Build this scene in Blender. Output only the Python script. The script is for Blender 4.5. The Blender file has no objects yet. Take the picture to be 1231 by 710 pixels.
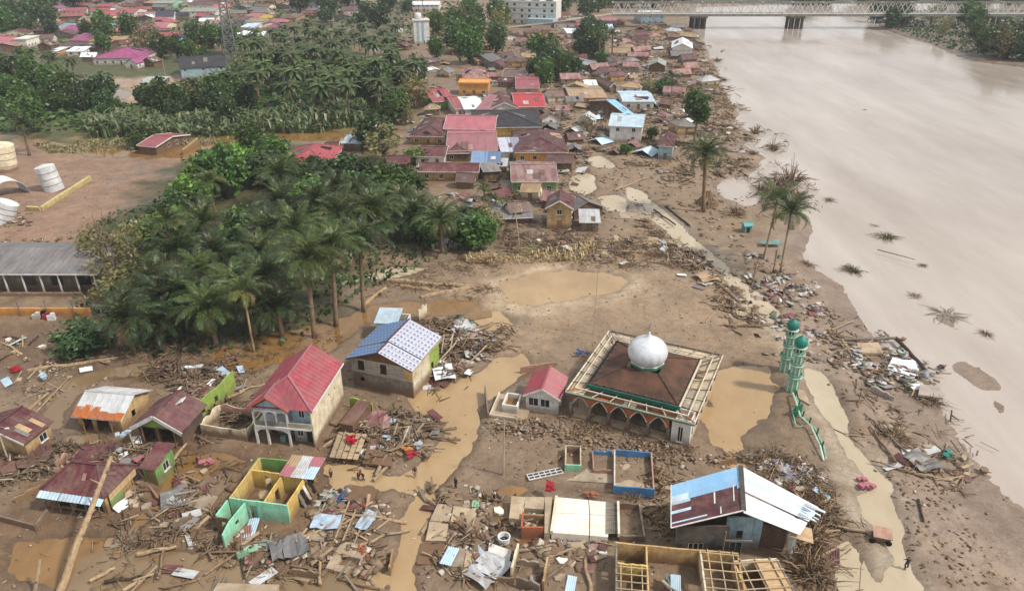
import bpy, math, random, time
import numpy as np
from mathutils import Vector, Matrix
random.seed(7); RNG = np.random.default_rng(7)
SC = bpy.context.scene; COL = SC.collection
R = math.radians
# ---------------------------------------------------------------- camera
CAM_H, PITCH, FPX, PW, PH = 60.0, R(26.5), 900.0, 1231.0, 710.0
cd = bpy.data.cameras.new('camera'); cam = bpy.data.objects.new('camera', cd); COL.objects.link(cam)
cam.location = (0, 0, CAM_H); cam.rotation_euler = (math.pi/2-PITCH, 0, 0)
cd.sensor_width = 36.0; cd.lens = FPX/PW*36.0; cd.clip_start = 1.0; cd.clip_end = 9000.0
SC.camera = cam
# ---------------------------------------------------------------- light: hazy bright day, soft sun from the river side
SUN_EL, SUN_AZ = R(50), R(108)          # azimuth clockwise from +Y (the view direction)
wd = bpy.data.worlds.new('World'); SC.world = wd; wd.use_nodes = True
wt = wd.node_tree; wt.nodes.clear()
sky = wt.nodes.new('ShaderNodeTexSky'); sky.sky_type = 'NISHITA'; sky.sun_disc = False
sky.sun_elevation = SUN_EL; sky.sun_rotation = SUN_AZ; sky.air_density = 1.6; sky.dust_density = 4.0; sky.ozone_density = 1.0
tc = wt.nodes.new('ShaderNodeTexCoord'); mp = wt.nodes.new('ShaderNodeMapping'); mp.inputs['Scale'].default_value = (1, 1, 2.5)
nz = wt.nodes.new('ShaderNodeTexNoise'); nz.inputs['Scale'].default_value = 2.2; nz.inputs['Detail'].default_value = 6
rp = wt.nodes.new('ShaderNodeValToRGB'); rp.color_ramp.elements[0].position = 0.30; rp.color_ramp.elements[1].position = 0.62
rp.color_ramp.elements[0].color = (.35, .35, .35, 1); rp.color_ramp.elements[1].color = (.95, .95, .95, 1)
mx = wt.nodes.new('ShaderNodeMix'); mx.data_type = 'RGBA'; mx.inputs['B'].default_value = (10.0, 10.1, 10.3, 1)
bg = wt.nodes.new('ShaderNodeBackground'); bg.inputs['Strength'].default_value = 0.075
wo = wt.nodes.new('ShaderNodeOutputWorld')
L_ = wt.links.new
L_(tc.outputs['Generated'], mp.inputs['Vector']); L_(mp.outputs['Vector'], nz.inputs['Vector']); L_(nz.outputs['Fac'], rp.inputs['Fac'])
L_(rp.outputs['Color'], mx.inputs['Factor']); L_(sky.outputs['Color'], mx.inputs['A']); L_(mx.outputs['Result'], bg.inputs['Color']); L_(bg.outputs['Background'], wo.inputs['Surface'])
sl = bpy.data.lights.new('sun', 'SUN'); sl.energy = 3.3; sl.angle = R(5); sl.color = (1.0, .95, .87)
so = bpy.data.objects.new('sun', sl); COL.objects.link(so)
sd_ = Vector((math.sin(SUN_AZ)*math.cos(SUN_EL), math.cos(SUN_AZ)*math.cos(SUN_EL), math.sin(SUN_EL)))
so.rotation_euler = sd_.to_track_quat('Z', 'Y').to_euler(); so.location = sd_*500
SC.view_settings.view_transform = 'Standard'; SC.view_settings.look = 'None'; SC.view_settings.gamma = 1.0
SC.view_settings.exposure = 0.22
SC.cycles.max_bounces = 6; SC.cycles.diffuse_bounces = 3; SC.cycles.transparent_max_bounces = 8

# ---------------------------------------------------------------- survey: picture point -> point on the level z
_c, _s = math.cos(PITCH), math.sin(PITCH)
def G(px, py, z=0.0):
    x, y = px-PW/2, py-PH/2
    t = (z-CAM_H)/-(FPX*_s+y*_c)
    return Vector((x*t, (FPX*_c-y*_s)*t, z))
def proj(x, y, z=0.0):                        # the reverse of G
    d = y*_c+(CAM_H-z)*_s; return (PW/2+FPX*x/d, PH/2-FPX*(-(CAM_H-z)*_c+y*_s)/d)
def scale_at(py, z=0.0):                      # picture points per metre at this row
    y = py-PH/2
    return FPX/((CAM_H-z)/(FPX*_s+y*_c)*FPX)
def frame(a, b, c, z):                        # rectangle a->b (near edge), b->c (depth) on level z: centre, turn, length, depth
    A, B, Cc = G(*a, z), G(*b, z), G(*c, z)
    u = (B-A); Ln = u.length; u.normalize(); v = Vector((-u.y, u.x, 0))
    D = (Cc-B).dot(v)
    ctr = A+u*Ln/2+v*D/2
    return (ctr.x, ctr.y, math.atan2(u.y, u.x), Ln, D)

# ---------------------------------------------------------------- mesh helpers
class MB:
    def __init__(s): s.v = []; s.f = []; s.m = []
    def add(s, vs, fs, m=0):
        o = len(s.v); s.v += [tuple(p) for p in vs]
        for f in fs: s.f.append([o+i for i in f]); s.m.append(m)
    def quad(s, a, b, c, d, m=0): s.add([a, b, c, d], [(0, 1, 2, 3)], m)
    def box(s, c, d, rz=0.0, m=0, M=None):
        x, y, z = d[0]/2, d[1]/2, d[2]/2
        vs = [Vector((i*x, j*y, k*z)) for k in (-1, 1) for j in (-1, 1) for i in (-1, 1)]
        if M is None: M = Matrix.Rotation(rz, 3, 'Z')
        c = Vector(c); s.add([M@p+c for p in vs], [(0, 2, 3, 1), (4, 5, 7, 6), (0, 1, 5, 4), (2, 6, 7, 3), (0, 4, 6, 2), (1, 3, 7, 5)], m)
    def span(s, x0, x1, y0, y1, z0, z1, m=0): s.box(((x0+x1)/2, (y0+y1)/2, (z0+z1)/2), (x1-x0, y1-y0, z1-z0), 0, m)
    def beam(s, a, b, w, h=None, m=0):
        a, b = Vector(a), Vector(b); d = b-a
        if d.length < 1e-5: return
        q = d.to_track_quat('X', 'Z').to_matrix()
        s.box((a+b)/2, (d.length, w, h or w), 0, m, q)
    def tube(s, pts, rs, n=6, m=0, cap=True):
        pts = [Vector(p) for p in pts]; o = len(s.v); k = len(pts)
        for i, p in enumerate(pts):
            d = (pts[min(i+1, k-1)]-pts[max(i-1, 0)]).normalized()
            q = d.to_track_quat('Z', 'X').to_matrix(); r = rs[i] if hasattr(rs, '__len__') else rs
            for j in range(n):
                a = 2*math.pi*j/n; s.v.append(tuple(p+q@Vector((math.cos(a)*r, math.sin(a)*r, 0))))
        for i in range(k-1):
            for j in range(n):
                s.f.append([o+i*n+j, o+i*n+(j+1) % n, o+(i+1)*n+(j+1) % n, o+(i+1)*n+j]); s.m.append(m)
        if cap:
            s.f.append([o+j for j in range(n)][::-1]); s.m.append(m); s.f.append([o+(k-1)*n+j for j in range(n)]); s.m.append(m)
    def lathe(s, prof, n=16, c=(0, 0, 0), m=0, mod=None):
        o = len(s.v)
        for r, z in prof:
            for j in range(n):
                a = 2*math.pi*j/n; rr = r*(mod(j, z) if mod else 1)
                s.v.append((c[0]+math.cos(a)*rr, c[1]+math.sin(a)*rr, c[2]+z))
        for i in range(len(prof)-1):
            for j in range(n):
                s.f.append([o+i*n+j, o+i*n+(j+1) % n, o+(i+1)*n+(j+1) % n, o+(i+1)*n+j]); s.m.append(m)
        s.f.append([o+j for j in range(n)][::-1]); s.m.append(m)
        s.f.append([o+(len(prof)-1)*n+j for j in range(n)]); s.m.append(m)
    def slab(s, pts, t, m=0):                 # polygon thickened downwards
        k = len(pts); pts = [Vector(p) for p in pts]; lo = [p-Vector((0, 0, t)) for p in pts]
        s.add(pts+lo, [tuple(range(k)), tuple(range(2*k-1, k-1, -1))]+[(i, i+k, (i+1) % k+k, (i+1) % k) for i in range(k)], m)
    def prism(s, poly, y0, y1, m=0):          # polygon in x,z pushed along y
        k = len(poly); vs = [(p[0], y0, p[1]) for p in poly]+[(p[0], y1, p[1]) for p in poly]
        s.add(vs, [tuple(range(k)), tuple(range(2*k-1, k-1, -1))]+[(i, i+k, (i+1) % k+k, (i+1) % k) for i in range(k)], m)
    def xf(s, M, i0=0):
        for i in range(i0, len(s.v)): s.v[i] = tuple(M@Vector(s.v[i]))
    def mesh(s, name, mats, smooth=False):
        me = bpy.data.meshes.new(name); me.from_pydata(s.v, [], s.f)
        mats = mats if isinstance(mats, (list, tuple)) else [mats]
        for x in mats: me.materials.append(x)
        if len(mats) > 1: me.polygons.foreach_set('material_index', s.m)
        if smooth: me.polygons.foreach_set('use_smooth', [True]*len(s.f))
        me.update(); return me
    def build(s, name, mats, parent=None, smooth=False, loc=None, rz=0.0):
        return put(name, s.mesh(name, mats, smooth), parent, loc, rz)
def put(name, me, parent=None, loc=None, rz=0.0, rot=None, sc=None):
    o = bpy.data.objects.new(name, me); COL.objects.link(o)
    if parent is not None: o.parent = parent
    if loc is not None: o.location = loc
    if rot is not None: o.rotation_euler = rot
    elif rz: o.rotation_euler = (0, 0, rz)
    if sc is not None: o.scale = sc if hasattr(sc, '__len__') else (sc, sc, sc)
    return o
def tag(o, label=None, cat=None, group=None, kind=None):
    if cat: o['kind'] = 'thing'
    if label: o['label'] = label
    if cat: o['category'] = cat
    if group: o['group'] = group
    if kind: o['kind'] = kind
    return o
def E(name, label, cat, loc, rz=0.0, group=None):
    o = bpy.data.objects.new(name, None); COL.objects.link(o); o.location = loc; o.rotation_euler = (0, 0, rz); o.empty_display_size = .3
    return tag(o, label, cat, group)
def structure(o): o['kind'] = 'structure'; return o
def npmesh(name, V, F, mats, mi=None, smooth=False):   # numpy quads/tris
    me = bpy.data.meshes.new(name); n, k = F.shape
    me.vertices.add(len(V)); me.vertices.foreach_set('co', np.ascontiguousarray(V, dtype=np.float32).ravel())
    me.loops.add(n*k); me.loops.foreach_set('vertex_index', np.ascontiguousarray(F, dtype=np.int32).ravel())
    me.polygons.add(n); me.polygons.foreach_set('loop_start', np.arange(0, n*k, k, dtype=np.int32))
    if mi is not None: me.polygons.foreach_set('material_index', np.ascontiguousarray(mi, dtype=np.int32))
    for x in (mats if isinstance(mats, (list, tuple)) else [mats]): me.materials.append(x)
    if smooth: me.polygons.foreach_set('use_smooth', np.ones(n, dtype=bool))
    me.update(calc_edges=True); return me

# ---------------------------------------------------------------- materials
def srgb(r, g, b): return tuple(((c/255)/12.92 if c/255 <= .04045 else ((c/255+.055)/1.055)**2.4) for c in (r, g, b))+(1.0,)
class NT:
    def __init__(s, name):
        s.mat = bpy.data.materials.new(name); s.mat.use_nodes = True; s.t = s.mat.node_tree; s.t.nodes.clear()
        s.out = s.t.nodes.new('ShaderNodeOutputMaterial')
    def n(s, typ, ins=None, **attrs):
        x = s.t.nodes.new('ShaderNode'+typ)
        for k, v in attrs.items(): setattr(x, k, v)
        for k, v in (ins or {}).items(): s.set(x.inputs[k], v)
        return x
    def set(s, sock, v):
        if isinstance(v, bpy.types.NodeSocket): s.t.links.new(v, sock)
        else: sock.default_value = v
    def mix(s, f, a, b, blend='MIX'):
        x = s.n('Mix', data_type='RGBA', blend_type=blend)
        s.set(x.inputs['Factor'], f); s.set(x.inputs['A'], a); s.set(x.inputs['B'], b); return x.outputs['Result']
    def math(s, op, a, b=0.0, clamp=False):
        x = s.n('Math', operation=op, use_clamp=clamp); s.set(x.inputs[0], a); s.set(x.inputs[1], b); return x.outputs[0]
    def noise(s, vec, scale, detail=4, rough=.6):
        return s.n('TexNoise', {'Vector': vec, 'Scale': scale, 'Detail': detail, 'Roughness': rough}).outputs['Fac']
    def ramp(s, f, stops):
        x = s.n('ValToRGB', {'Fac': f}); e = x.color_ramp.elements
        while len(e) < len(stops): e.new(.5)
        for i, (p, c) in enumerate(stops): e[i].position = p; e[i].color = c if hasattr(c, '__len__') else (c, c, c, 1)
        return x.outputs['Color']
    def sstep(s, v, lo, hi):
        x = s.n('MapRange', {'Value': v, 'From Min': lo, 'From Max': hi}); x.clamp = True; return x.outputs['Result']
MUD = srgb(128, 100, 76)
def surf(name, col, col2=None, dust=0.0, scale=.8, rough=.8, mud=0.0, bump=.15, rand=.12, metal=0.0, stretch=None, rust=0.0, island=False, spec=.3, streak=.0, mudtop=1.75):
    m = NT(name); geo = m.n('NewGeometry'); pos = geo.outputs['Position']
    ob = m.n('TexCoord').outputs['Object']; vec = ob
    if stretch: vec = m.n('Mapping', {'Vector': ob, 'Scale': stretch}).outputs['Vector']
    col2 = col2 or tuple(c*.72 for c in col[:3])+(1,)
    n1 = m.noise(vec, scale, 6, .65); c = m.mix(m.sstep(n1, .36, .66), col, col2)
    n2 = m.noise(vec, scale*7, 4, .6)
    c = m.mix(m.math('MULTIPLY', m.sstep(n2, .45, .75), .35), c, tuple(x*.6 for x in col2[:3])+(1,))
    if streak:
        sv = m.n('Mapping', {'Vector': pos, 'Scale': (2.2, 2.2, .12)}).outputs['Vector']
        c = m.mix(m.math('MULTIPLY', m.sstep(m.noise(sv, 1.5, 5), .5, .72), streak), c, srgb(92, 78, 62))
    if rust:
        rn = m.noise(vec, scale*.55, 7, .7)
        c = m.mix(m.sstep(rn, 1-rust-.08, 1-rust+.06), c, m.mix(n2, srgb(120, 62, 34), srgb(88, 50, 36)))
    if dust:
        c = m.mix(m.math('MULTIPLY', m.sstep(m.noise(pos, .45, 6, .75), .42, .68), dust), c, srgb(134, 116, 100))
    if rand:
        r = geo.outputs['Random Per Island'] if island else m.n('ObjectInfo').outputs['Random']
        v = m.math('ADD', m.math('MULTIPLY', r, rand*2), 1-rand)
        c = m.n('HueSaturation', {'Color': c, 'Value': v, 'Saturation': m.math('ADD', m.math('MULTIPLY', r, rand), 1-rand/2)}).outputs['Color']
    if mud:
        z = m.n('SeparateXYZ', {'Vector': pos}).outputs['Z']
        h = m.math('ADD', z, m.math('MULTIPLY', m.noise(pos, .9, 5, .7), -1.7))
        f = m.math('MULTIPLY', m.sstep(h, mudtop-.85, mudtop-1.9), mud)
        c = m.mix(f, c, m.mix(m.noise(pos, 2.5, 4), MUD, tuple(x*.62 for x in MUD[:3])+(1,)))
        pt = m.math('MULTIPLY', m.sstep(m.noise(pos, .35, 6, .7), .54, .7), mud*.5)
        c = m.mix(pt, c, MUD)
    b = m.n('BsdfPrincipled', {'Base Color': c, 'Roughness': rough, 'Metallic': metal, 'Specular IOR Level': spec})
    if bump:
        bp = m.n('Bump', {'Height': n2, 'Strength': bump, 'Distance': .06}); m.t.links.new(bp.outputs['Normal'], b.inputs['Normal'])
    m.t.links.new(b.outputs[0], m.out.inputs['Surface']); return m.mat
def island_mat(name, stops, rough=.85, scale=3.0, spec=.25):          # loose pieces, each with its own colour
    m = NT(name); geo = m.n('NewGeometry')
    c = m.ramp(geo.outputs['Random Per Island'], stops)
    n = m.noise(geo.outputs['Position'], scale, 5, .7); c = m.mix(m.math('MULTIPLY', m.sstep(n, .38, .7), .6), c, srgb(112, 88, 68))
    b = m.n('BsdfPrincipled', {'Base Color': c, 'Roughness': rough, 'Specular IOR Level': spec})
    m.t.links.new(b.outputs[0], m.out.inputs['Surface']); return m.mat
def leaf_mat(name, a, b2, dead=None, var=.35):
    m = NT(name); geo = m.n('NewGeometry'); oi = m.n('ObjectInfo').outputs['Random']
    r = geo.outputs['Random Per Island']; c = m.mix(r, a, b2)
    if dead: c = m.mix(m.sstep(r, .955, .985), c, dead)
    n = m.noise(geo.outputs['Position'], .35, 3); c = m.n('HueSaturation', {'Color': c, 'Hue': m.math('ADD', .48, m.math('MULTIPLY', oi, .03)), 'Value': m.math('MULTIPLY', m.math('ADD', 1-var, m.math('MULTIPLY', oi, var*1.6)), m.math('ADD', .75, m.math('MULTIPLY', n, .5)))}).outputs['Color']
    d = m.n('BsdfPrincipled', {'Base Color': c, 'Roughness': .42, 'Specular IOR Level': .45})
    t = m.n('BsdfTranslucent', {'Color': c}); x = m.n('MixShader', {0: .25, 1: d.outputs[0], 2: t.outputs[0]})
    m.t.links.new(x.outputs[0], m.out.inputs['Surface']); return m.mat
def water_mat(name, deep, shallow, rough=.12, bump=.25, bscale=1.2, nscale=.12, spec=.9, flow=(1, .55, 1), rot=.5):
    m = NT(name); pos = m.n('NewGeometry').outputs['Position']
    sv = m.n('Mapping', {'Vector': pos, 'Scale': flow, 'Rotation': (0, 0, rot)}).outputs['Vector']
    n1 = m.noise(sv, nscale, 6, .65); c = m.mix(m.sstep(n1, .32, .68), deep, shallow)
    n2 = m.noise(sv, bscale, 4, .55); n3 = m.noise(sv, nscale*1.7, 4)
    b = m.n('BsdfPrincipled', {'Base Color': c, 'Roughness': m.math('ADD', rough, m.math('MULTIPLY', m.sstep(n3, .4, .65), rough*1.5)), 'IOR': 1.33, 'Specular IOR Level': spec})
    bp = m.n('Bump', {'Height': n2, 'Strength': bump, 'Distance': .05}); m.t.links.new(bp.outputs['Normal'], b.inputs['Normal'])
    m.t.links.new(b.outputs[0], m.out.inputs['Surface']); return m.mat
M = {}
W = srgb
for k, c, c2, kw in [
  ('wall_cream', W(232,222,196), W(196,180,150), dict(mud=.9, streak=.35)), ('wall_white', W(232,230,224), W(200,196,188), dict(mud=.6, streak=.3)),
  ('wall_grey', W(150,146,138), W(104,98,90), dict(mud=.8, streak=.5)), ('wall_dark', W(92,88,82), W(60,56,52), dict(mud=.6, streak=.5)),
  ('wall_tan', W(206,176,126), W(160,130,92), dict(mud=.8, streak=.4)), ('wall_yellow', W(220,192,114), W(184,152,90), dict(mud=.7, streak=.4)),
  ('wall_mint', W(156,216,186), W(126,186,158), dict(mud=.4, streak=.35)), ('wall_green', W(126,174,96), W(98,142,78), dict(mud=.6, streak=.3)),
  ('wall_lime', W(160,186,82), W(130,156,72), dict(mud=.5, streak=.3)), ('wall_orange', W(228,164,92), W(196,140,84), dict(mud=.6, streak=.2)),
  ('wall_pink', W(206,166,150), W(170,134,118), dict(mud=.6, streak=.3)), ('wall_blue', W(60,140,200), W(54,116,166), dict(mud=.12, streak=.2)),
  ('wall_paleblue', W(168,196,208), W(140,160,166), dict(mud=.7, streak=.4)), ('wall_brown', W(120,92,72), W(86,66,54), dict(mud=.6, streak=.3)),
  ('wall_paleyellow', W(216,204,146), W(176,160,110), dict(mud=.4)), ('wall_teal', W(110,178,176), W(86,140,138), dict(mud=.5)),
  ('concrete', W(186,176,158), W(142,130,114), dict(mud=.35, scale=.5)), ('slab_white', W(240,236,226), W(220,212,196), dict(mud=.0, scale=.4, rough=.6, dust=.25)),
  ('slab_tan', W(200,184,158), W(160,142,118), dict(mud=.3, scale=.5)), ('white_trim', W(226,226,224), W(190,188,180), dict(mud=.2)),
  ('cream_trim', W(222,214,194), W(186,172,146), dict(mud=.1)), ('green_trim', W(48,120,86), W(40,88,66), dict()), ('terracotta', W(192,104,66), W(150,84,58), dict(mud=.5)),
  ('dark', W(30,28,26), W(22,20,19), dict(rand=0)), ('minaret', W(92,158,134), W(150,186,166), dict(scale=1.6, streak=.5)), ('minaret_trim', W(214,222,208), W(150,180,160), dict()),
  ('dome_green', W(44,130,114), W(34,100,92), dict(rough=.45)), ('blue_paint', W(54,92,150), W(40,66,110), dict()), ('red_cloth', W(170,40,50), W(120,30,40), dict()),
  ('blue_sheet', W(172,190,206), W(140,156,172), dict()), ('soot_roof', W(100,68,52), W(60,44,36), dict(scale=.35, rough=.7)),
  ('tan_board', W(206,176,136), W(170,140,104), dict(stretch=(1,4,1))), ]:
    kw.setdefault('mud', 0.0); M[k] = surf(k, c, c2, **kw)
for k, c, c2, rust in [('roof_red', W(166,76,88), W(136,60,72), .14), ('roof_maroon', W(96,44,52), W(74,38,44), .2), ('roof_pink', W(178,104,118), W(148,88,98), .18), ('roof_purple', W(160,76,126), W(124,60,96), .04),
  ('roof_black', W(42,42,50), W(30,30,38), .0), ('roof_grey', W(124,124,126), W(92,90,92), .2), ('roof_blue', W(128,180,222), W(150,192,224), .03), ('roof_paleblue', W(172,204,226), W(198,214,224), .08),
  ('roof_white', W(232,236,240), W(212,218,224), .03), ('roof_navy', W(44,46,72), W(34,36,56), .0), ('roof_brown', W(112,82,74), W(84,62,58), .25), ('roof_tin', W(196,200,204), W(160,160,160), .25),
  ('roof_maroonrust', W(110,54,58), W(170,140,136), .2), ('roof_tan', W(176,150,118), W(140,118,92), .15), ('roof_greengrey', W(150,160,148), W(120,126,116), .15), ('roof_bright', W(184,58,72), W(150,52,62), .14)]:
    M[k] = surf(k, c, c2, scale=.5, rough=.5, rust=rust, bump=.3, rand=.16, stretch=(1, .35, 1), spec=.4, dust=.18 if k in ('roof_white', 'roof_black', 'roof_navy', 'roof_purple', 'roof_blue') else .5)
M['rust_orange'] = surf('rust_orange', W(184,110,60), W(146,80,44), scale=1.2, rough=.8)
M['wood'] = surf('wood', W(148,124,98), W(100,82,66), scale=1.5, stretch=(.3, 3, 3), mud=.5, rand=.35, rough=.9)
M['wood_pale'] = surf('wood_pale', W(196,178,148), W(150,128,102), scale=1.5, stretch=(.3, 3, 3), mud=.4, rand=.2, rough=.9)
M['siding'] = surf('siding', W(188,180,166), W(150,142,130), scale=1.5, stretch=(.3, 3, 3), rand=.12, rough=.9, streak=.4)
M['wood_grey'] = surf('wood_grey', W(140,130,118), W(96,88,80), scale=1.5, stretch=(.3, 3, 3), rand=.3, rough=.9)
M['bark'] = surf('bark', W(146,124,100), W(96,80,66), scale=1.2, stretch=(2, 2, .5), rand=.2, rough=.95, bump=.4)
M['bark_pale'] = surf('bark_pale', W(178,154,122), W(134,112,88), scale=1.0, stretch=(2, 2, .6), rand=.15, rough=.95, bump=.4)
M['bark_dark'] = surf('bark_dark', W(84,70,58), W(56,46,38), scale=1.2, stretch=(2, 2, .5), rand=.2, rough=.95, bump=.4)
M['metal_grey'] = surf('metal_grey', W(150,150,152), W(110,108,106), rough=.45, metal=.4)
M['tank_white'] = surf('tank_white', W(232,234,236), W(196,196,194), scale=.5, rough=.45, streak=.25)
M['dome_silver'] = surf('dome_silver', W(226,228,232), W(204,208,212), scale=.6, rough=.36, metal=.2, streak=.2, rand=0)
g = NT('glass'); gb = g.n('BsdfPrincipled', {'Base Color': (.02, .025, .03, 1), 'Roughness': .12}); g.t.links.new(gb.outputs[0], g.out.inputs['Surface']); M['glass'] = g.mat
M['leaf_palm'] = leaf_mat('leaf_palm', W(48,66,32), W(88,104,50), W(150,138,80))
M['leaf_palm_yellow'] = leaf_mat('leaf_palm_yellow', W(82,98,42), W(124,128,58), W(170,150,90))
M['leaf_palm_b'] = leaf_mat('leaf_palm_b', W(54,76,36), W(96,114,54), W(150,138,80)); M['leaf_palm_c'] = leaf_mat('leaf_palm_c', W(38,56,30), W(70,90,46), W(150,138,80))
M['leaf_dark'] = leaf_mat('leaf_dark', W(44,66,40), W(80,104,56))
M['leaf_mid'] = leaf_mat('leaf_mid', W(56,84,40), W(96,126,58))
M['leaf_bright'] = leaf_mat('leaf_bright', W(84,122,48), W(124,156,66))
M['leaf_olive'] = leaf_mat('leaf_olive', W(108,108,66), W(146,140,92))
M['leaf_dead'] = leaf_mat('leaf_dead', W(120,108,92), W(160,146,124))
M['leaf_banana'] = leaf_mat('leaf_banana', W(76,100,58), W(126,140,96), W(176,164,130))
M['frond_dry'] = leaf_mat('frond_dry', W(170,150,104), W(206,186,138))
M['mix_wood'] = island_mat('mix_wood', [(0, W(72,60,48)), (.3, W(108,90,72)), (.55, W(130,112,90)), (.8, W(98,86,74)), (.96, W(164,148,124)), (1, W(204,196,182))])
M['mix_twig'] = island_mat('mix_twig', [(0, W(78,64,50)), (.4, W(112,92,72)), (.75, W(146,124,98)), (1, W(172,150,122))])
M['mix_rubble'] = island_mat('mix_rubble', [(0, W(92,76,62)), (.4, W(124,106,88)), (.7, W(148,132,112)), (.9, W(206,198,184)), (.96, W(130,84,70)), (1, W(96,104,116))])
M['mix_sheet'] = island_mat('mix_sheet', [(0, W(140,134,128)), (.3, W(196,194,190)), (.5, W(120,54,58)), (.62, W(104,132,160)), (.72, W(222,220,214)), (.85, W(120,96,76)), (.93, W(70,120,104)), (1, W(160,90,90))], rough=.6)
M['mix_litter'] = island_mat('mix_litter', [(0, W(108,90,74)), (.35, W(136,116,96)), (.6, W(154,134,112)), (.8, W(122,104,86)), (.94, W(176,162,142)), (.98, W(214,208,198)), (1, W(110,124,140))])
# ---------------------------------------------------------------- noise and plan polygons
def vnoise(x, y, seed=0):
    xi = np.floor(x).astype(np.int64); yi = np.floor(y).astype(np.int64); fx = x-xi; fy = y-yi
    fx = fx*fx*(3-2*fx); fy = fy*fy*(3-2*fy)
    def h(a, b):
        n = (a*374761393+b*668265263+seed*1442695041) & 0xffffffff
        n = ((n ^ (n >> 13))*1274126177) & 0xffffffff
        return ((n ^ (n >> 16)) & 0xffff)/65535.0
    return (h(xi, yi)*(1-fx)+h(xi+1, yi)*fx)*(1-fy)+(h(xi, yi+1)*(1-fx)+h(xi+1, yi+1)*fx)*fy
def fbm(x, y, f, o=4, seed=0):
    t = 0; a = 1.0; n = 0
    for i in range(o): t = t+a*(vnoise(x*f, y*f, seed+i*17)-.5); n += a; a *= .5; f *= 2.03
    return t/n*2
def wpoly(pts, z=0.0): return np.array([[G(p[0], p[1], z).x, G(p[0], p[1], z).y] for p in pts])
def sdist(X, Y, P):                           # signed distance to a polygon, negative inside
    d = np.full(X.shape, 1e18); ins = np.zeros(X.shape, bool); n = len(P)
    for i in range(n):
        a, b = P[i], P[(i+1) % n]; ex, ey = b-a
        wx, wy = X-a[0], Y-a[1]; t = np.clip((wx*ex+wy*ey)/(ex*ex+ey*ey+1e-12), 0, 1)
        d = np.minimum(d, (wx-ex*t)**2+(wy-ey*t)**2)
        c1 = (a[1] <= Y) & (b[1] > Y); c2 = (a[1] > Y) & (b[1] <= Y); cr = ex*wy-ey*wx
        ins ^= (c1 & (cr > 0)) | (c2 & (cr < 0))
    return np.where(ins, -1, 1)*np.sqrt(d)
def sstep(v, lo, hi): t = np.clip((v-lo)/(hi-lo), 0, 1); return t*t*(3-2*t)

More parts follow.
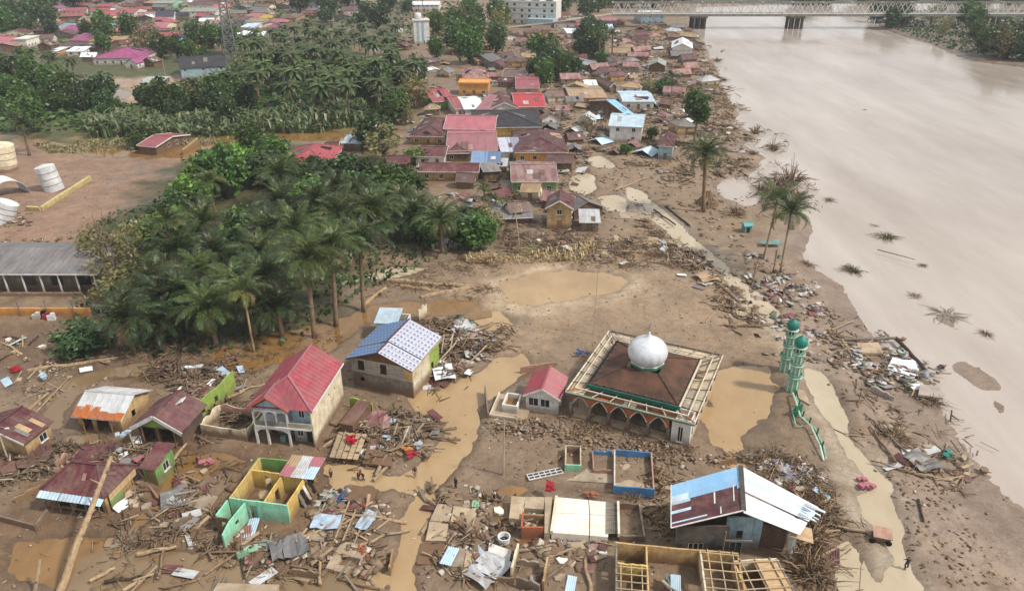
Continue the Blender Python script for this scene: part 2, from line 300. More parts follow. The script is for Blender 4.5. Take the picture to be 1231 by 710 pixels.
RIVER = [(832,33),(842,44),(852,62),(866,88),(872,110),(888,135),(884,152),(906,158),(892,172),(924,188),(900,206),(866,216),(860,228),(898,246),(924,238),(960,250),(978,268),(974,290),(966,306),(990,322),(1016,340),(1036,372),(1062,405),(1096,436),(1128,466),(1146,500),(1168,536),(1196,572),(1231,604),(1330,700),(1600,700),(1500,300),(1400,130),(1262,86),(1231,80),(1180,74),(1150,66),(1120,52),(1090,44),(1056,32),(1058,20),(1100,14),(1240,9),(1500,6),(1300,1),(1100,2),(960,4),(838,8)]
TAN, GOLD, BEIGE, BROWN = 'flood_tan', 'flood_gold', 'flood_beige', 'flood_brown'
POOLS = [   # outline, material, edge roughness
 (TAN, [(592,430),(626,426),(642,442),(604,470),(574,490),(580,512),(572,536),(546,566),(528,590),(520,622),(512,660),(502,700),(500,720),(464,720),(474,668),(480,622),(500,596),(470,590),(440,588),(406,580),(388,566),(392,555),(428,560),(470,566),(508,556),(528,530),(540,506),(500,494),(496,478),(530,468),(560,452)]),
 (GOLD, [(296,410),(330,398),(372,392),(420,380),(450,366),(500,360),(572,360),(574,374),(540,380),(470,378),(430,398),(400,418),(372,432),(330,436),(302,446),(262,440),(240,420)]),
 (TAN, [(858,442),(888,436),(920,440),(934,466),(926,496),(904,524),(884,548),(852,536),(842,512),(850,480)]),
 (BEIGE, [(752,222),(770,228),(792,246),(822,272),(848,296),(876,322),(868,334),(846,318),(812,292),(782,262),(756,238)]),
 (BEIGE, [(870,320),(888,332),(914,352),(940,374),(936,396),(912,378),(890,352),(868,334)]),
 (BEIGE, [(968,440),(986,446),(1004,462),(1022,500),(1028,528),(1040,548),(1060,566),(1076,588),(1050,590),(1034,566),(1020,546),(1004,520),(984,492),(970,470)]),
 (BEIGE, [(1028,592),(1062,588),(1080,608),(1088,640),(1100,676),(1116,722),(1062,722),(1066,690),(1074,672),(1058,648),(1044,622)]),
 (BEIGE, [(684,212),(700,204),(716,210),(718,228),(702,234),(686,228)]),
 (BEIGE, [(718,236),(742,232),(756,244),(752,254),(726,252)]),
 (BEIGE, [(702,190),(722,186),(738,194),(742,202),(712,200)]),
 (TAN, [(600,340),(640,328),(690,322),(752,328),(758,340),(736,352),(690,360),(640,366),(606,362)]),
 (GOLD, [(60,170),(120,176),(200,178),(246,172),(262,166),(280,158),(300,160),(290,176),(256,184),(200,190),(120,188),(62,182)]),
 (GOLD, [(140,160),(240,152),(360,156),(420,158),(420,168),(330,170),(240,164),(150,172)]),
 (BROWN, [(52,480),(80,452),(130,438),(184,432),(170,448),(120,458),(96,474),(78,496),(88,514),(60,524),(50,504)]),
 (GOLD, [(210,540),(260,540),(300,552),(262,560),(230,580),(210,600),(180,624),(160,636),(164,620),(190,590)]),
 (BROWN, [(120,680),(180,660),(260,660),(330,690),(420,672),(462,690),(460,730),(100,730)]),
 (GOLD, [(556,596),(600,584),(680,580),(760,584),(806,588),(800,596),(720,592),(640,590),(590,596),(566,606)]),
 (GOLD, [(20,650),(90,640),(150,650),(250,672),(290,700),(200,716),(60,716),(0,690)]),
 (GOLD, [(388,588),(420,584),(458,590),(452,604),(410,606)]),
 (BROWN, [(60,516),(110,520),(150,524),(150,536),(90,536),(58,530)]),
 (GOLD, [(600,606),(612,600),(606,640),(596,636)]),
 (TAN, [(470,430),(500,420),(540,470),(520,486),(496,480)]),
 (GOLD, [(862,556),(890,550),(900,560),(880,568)]),
 (GOLD, [(622,640),(660,640),(700,650),(650,650),(628,660),(610,672),(600,660)]),
 (BEIGE, [(430,330),(470,318),(520,320),(500,330),(450,338)]),
 (TAN, [(560,380),(600,372),(620,388),(590,402),(560,396)]),
 (BEIGE, [(1000,650),(1022,640),(1036,660),(1050,700),(1050,720),(1000,720)]),
 (BROWN, [(84,102),(140,104),(168,112),(140,122),(90,122),(70,114)]),
]
ZONES = [   # soil colour by zone
 (W(150,128,104), 6, [(560,300),(700,290),(870,320),(930,390),(880,430),(720,400),(600,430),(540,400)]),
 (W(184,164,138), 3, [(590,338),(650,322),(756,326),(766,346),(720,366),(640,376),(596,372)]),
 (W(144,116,96), 8, [(-200,170),(90,160),(270,165),(240,200),(200,260),(120,310),(-200,320)]),
 (W(138,118,96), 10, [(600,60),(840,40),(880,140),(960,260),(900,330),(690,290),(560,290),(640,200),(620,120)]),
 (W(148,128,112), 6, [(1000,330),(1100,440),(1150,500),(1240,620),(1240,720),(1120,720),(1060,560),(1010,430),(960,340)]),
 (W(116,92,68), 6, [(0,520),(200,520),(440,540),(470,720),(-60,720)]),
 (W(112,90,68), 6, [(-100,380),(120,390),(250,440),(200,470),(60,450),(-100,480)]),
 (W(120,102,82), 5, [(880,470),(940,460),(960,520),(980,560),(900,590),(840,560)]),
 (W(120,104,60), 6, [(40,150),(440,140),(440,172),(250,166),(40,172)]),
 (W(78,82,44), 14, [(-300,60),(120,60),(440,60),(500,90),(470,150),(300,140),(90,165),(-300,160)]),
 (W(78,74,46), 5, [(90,300),(200,200),(330,170),(500,200),(500,270),(440,300),(400,390),(260,410),(120,420)]),
 (W(164,142,122), 5, [(90,96),(210,92),(260,100),(230,130),(100,128)]),
 (W(150,120,98), 12, [(-300,0),(560,0),(560,60),(-300,62)]),
 (W(168,136,110), 5, [(400,30),(480,28),(484,52),(420,52)]),
 (W(104,96,72), 12, [(-400,0),(500,0),(500,58),(300,62),(-400,80)]),
 (W(66,78,54), 10, [(690,-2),(1600,-2),(1600,8),(690,4)]),
 (W(112,100,86), 6, [(1040,14),(1300,12),(1300,90),(1150,66),(1060,36)]),
 (W(172,158,138), 2, [(748,218),(800,250),(880,318),(945,380),(985,440),(1030,520),(1080,590),(1120,720),(1050,720),(1030,600),(1000,540),(960,440),(900,370),(820,300),(750,240)]),
]
# ---------------------------------------------------------------- ground sheet
NR, NCc = 600, 660
yy = 34.0*np.exp(np.linspace(0, math.log(4500/34.0), NR)); uu = np.linspace(-1.3, 1.3, NCc)
GY = np.repeat(yy[:, None], NCc, 1); GX = GY*uu[None, :]
def ground_raw(X, Y):
    wob = fbm(X, Y, 1/5.0, 4, 91); big = fbm(X, Y, 1/22.0, 3, 5)
    fine = .5*fbm(X, Y, 1/2.6, 3, 11)+.32*fbm(X, Y, 1/.9, 2, 23)
    H = .16+.16*big+.16*fine+.05*wob
    H = np.maximum(H, -.06+.02*fine)
    col = np.empty(X.shape+(3,)); base = W(131,111,90)
    for i in range(3): col[..., i] = base[i]
    for c, soft, pts in ZONES:
        P = wpoly(pts); s = soft*2.2
        bx = (X > P[:, 0].min()-s*2) & (X < P[:, 0].max()+s*2) & (Y > P[:, 1].min()-s*2) & (Y < P[:, 1].max()+s*2)
        d = sdist(X[bx], Y[bx], P)+wob[bx]*soft*1.6+fine[bx]*soft*.5; f = sstep(-d, -soft, soft)[:, None]
        col[bx] = col[bx]*(1-f)+np.array(c[:3])*f
    for mname, pts in POOLS:
        P = wpoly(pts); s = 6
        bx = (X > P[:, 0].min()-s) & (X < P[:, 0].max()+s) & (Y > P[:, 1].min()-s) & (Y < P[:, 1].max()+s)
        k_ = .5 if mname == BEIGE else 1.0; d = sdist(X[bx], Y[bx], P)+(wob[bx]*.9+fine[bx]*.8)*k_
        f = sstep(-d, -1.3, 1.1); H[bx] = H[bx]*(1-f)+(-.34+.10*fine[bx]+.10*wob[bx])*f
    P = wpoly(RIVER); d = sdist(X, Y, P)+wob*1.6*sstep(Y, 60, 200)+fine*.5
    wide = 5+16*sstep(-Y, -170, -95)
    f = sstep(-d, -wide*.55, wide); H = H*(1-f)+(-2.6)*f
    S = wpoly([(1030,356),(1100,344),(1190,376),(1270,470),(1290,660),(1200,590),(1140,486),(1070,410)]); ds = sdist(X, Y, S)+wob*2; sh = sstep(-ds, -4, 8)
    H = np.where(f > 0, np.maximum(H, -.63+.55*fbm(X*.8, Y*.45, 1/8.0, 4, 47)+.05*fine-(1-sh)*2.5), H)
    near = sstep(-d, -4-16*sstep(-Y, -190, -110), 2)[..., None]*.85; col = col*(1-near)+np.array(W(160,142,127)[:3])*near
    return H, col
GH, GC = ground_raw(GX, GY)
_rlog = (NR-1)/math.log(4500/34.0)
def gz(x, y):
    y = max(y, 35.0); i = int(round(math.log(y/34.0)*_rlog)); j = int(round((x/y+1.3)/2.6*(NCc-1)))
    return float(GH[min(max(i, 0), NR-1), min(max(j, 0), NCc-1)])
def gzn(x, y):
    y = np.maximum(y, 35.0); i = np.clip(np.rint(np.log(y/34.0)*_rlog).astype(int), 0, NR-1); j = np.clip(np.rint((x/y+1.3)/2.6*(NCc-1)).astype(int), 0, NCc-1)
    return GH[i, j]
V = np.stack([GX, GY, GH], -1).reshape(-1, 3)
ii = np.arange(NR-1)[:, None]*NCc+np.arange(NCc-1)[None, :]
F = np.stack([ii, ii+1, ii+1+NCc, ii+NCc], -1).reshape(-1, 4)
m = NT('mud_ground'); pos = m.n('NewGeometry').outputs['Position']
at = m.n('VertexColor', layer_name='soil').outputs['Color']
n1 = m.noise(pos, .22, 7, .7); n2 = m.noise(pos, 1.6, 5, .7); n3 = m.noise(pos, .06, 4, .6)
c = m.mix(m.math('MULTIPLY', m.sstep(n1, .42, .68), .7), at, m.mix(1.0, at, (.52, .48, .44, 1), 'MULTIPLY'))
c = m.mix(m.math('MULTIPLY', m.sstep(n2, .5, .7), .55), c, m.mix(1.0, c, (1.4, 1.38, 1.34, 1), 'MULTIPLY'))
c = m.mix(m.math('MULTIPLY', m.sstep(m.noise(pos, 4.5, 3, .6), .55, .7), .5), c, m.mix(1.0, c, (.55, .52, .5, 1), 'MULTIPLY'))
c = m.mix(m.math('MULTIPLY', m.sstep(n3, .45, .7), .35), c, m.mix(1.0, c, (1.25, 1.2, 1.12, 1), 'MULTIPLY'))
dr = m.math('MAXIMUM', m.sstep(m.math('ABSOLUTE', m.math('SUBTRACT', m.noise(pos, .13, 4, .6), .5)), .022, .0), m.sstep(m.math('ABSOLUTE', m.math('SUBTRACT', m.noise(pos, .42, 3, .5), .5)), .03, .0))
c = m.mix(m.math('MULTIPLY', dr, .4), c, m.mix(1.0, c, (.5, .47, .45, 1), 'MULTIPLY'))
slick = m.sstep(m.noise(pos, .085, 5, .65), .5, .62)
c = m.mix(m.math('MULTIPLY', slick, .5), c, m.mix(1.0, c, (.78, .75, .72, 1), 'MULTIPLY'))
z = m.n('SeparateXYZ', {'Vector': pos}).outputs['Z']
wet = m.sstep(m.math('ADD', z, m.math('MULTIPLY', n1, .25)), .24, -.02)
c = m.mix(m.math('MULTIPLY', wet, .55), c, m.mix(1.0, c, (.5, .46, .42, 1), 'MULTIPLY'))
b = m.n('BsdfPrincipled', {'Base Color': c, 'Roughness': m.math('SUBTRACT', m.math('SUBTRACT', .82, m.math('MULTIPLY', slick, .52)), m.math('MULTIPLY', wet, .2)), 'Specular IOR Level': .6})
bp = m.n('Bump', {'Height': m.noise(pos, 2.2, 6, .75), 'Strength': m.math('SUBTRACT', .6, m.math('MULTIPLY', slick, .35)), 'Distance': .25}); m.t.links.new(bp.outputs['Normal'], b.inputs['Normal'])
m.t.links.new(b.outputs[0], m.out.inputs['Surface']); M['ground'] = m.mat
me = npmesh('ground', V, F, M['ground'], smooth=True)
ca = me.color_attributes.new('soil', 'FLOAT_COLOR', 'POINT'); ca.data.foreach_set('color', np.concatenate([GC.reshape(-1, 3), np.ones((len(V), 1))], 1).astype(np.float32).ravel())
structure(put('ground', me))
M['flood_tan'] = water_mat('flood_tan', W(150,124,90), W(174,148,110), .07, .05)
M['flood_gold'] = water_mat('flood_gold', W(112,82,46), W(140,108,66), .06, .05, nscale=.25)
M['flood_beige'] = water_mat('flood_beige', W(186,172,148), W(166,150,124), .10, .05)
M['flood_brown'] = water_mat('flood_brown', W(116,94,68), W(134,114,88), .07, .05)
M['river'] = water_mat('river', W(156,143,132), W(184,173,164), .09, .18, bscale=.5, nscale=.05, flow=(1, .22, 1), rot=-.12)
def grow(P, d):
    c = P.mean(0); n = len(P); out = []
    area = sum(P[i][0]*P[(i+1) % n][1]-P[(i+1) % n][0]*P[i][1] for i in range(n)); sg = 1 if area > 0 else -1
    for i in range(n):
        a, b, e = P[i-1], P[i], P[(i+1) % n]; t1 = (b-a)/(np.linalg.norm(b-a)+1e-9); t2 = (e-b)/(np.linalg.norm(e-b)+1e-9)
        nn = np.array([t1[1]+t2[1], -(t1[0]+t2[0])])*sg; L = np.linalg.norm(nn)
        out.append(b+nn/(L+1e-9)*d*min(1.6, 2/max(L, .8)))
    return np.array(out)
def sheet(name, P, z, mat):
    me = bpy.data.meshes.new(name); me.from_pydata([(p[0], p[1], z) for p in P], [], [list(range(len(P)))]); me.materials.append(mat); me.update()
    o = put(name, me); return structure(o)
for i, (mname, pts) in enumerate(POOLS):
    sheet('flood_water' if mname in (TAN, GOLD, BROWN) else 'puddle', grow(wpoly(pts), 2.4), -.16-.004*i, M[mname])
sheet('river', grow(wpoly(RIVER), 5.0), -.62, M['river'])
# ---------------------------------------------------------------- building kit
def wall_run(mb, p0, p1, z0, z1, t, ops=(), m=0, top=None):
    """one wall from p0 to p1 (x,y), thickness t to its left side, with real openings (u0,u1,z0,z1); top(u) gives a broken top edge"""
    p0 = Vector((p0[0], p0[1], 0)); p1 = Vector((p1[0], p1[1], 0)); d = p1-p0; Ln = d.length; d.normalize(); nrm = Vector((-d.y, d.x, 0))*t
    us = sorted({0.0, Ln, *[min(max(o[0], 0), Ln) for o in ops], *[min(max(o[1], 0), Ln) for o in ops]})
    if top: us = sorted(set(us) | {Ln*i/6 for i in range(7)})
    zs = sorted({z0, z1, *[o[2] for o in ops if z0 < o[2] < z1], *[o[3] for o in ops if z0 < o[3] < z1]})
    nu, nz_ = len(us)-1, len(zs)-1
    def solid(i, j):
        if i < 0 or j < 0 or i >= nu or j >= nz_: return False
        u, z = (us[i]+us[i+1])/2, (zs[j]+zs[j+1])/2
        return not any(o[0] < u < o[1] and o[2] < z < o[3] for o in ops)
    def P(i, j, k):
        z = zs[j]
        if top and j == nz_: z = max(top(us[i]/Ln), zs[j-1]+.02)
        q = p0+d*us[i]+(nrm if k else Vector()); return (q.x, q.y, z)
    for i in range(nu):
        for j in range(nz_):
            if not solid(i, j): continue
            mb.quad(P(i, j, 0), P(i+1, j, 0), P(i+1, j+1, 0), P(i, j+1, 0), m); mb.quad(P(i+1, j, 1), P(i, j, 1), P(i, j+1, 1), P(i+1, j+1, 1), m)
            if not solid(i-1, j): mb.quad(P(i, j, 1), P(i, j, 0), P(i, j+1, 0), P(i, j+1, 1), m)
            if not solid(i+1, j): mb.quad(P(i+1, j, 0), P(i+1, j, 1), P(i+1, j+1, 1), P(i+1, j+1, 0), m)
            if not solid(i, j+1): mb.quad(P(i, j+1, 0), P(i+1, j+1, 0), P(i+1, j+1, 1), P(i, j+1, 1), m)
            if not solid(i, j-1): mb.quad(P(i, j, 1), P(i+1, j, 1), P(i+1, j, 0), P(i, j, 0), m)
def wpos(p0, p1, u, z, out=0.0):
    p0 = Vector((p0[0], p0[1], 0)); p1 = Vector((p1[0], p1[1], 0)); d = (p1-p0).normalized(); n = Vector((d.y, -d.x, 0))
    q = p0+d*u+n*out; return Vector((q.x, q.y, z)), math.atan2(d.y, d.x)
def add_window(root, p0, p1, o, framem='white_trim', panem='glass', mull=1, parts=True, t=.15):
    """a window filling the opening o of the wall p0->p1: frame, sill and panes"""
    w, h = o[1]-o[0], o[3]-o[2]; c, rz = wpos(p0, p1, (o[0]+o[1])/2, o[2], -t*.35)
    mb = MB(); f = .07
    mb.span(-w/2, -w/2+f, -.05, .05, 0, h); mb.span(w/2-f, w/2, -.05, .05, 0, h)
    mb.span(-w/2+f, w/2-f, -.05, .05, 0, f); mb.span(-w/2+f, w/2-f, -.05, .05, h-f, h)
    for k in range(1, mull+1): x = -w/2+w*k/(mull+1); mb.span(x-.03, x+.03, -.04, .04, f, h-f)
    if not parts:
        mb.span(-w/2+f, w/2-f, -.012, .012, f, h-f, 1)
        return mb.build('window', [M[framem], M[panem]], root, loc=c, rz=rz)
    win = mb.build('window', M[framem], root, loc=c, rz=rz)
    s = MB(); s.span(-w/2-.08, w/2+.08, -.2, -.055, -.08, -.005); s.build('sill', M[framem], win)
    for k in range(mull+1):
        x0 = -w/2+w*k/(mull+1); x1 = -w/2+w*(k+1)/(mull+1); q = MB(); q.span(x0+.035, x1-.035, -.012, .012, f, h-f); q.build('pane', M[panem], win)
    return win
def add_door(root, p0, p1, o, mat='wood', t=.15):
    w, h = o[1]-o[0], o[3]-o[2]; c, rz = wpos(p0, p1, (o[0]+o[1])/2, o[2], -t*.4)
    mb = MB(); mb.span(-w/2+.04, w/2-.04, -.03, .03, 0, h-.04)
    d = mb.build('door', M[mat], root, loc=c, rz=rz)
    hb = MB(); hb.span(w/2-.22, w/2-.14, -.09, -.032, h*.45, h*.53); hb.build('handle', M['metal_grey'], d)
    return d
def slope(mb, a, b, c, d, t=.06, rib=0.0, m=0):     # a-b eave, d-c ridge, ribs running up the slope
    a, b, c, d = map(Vector, (a, b, c, d)); mb.slab([a, b, c, d] if (c-d).length > 1e-4 else [a, b, c], t, m)
    if rib:
        n = max(2, int((b-a).length/rib)); nr = ((b-a).cross(d-a)).normalized()
        if nr.z < 0: nr = -nr
        ab = (b-a)
        for k in range(1, n):
            f = k/n; p = a+ab*f
            if (c-d).length > 1e-4 and abs((c-d).length-ab.length) < .3: q = d+(c-d)*f
            else:
                # clip the rib at the hip lines
                up = (d-a)-ab.normalized()*((d-a).dot(ab.normalized())); fl = (d-a).dot(ab.normalized())/ab.length; fr = (c-a).dot(ab.normalized())/ab.length
                s = 1.0 if fl <= f <= fr else (f/fl if f < fl else (1-f)/(1-fr)); q = p+up*s*.98
            mb.beam(p+nr*.015, q+nr*.015, .05, .05, m)
def sheet_mesh(w, l, name='roof_sheet', wave=.025, n=5, mat=None):     # corrugated sheet, w along x, l up y
    V = []; F = []
    k = n*2+1
    for s in (0, 1):
        for i in range(k):
            z = (wave if i % 2 else -wave)-s*.012
            V += [(-w/2+w*i/(k-1), 0, z), (-w/2+w*i/(k-1), l, z)]
    for i in range(k-1):
        F.append((i*2, i*2+2, i*2+3, i*2+1)); o = k*2; F.append((o+i*2+1, o+i*2+3, o+i*2+2, o+i*2))
    F += [(i*2, k*2+i*2, k*2+i*2+2, i*2+2) for i in range(k-1)]
    me = bpy.data.meshes.new(name); me.from_pydata(V, [], F)
    if mat: me.materials.append(mat)
    me.update(); return me
def sheeted(root, a, b, c, d, mat, sw=1.0, jit=.0, miss=0.0, name='roof_sheet', lift=.06, pick=None):
    """a rectangular slope laid out of single corrugated sheets, each an object"""
    a, b, c, d = map(Vector, (a, b, c, d)); x = (b-a); n = max(2, round(x.length/sw)); w = x.length/n; X = x.normalized(); Yv = (d-a)-X*((d-a).dot(X)); l = Yv.length; Y = Yv.normalized(); Z = X.cross(Y)
    me = sheet_mesh(w*1.03, l, name, mat=M[mat]); cache = {mat: me}
    for i in range(n):
        if random.random() < miss: continue
        mm = me
        if pick:
            q = pick(i, n)
            if q not in cache: cache[q] = sheet_mesh(w*1.03, l, name, mat=M[q])
            mm = cache[q]
        o = bpy.data.objects.new(name, mm); COL.objects.link(o); o.parent = root
        p = a+X*(w*(i+.5))+Z*(lift+random.uniform(0, .012)*(1+jit*5))+Y*random.uniform(-jit, jit)*.5+X*((d-a).dot(X)*0)
        mat4 = Matrix((X, Y, Z)).transposed().to_4x4(); mat4.translation = p
        o.matrix_local = mat4 @ Matrix.Rotation(random.uniform(-jit, jit)*.08, 4, 'Z')
def shell(root, L, D, H, wallm, ops, t=.15, gable=None, rise=0, z0=-.3, parts=True, framem='white_trim', doorm='wood', top=None, mull=1):
    """four walls round the origin; ops: {side: [(kind,u0,u1,z0,z1)]}, sides f r b l; gable 'x' or 'y' closes the ends"""
    C4 = {'f': ((-L/2, -D/2), (L/2, -D/2)), 'r': ((L/2, -D/2+t), (L/2, D/2-t)), 'b': ((L/2, D/2), (-L/2, D/2)), 'l': ((-L/2, D/2-t), (-L/2, -D/2+t))}
    mb = MB()
    for s, (p0, p1) in C4.items():
        os_ = [o[1:] for o in ops.get(s, ())]; wall_run(mb, p0, p1, z0, H, t, os_, 0, top)
        for o in ops.get(s, ()):
            if o[0] == 'w': add_window(root, p0, p1, o[1:], framem, mull=mull, parts=parts)
            elif o[0] == 'd': add_door(root, p0, p1, o[1:], doorm)
    if gable == 'x':
        for s in (-1, 1):
            x0 = s*L/2; y1 = D/2; tri = [(x0, -y1, H+.002), (x0, y1, H+.002), (x0, 0, H+rise)]; tri2 = [(x0-s*t, *p[1:]) for p in tri]
            mb.add(tri+tri2, [(0, 1, 2), (5, 4, 3), (0, 3, 4, 1), (1, 4, 5, 2), (2, 5, 3, 0)])
    if gable == 'y':
        for s in (-1, 1):
            y0 = s*D/2; x1 = L/2; tri = [(-x1, y0, H+.002), (x1, y0, H+.002), (0, y0, H+rise)]; tri2 = [(p[0], y0-s*t, p[2]) for p in tri]
            mb.add(tri+tri2, [(0, 1, 2), (5, 4, 3), (0, 3, 4, 1), (1, 4, 5, 2), (2, 5, 3, 0)])
    return mb.build('wall', M[wallm], root)
def roof(root, kind, L, D, H, rise, mat, rib=.9, cap=True, sheets=False, fascia=None, hipf=.5, mat2=None, sw=1.0, jit=.02, miss=0):
    """L x D is the eave rectangle at height H"""
    x, y = L/2, D/2; Z = H+rise; mm = M[mat]; m2 = mat2 or mat
    def part(q, mat_, nm='roof_slope'):
        mb = MB(); slope(mb, *q, rib=rib); return mb.build(nm, M[mat_], root)
    if kind == 'gable_x':
        qs = [((-x, -y, H), (x, -y, H), (x, 0, Z), (-x, 0, Z)), ((x, y, H), (-x, y, H), (-x, 0, Z), (x, 0, Z))]; rid = [((-x, 0, Z), (x, 0, Z))]
    elif kind == 'gable_y':
        qs = [((x, -y, H), (x, y, H), (0, y, Z), (0, -y, Z)), ((-x, y, H), (-x, -y, H), (0, -y, Z), (0, y, Z))]; rid = [((0, -y, Z), (0, y, Z))]
    elif kind == 'shed':          # falls towards the camera side
        qs = [((-x, -y, H), (x, -y, H), (x, y, Z), (-x, y, Z))]; rid = []
    elif kind == 'flat':
        qs = []; rid = []; mb = MB(); mb.span(-x, x, -y, y, H, H+.2); mb.span(-x, x, -y, -y+.15, H+.2, H+.55); mb.span(-x, x, y-.15, y, H+.2, H+.55)
        mb.span(-x, -x+.15, -y+.15, y-.15, H+.2, H+.55); mb.span(x-.15, x, -y+.15, y-.15, H+.2, H+.55); mb.build('flat_roof', mm, root)
    elif kind == 'hip':
        if L >= D: h = min(y, x)*2*hipf; A, B = (-x+h, 0, Z), (x-h, 0, Z); qs = [((-x, -y, H), (x, -y, H), B, A), ((x, y, H), (-x, y, H), A, B), ((x, -y, H), (x, y, H), B, B), ((-x, y, H), (-x, -y, H), A, A)]
        else: h = x*2*hipf; A, B = (0, -y+h, Z), (0, y-h, Z); qs = [((-x, -y, H), (x, -y, H), A, A), ((x, y, H), (-x, y, H), B, B), ((x, -y, H), (x, y, H), B, A), ((-x, y, H), (-x, -y, H), A, B)]
        rid = [(A, B), ((-x, -y, H), A), ((x, -y, H), B if L >= D else A), ((x, y, H), B), ((-x, y, H), A if L >= D else B)]
    for i, q in enumerate(qs):
        if sheets and kind != 'hip': sheeted(root, *q, mat if i == 0 else m2, sw=sw, jit=jit, miss=miss)
        else: part(q, mat if i == 0 else m2)
    if cap and rid:
        mb = MB()
        for a, b in rid: mb.beam(Vector(a)+Vector((0, 0, .05)), Vector(b)+Vector((0, 0, .05)), .28, .08)
        mb.build('ridge_cap', mm, root)
    if fascia and kind in ('gable_x', 'gable_y', 'hip', 'shed'):
        mb = MB()
        if kind == 'gable_y':
            for s in (-1, 1): mb.beam((s*x, -y-.03, H-.05), (0, -y-.03, Z-.05), .06, .28)
        elif kind == 'gable_x':
            for s in (-1, 1):
                for e in (-1, 1): mb.beam((s*(x+.03), e*y, H-.05), (s*(x+.03), 0, Z-.05), .06, .28)
        if kind in ('gable_x', 'hip', 'shed'): mb.span(-x, x, -y-.06, -y-.003, H-.2, H-.01)
        mb.build('fascia', M[fascia], root)
def auto_ops(L, D, H, rnd, door=True, storeys=1):
    o = {'f': [], 'r': [], 'l': [], 'b': []}; hs = H/storeys
    for st in range(storeys):
        b = st*hs
        for s, W_ in (('f', L), ('r', D), ('l', D)):
            n = max(1, int(W_/3.2)); 
            for k in range(n):
                u = W_*(k+.5)/n
                if s == 'f' and st == 0 and door and k == n//2: o[s].append(('d', u-.5, u+.5, .05, min(2.1, H-.3)))
                elif rnd.random() < .8: o[s].append(('w', u-.55, u+.55, b+.9, b+min(2.1, hs-.35)))
    return o
def house(name, label, fr, H, kind, rise, wallm, roofm, ov=.45, cat='house', group=None, ops=None, sheets=False, fascia='white_trim', parts=True, storeys=1, mat2=None, z=0.0, hipf=.5, rib=.9, sw=1.0, jit=.02, miss=0, top=None, framem='white_trim'):
    x, y, rz, L, D = fr; root = E(name, label, cat, (x, y, z), rz, group)
    wl, wd_ = max(L-2*ov, 1.5), max(D-2*ov, 1.5); rnd = random.Random(int(abs(x*31+y*17)))
    if ops is None: ops = auto_ops(wl, wd_, H, rnd, storeys=storeys)
    gb = {'gable_x': 'x', 'gable_y': 'y'}.get(kind); half = (D if gb == 'x' else L)/2
    shell(root, wl, wd_, H, wallm, ops, gable=gb, rise=rise*(1-ov/half)-.08 if gb else 0, parts=parts, top=top, framem=framem)
    eh = H-rise*ov/half if gb else H-.02
    if kind != 'none': roof(root, kind, L, D, eh, rise+(H-eh), roofm, rib=rib, sheets=sheets, fascia=fascia, mat2=mat2, hipf=hipf, sw=sw, jit=jit, miss=miss)
    return root
def vfr(x0, x1, ytop, ybot, kind, H, rise, rz=0.0):
    """eave rectangle of a roof seen between two columns and two rows of the survey"""
    xc = (x0+x1)/2; A = G(xc, ybot, H); L = (x1-x0)/scale_at(ybot, H); Zt = H+rise
    B = G(xc, ytop, Zt); D = abs(B.y-A.y)*(1 if kind in ('gable_y', 'flat', 'shed') else 2)
    D = min(max(D, 3.0), 24.0); L2 = L
    if rz: L2 = max(3.0, (L-abs(math.sin(rz))*D*.6)/max(.5, math.cos(rz)))
    Y = A.y+D/2; X = (xc-PW/2)/FPX*(Y*_c+(CAM_H-H)*_s)
    return (X, Y, rz, L2, D)
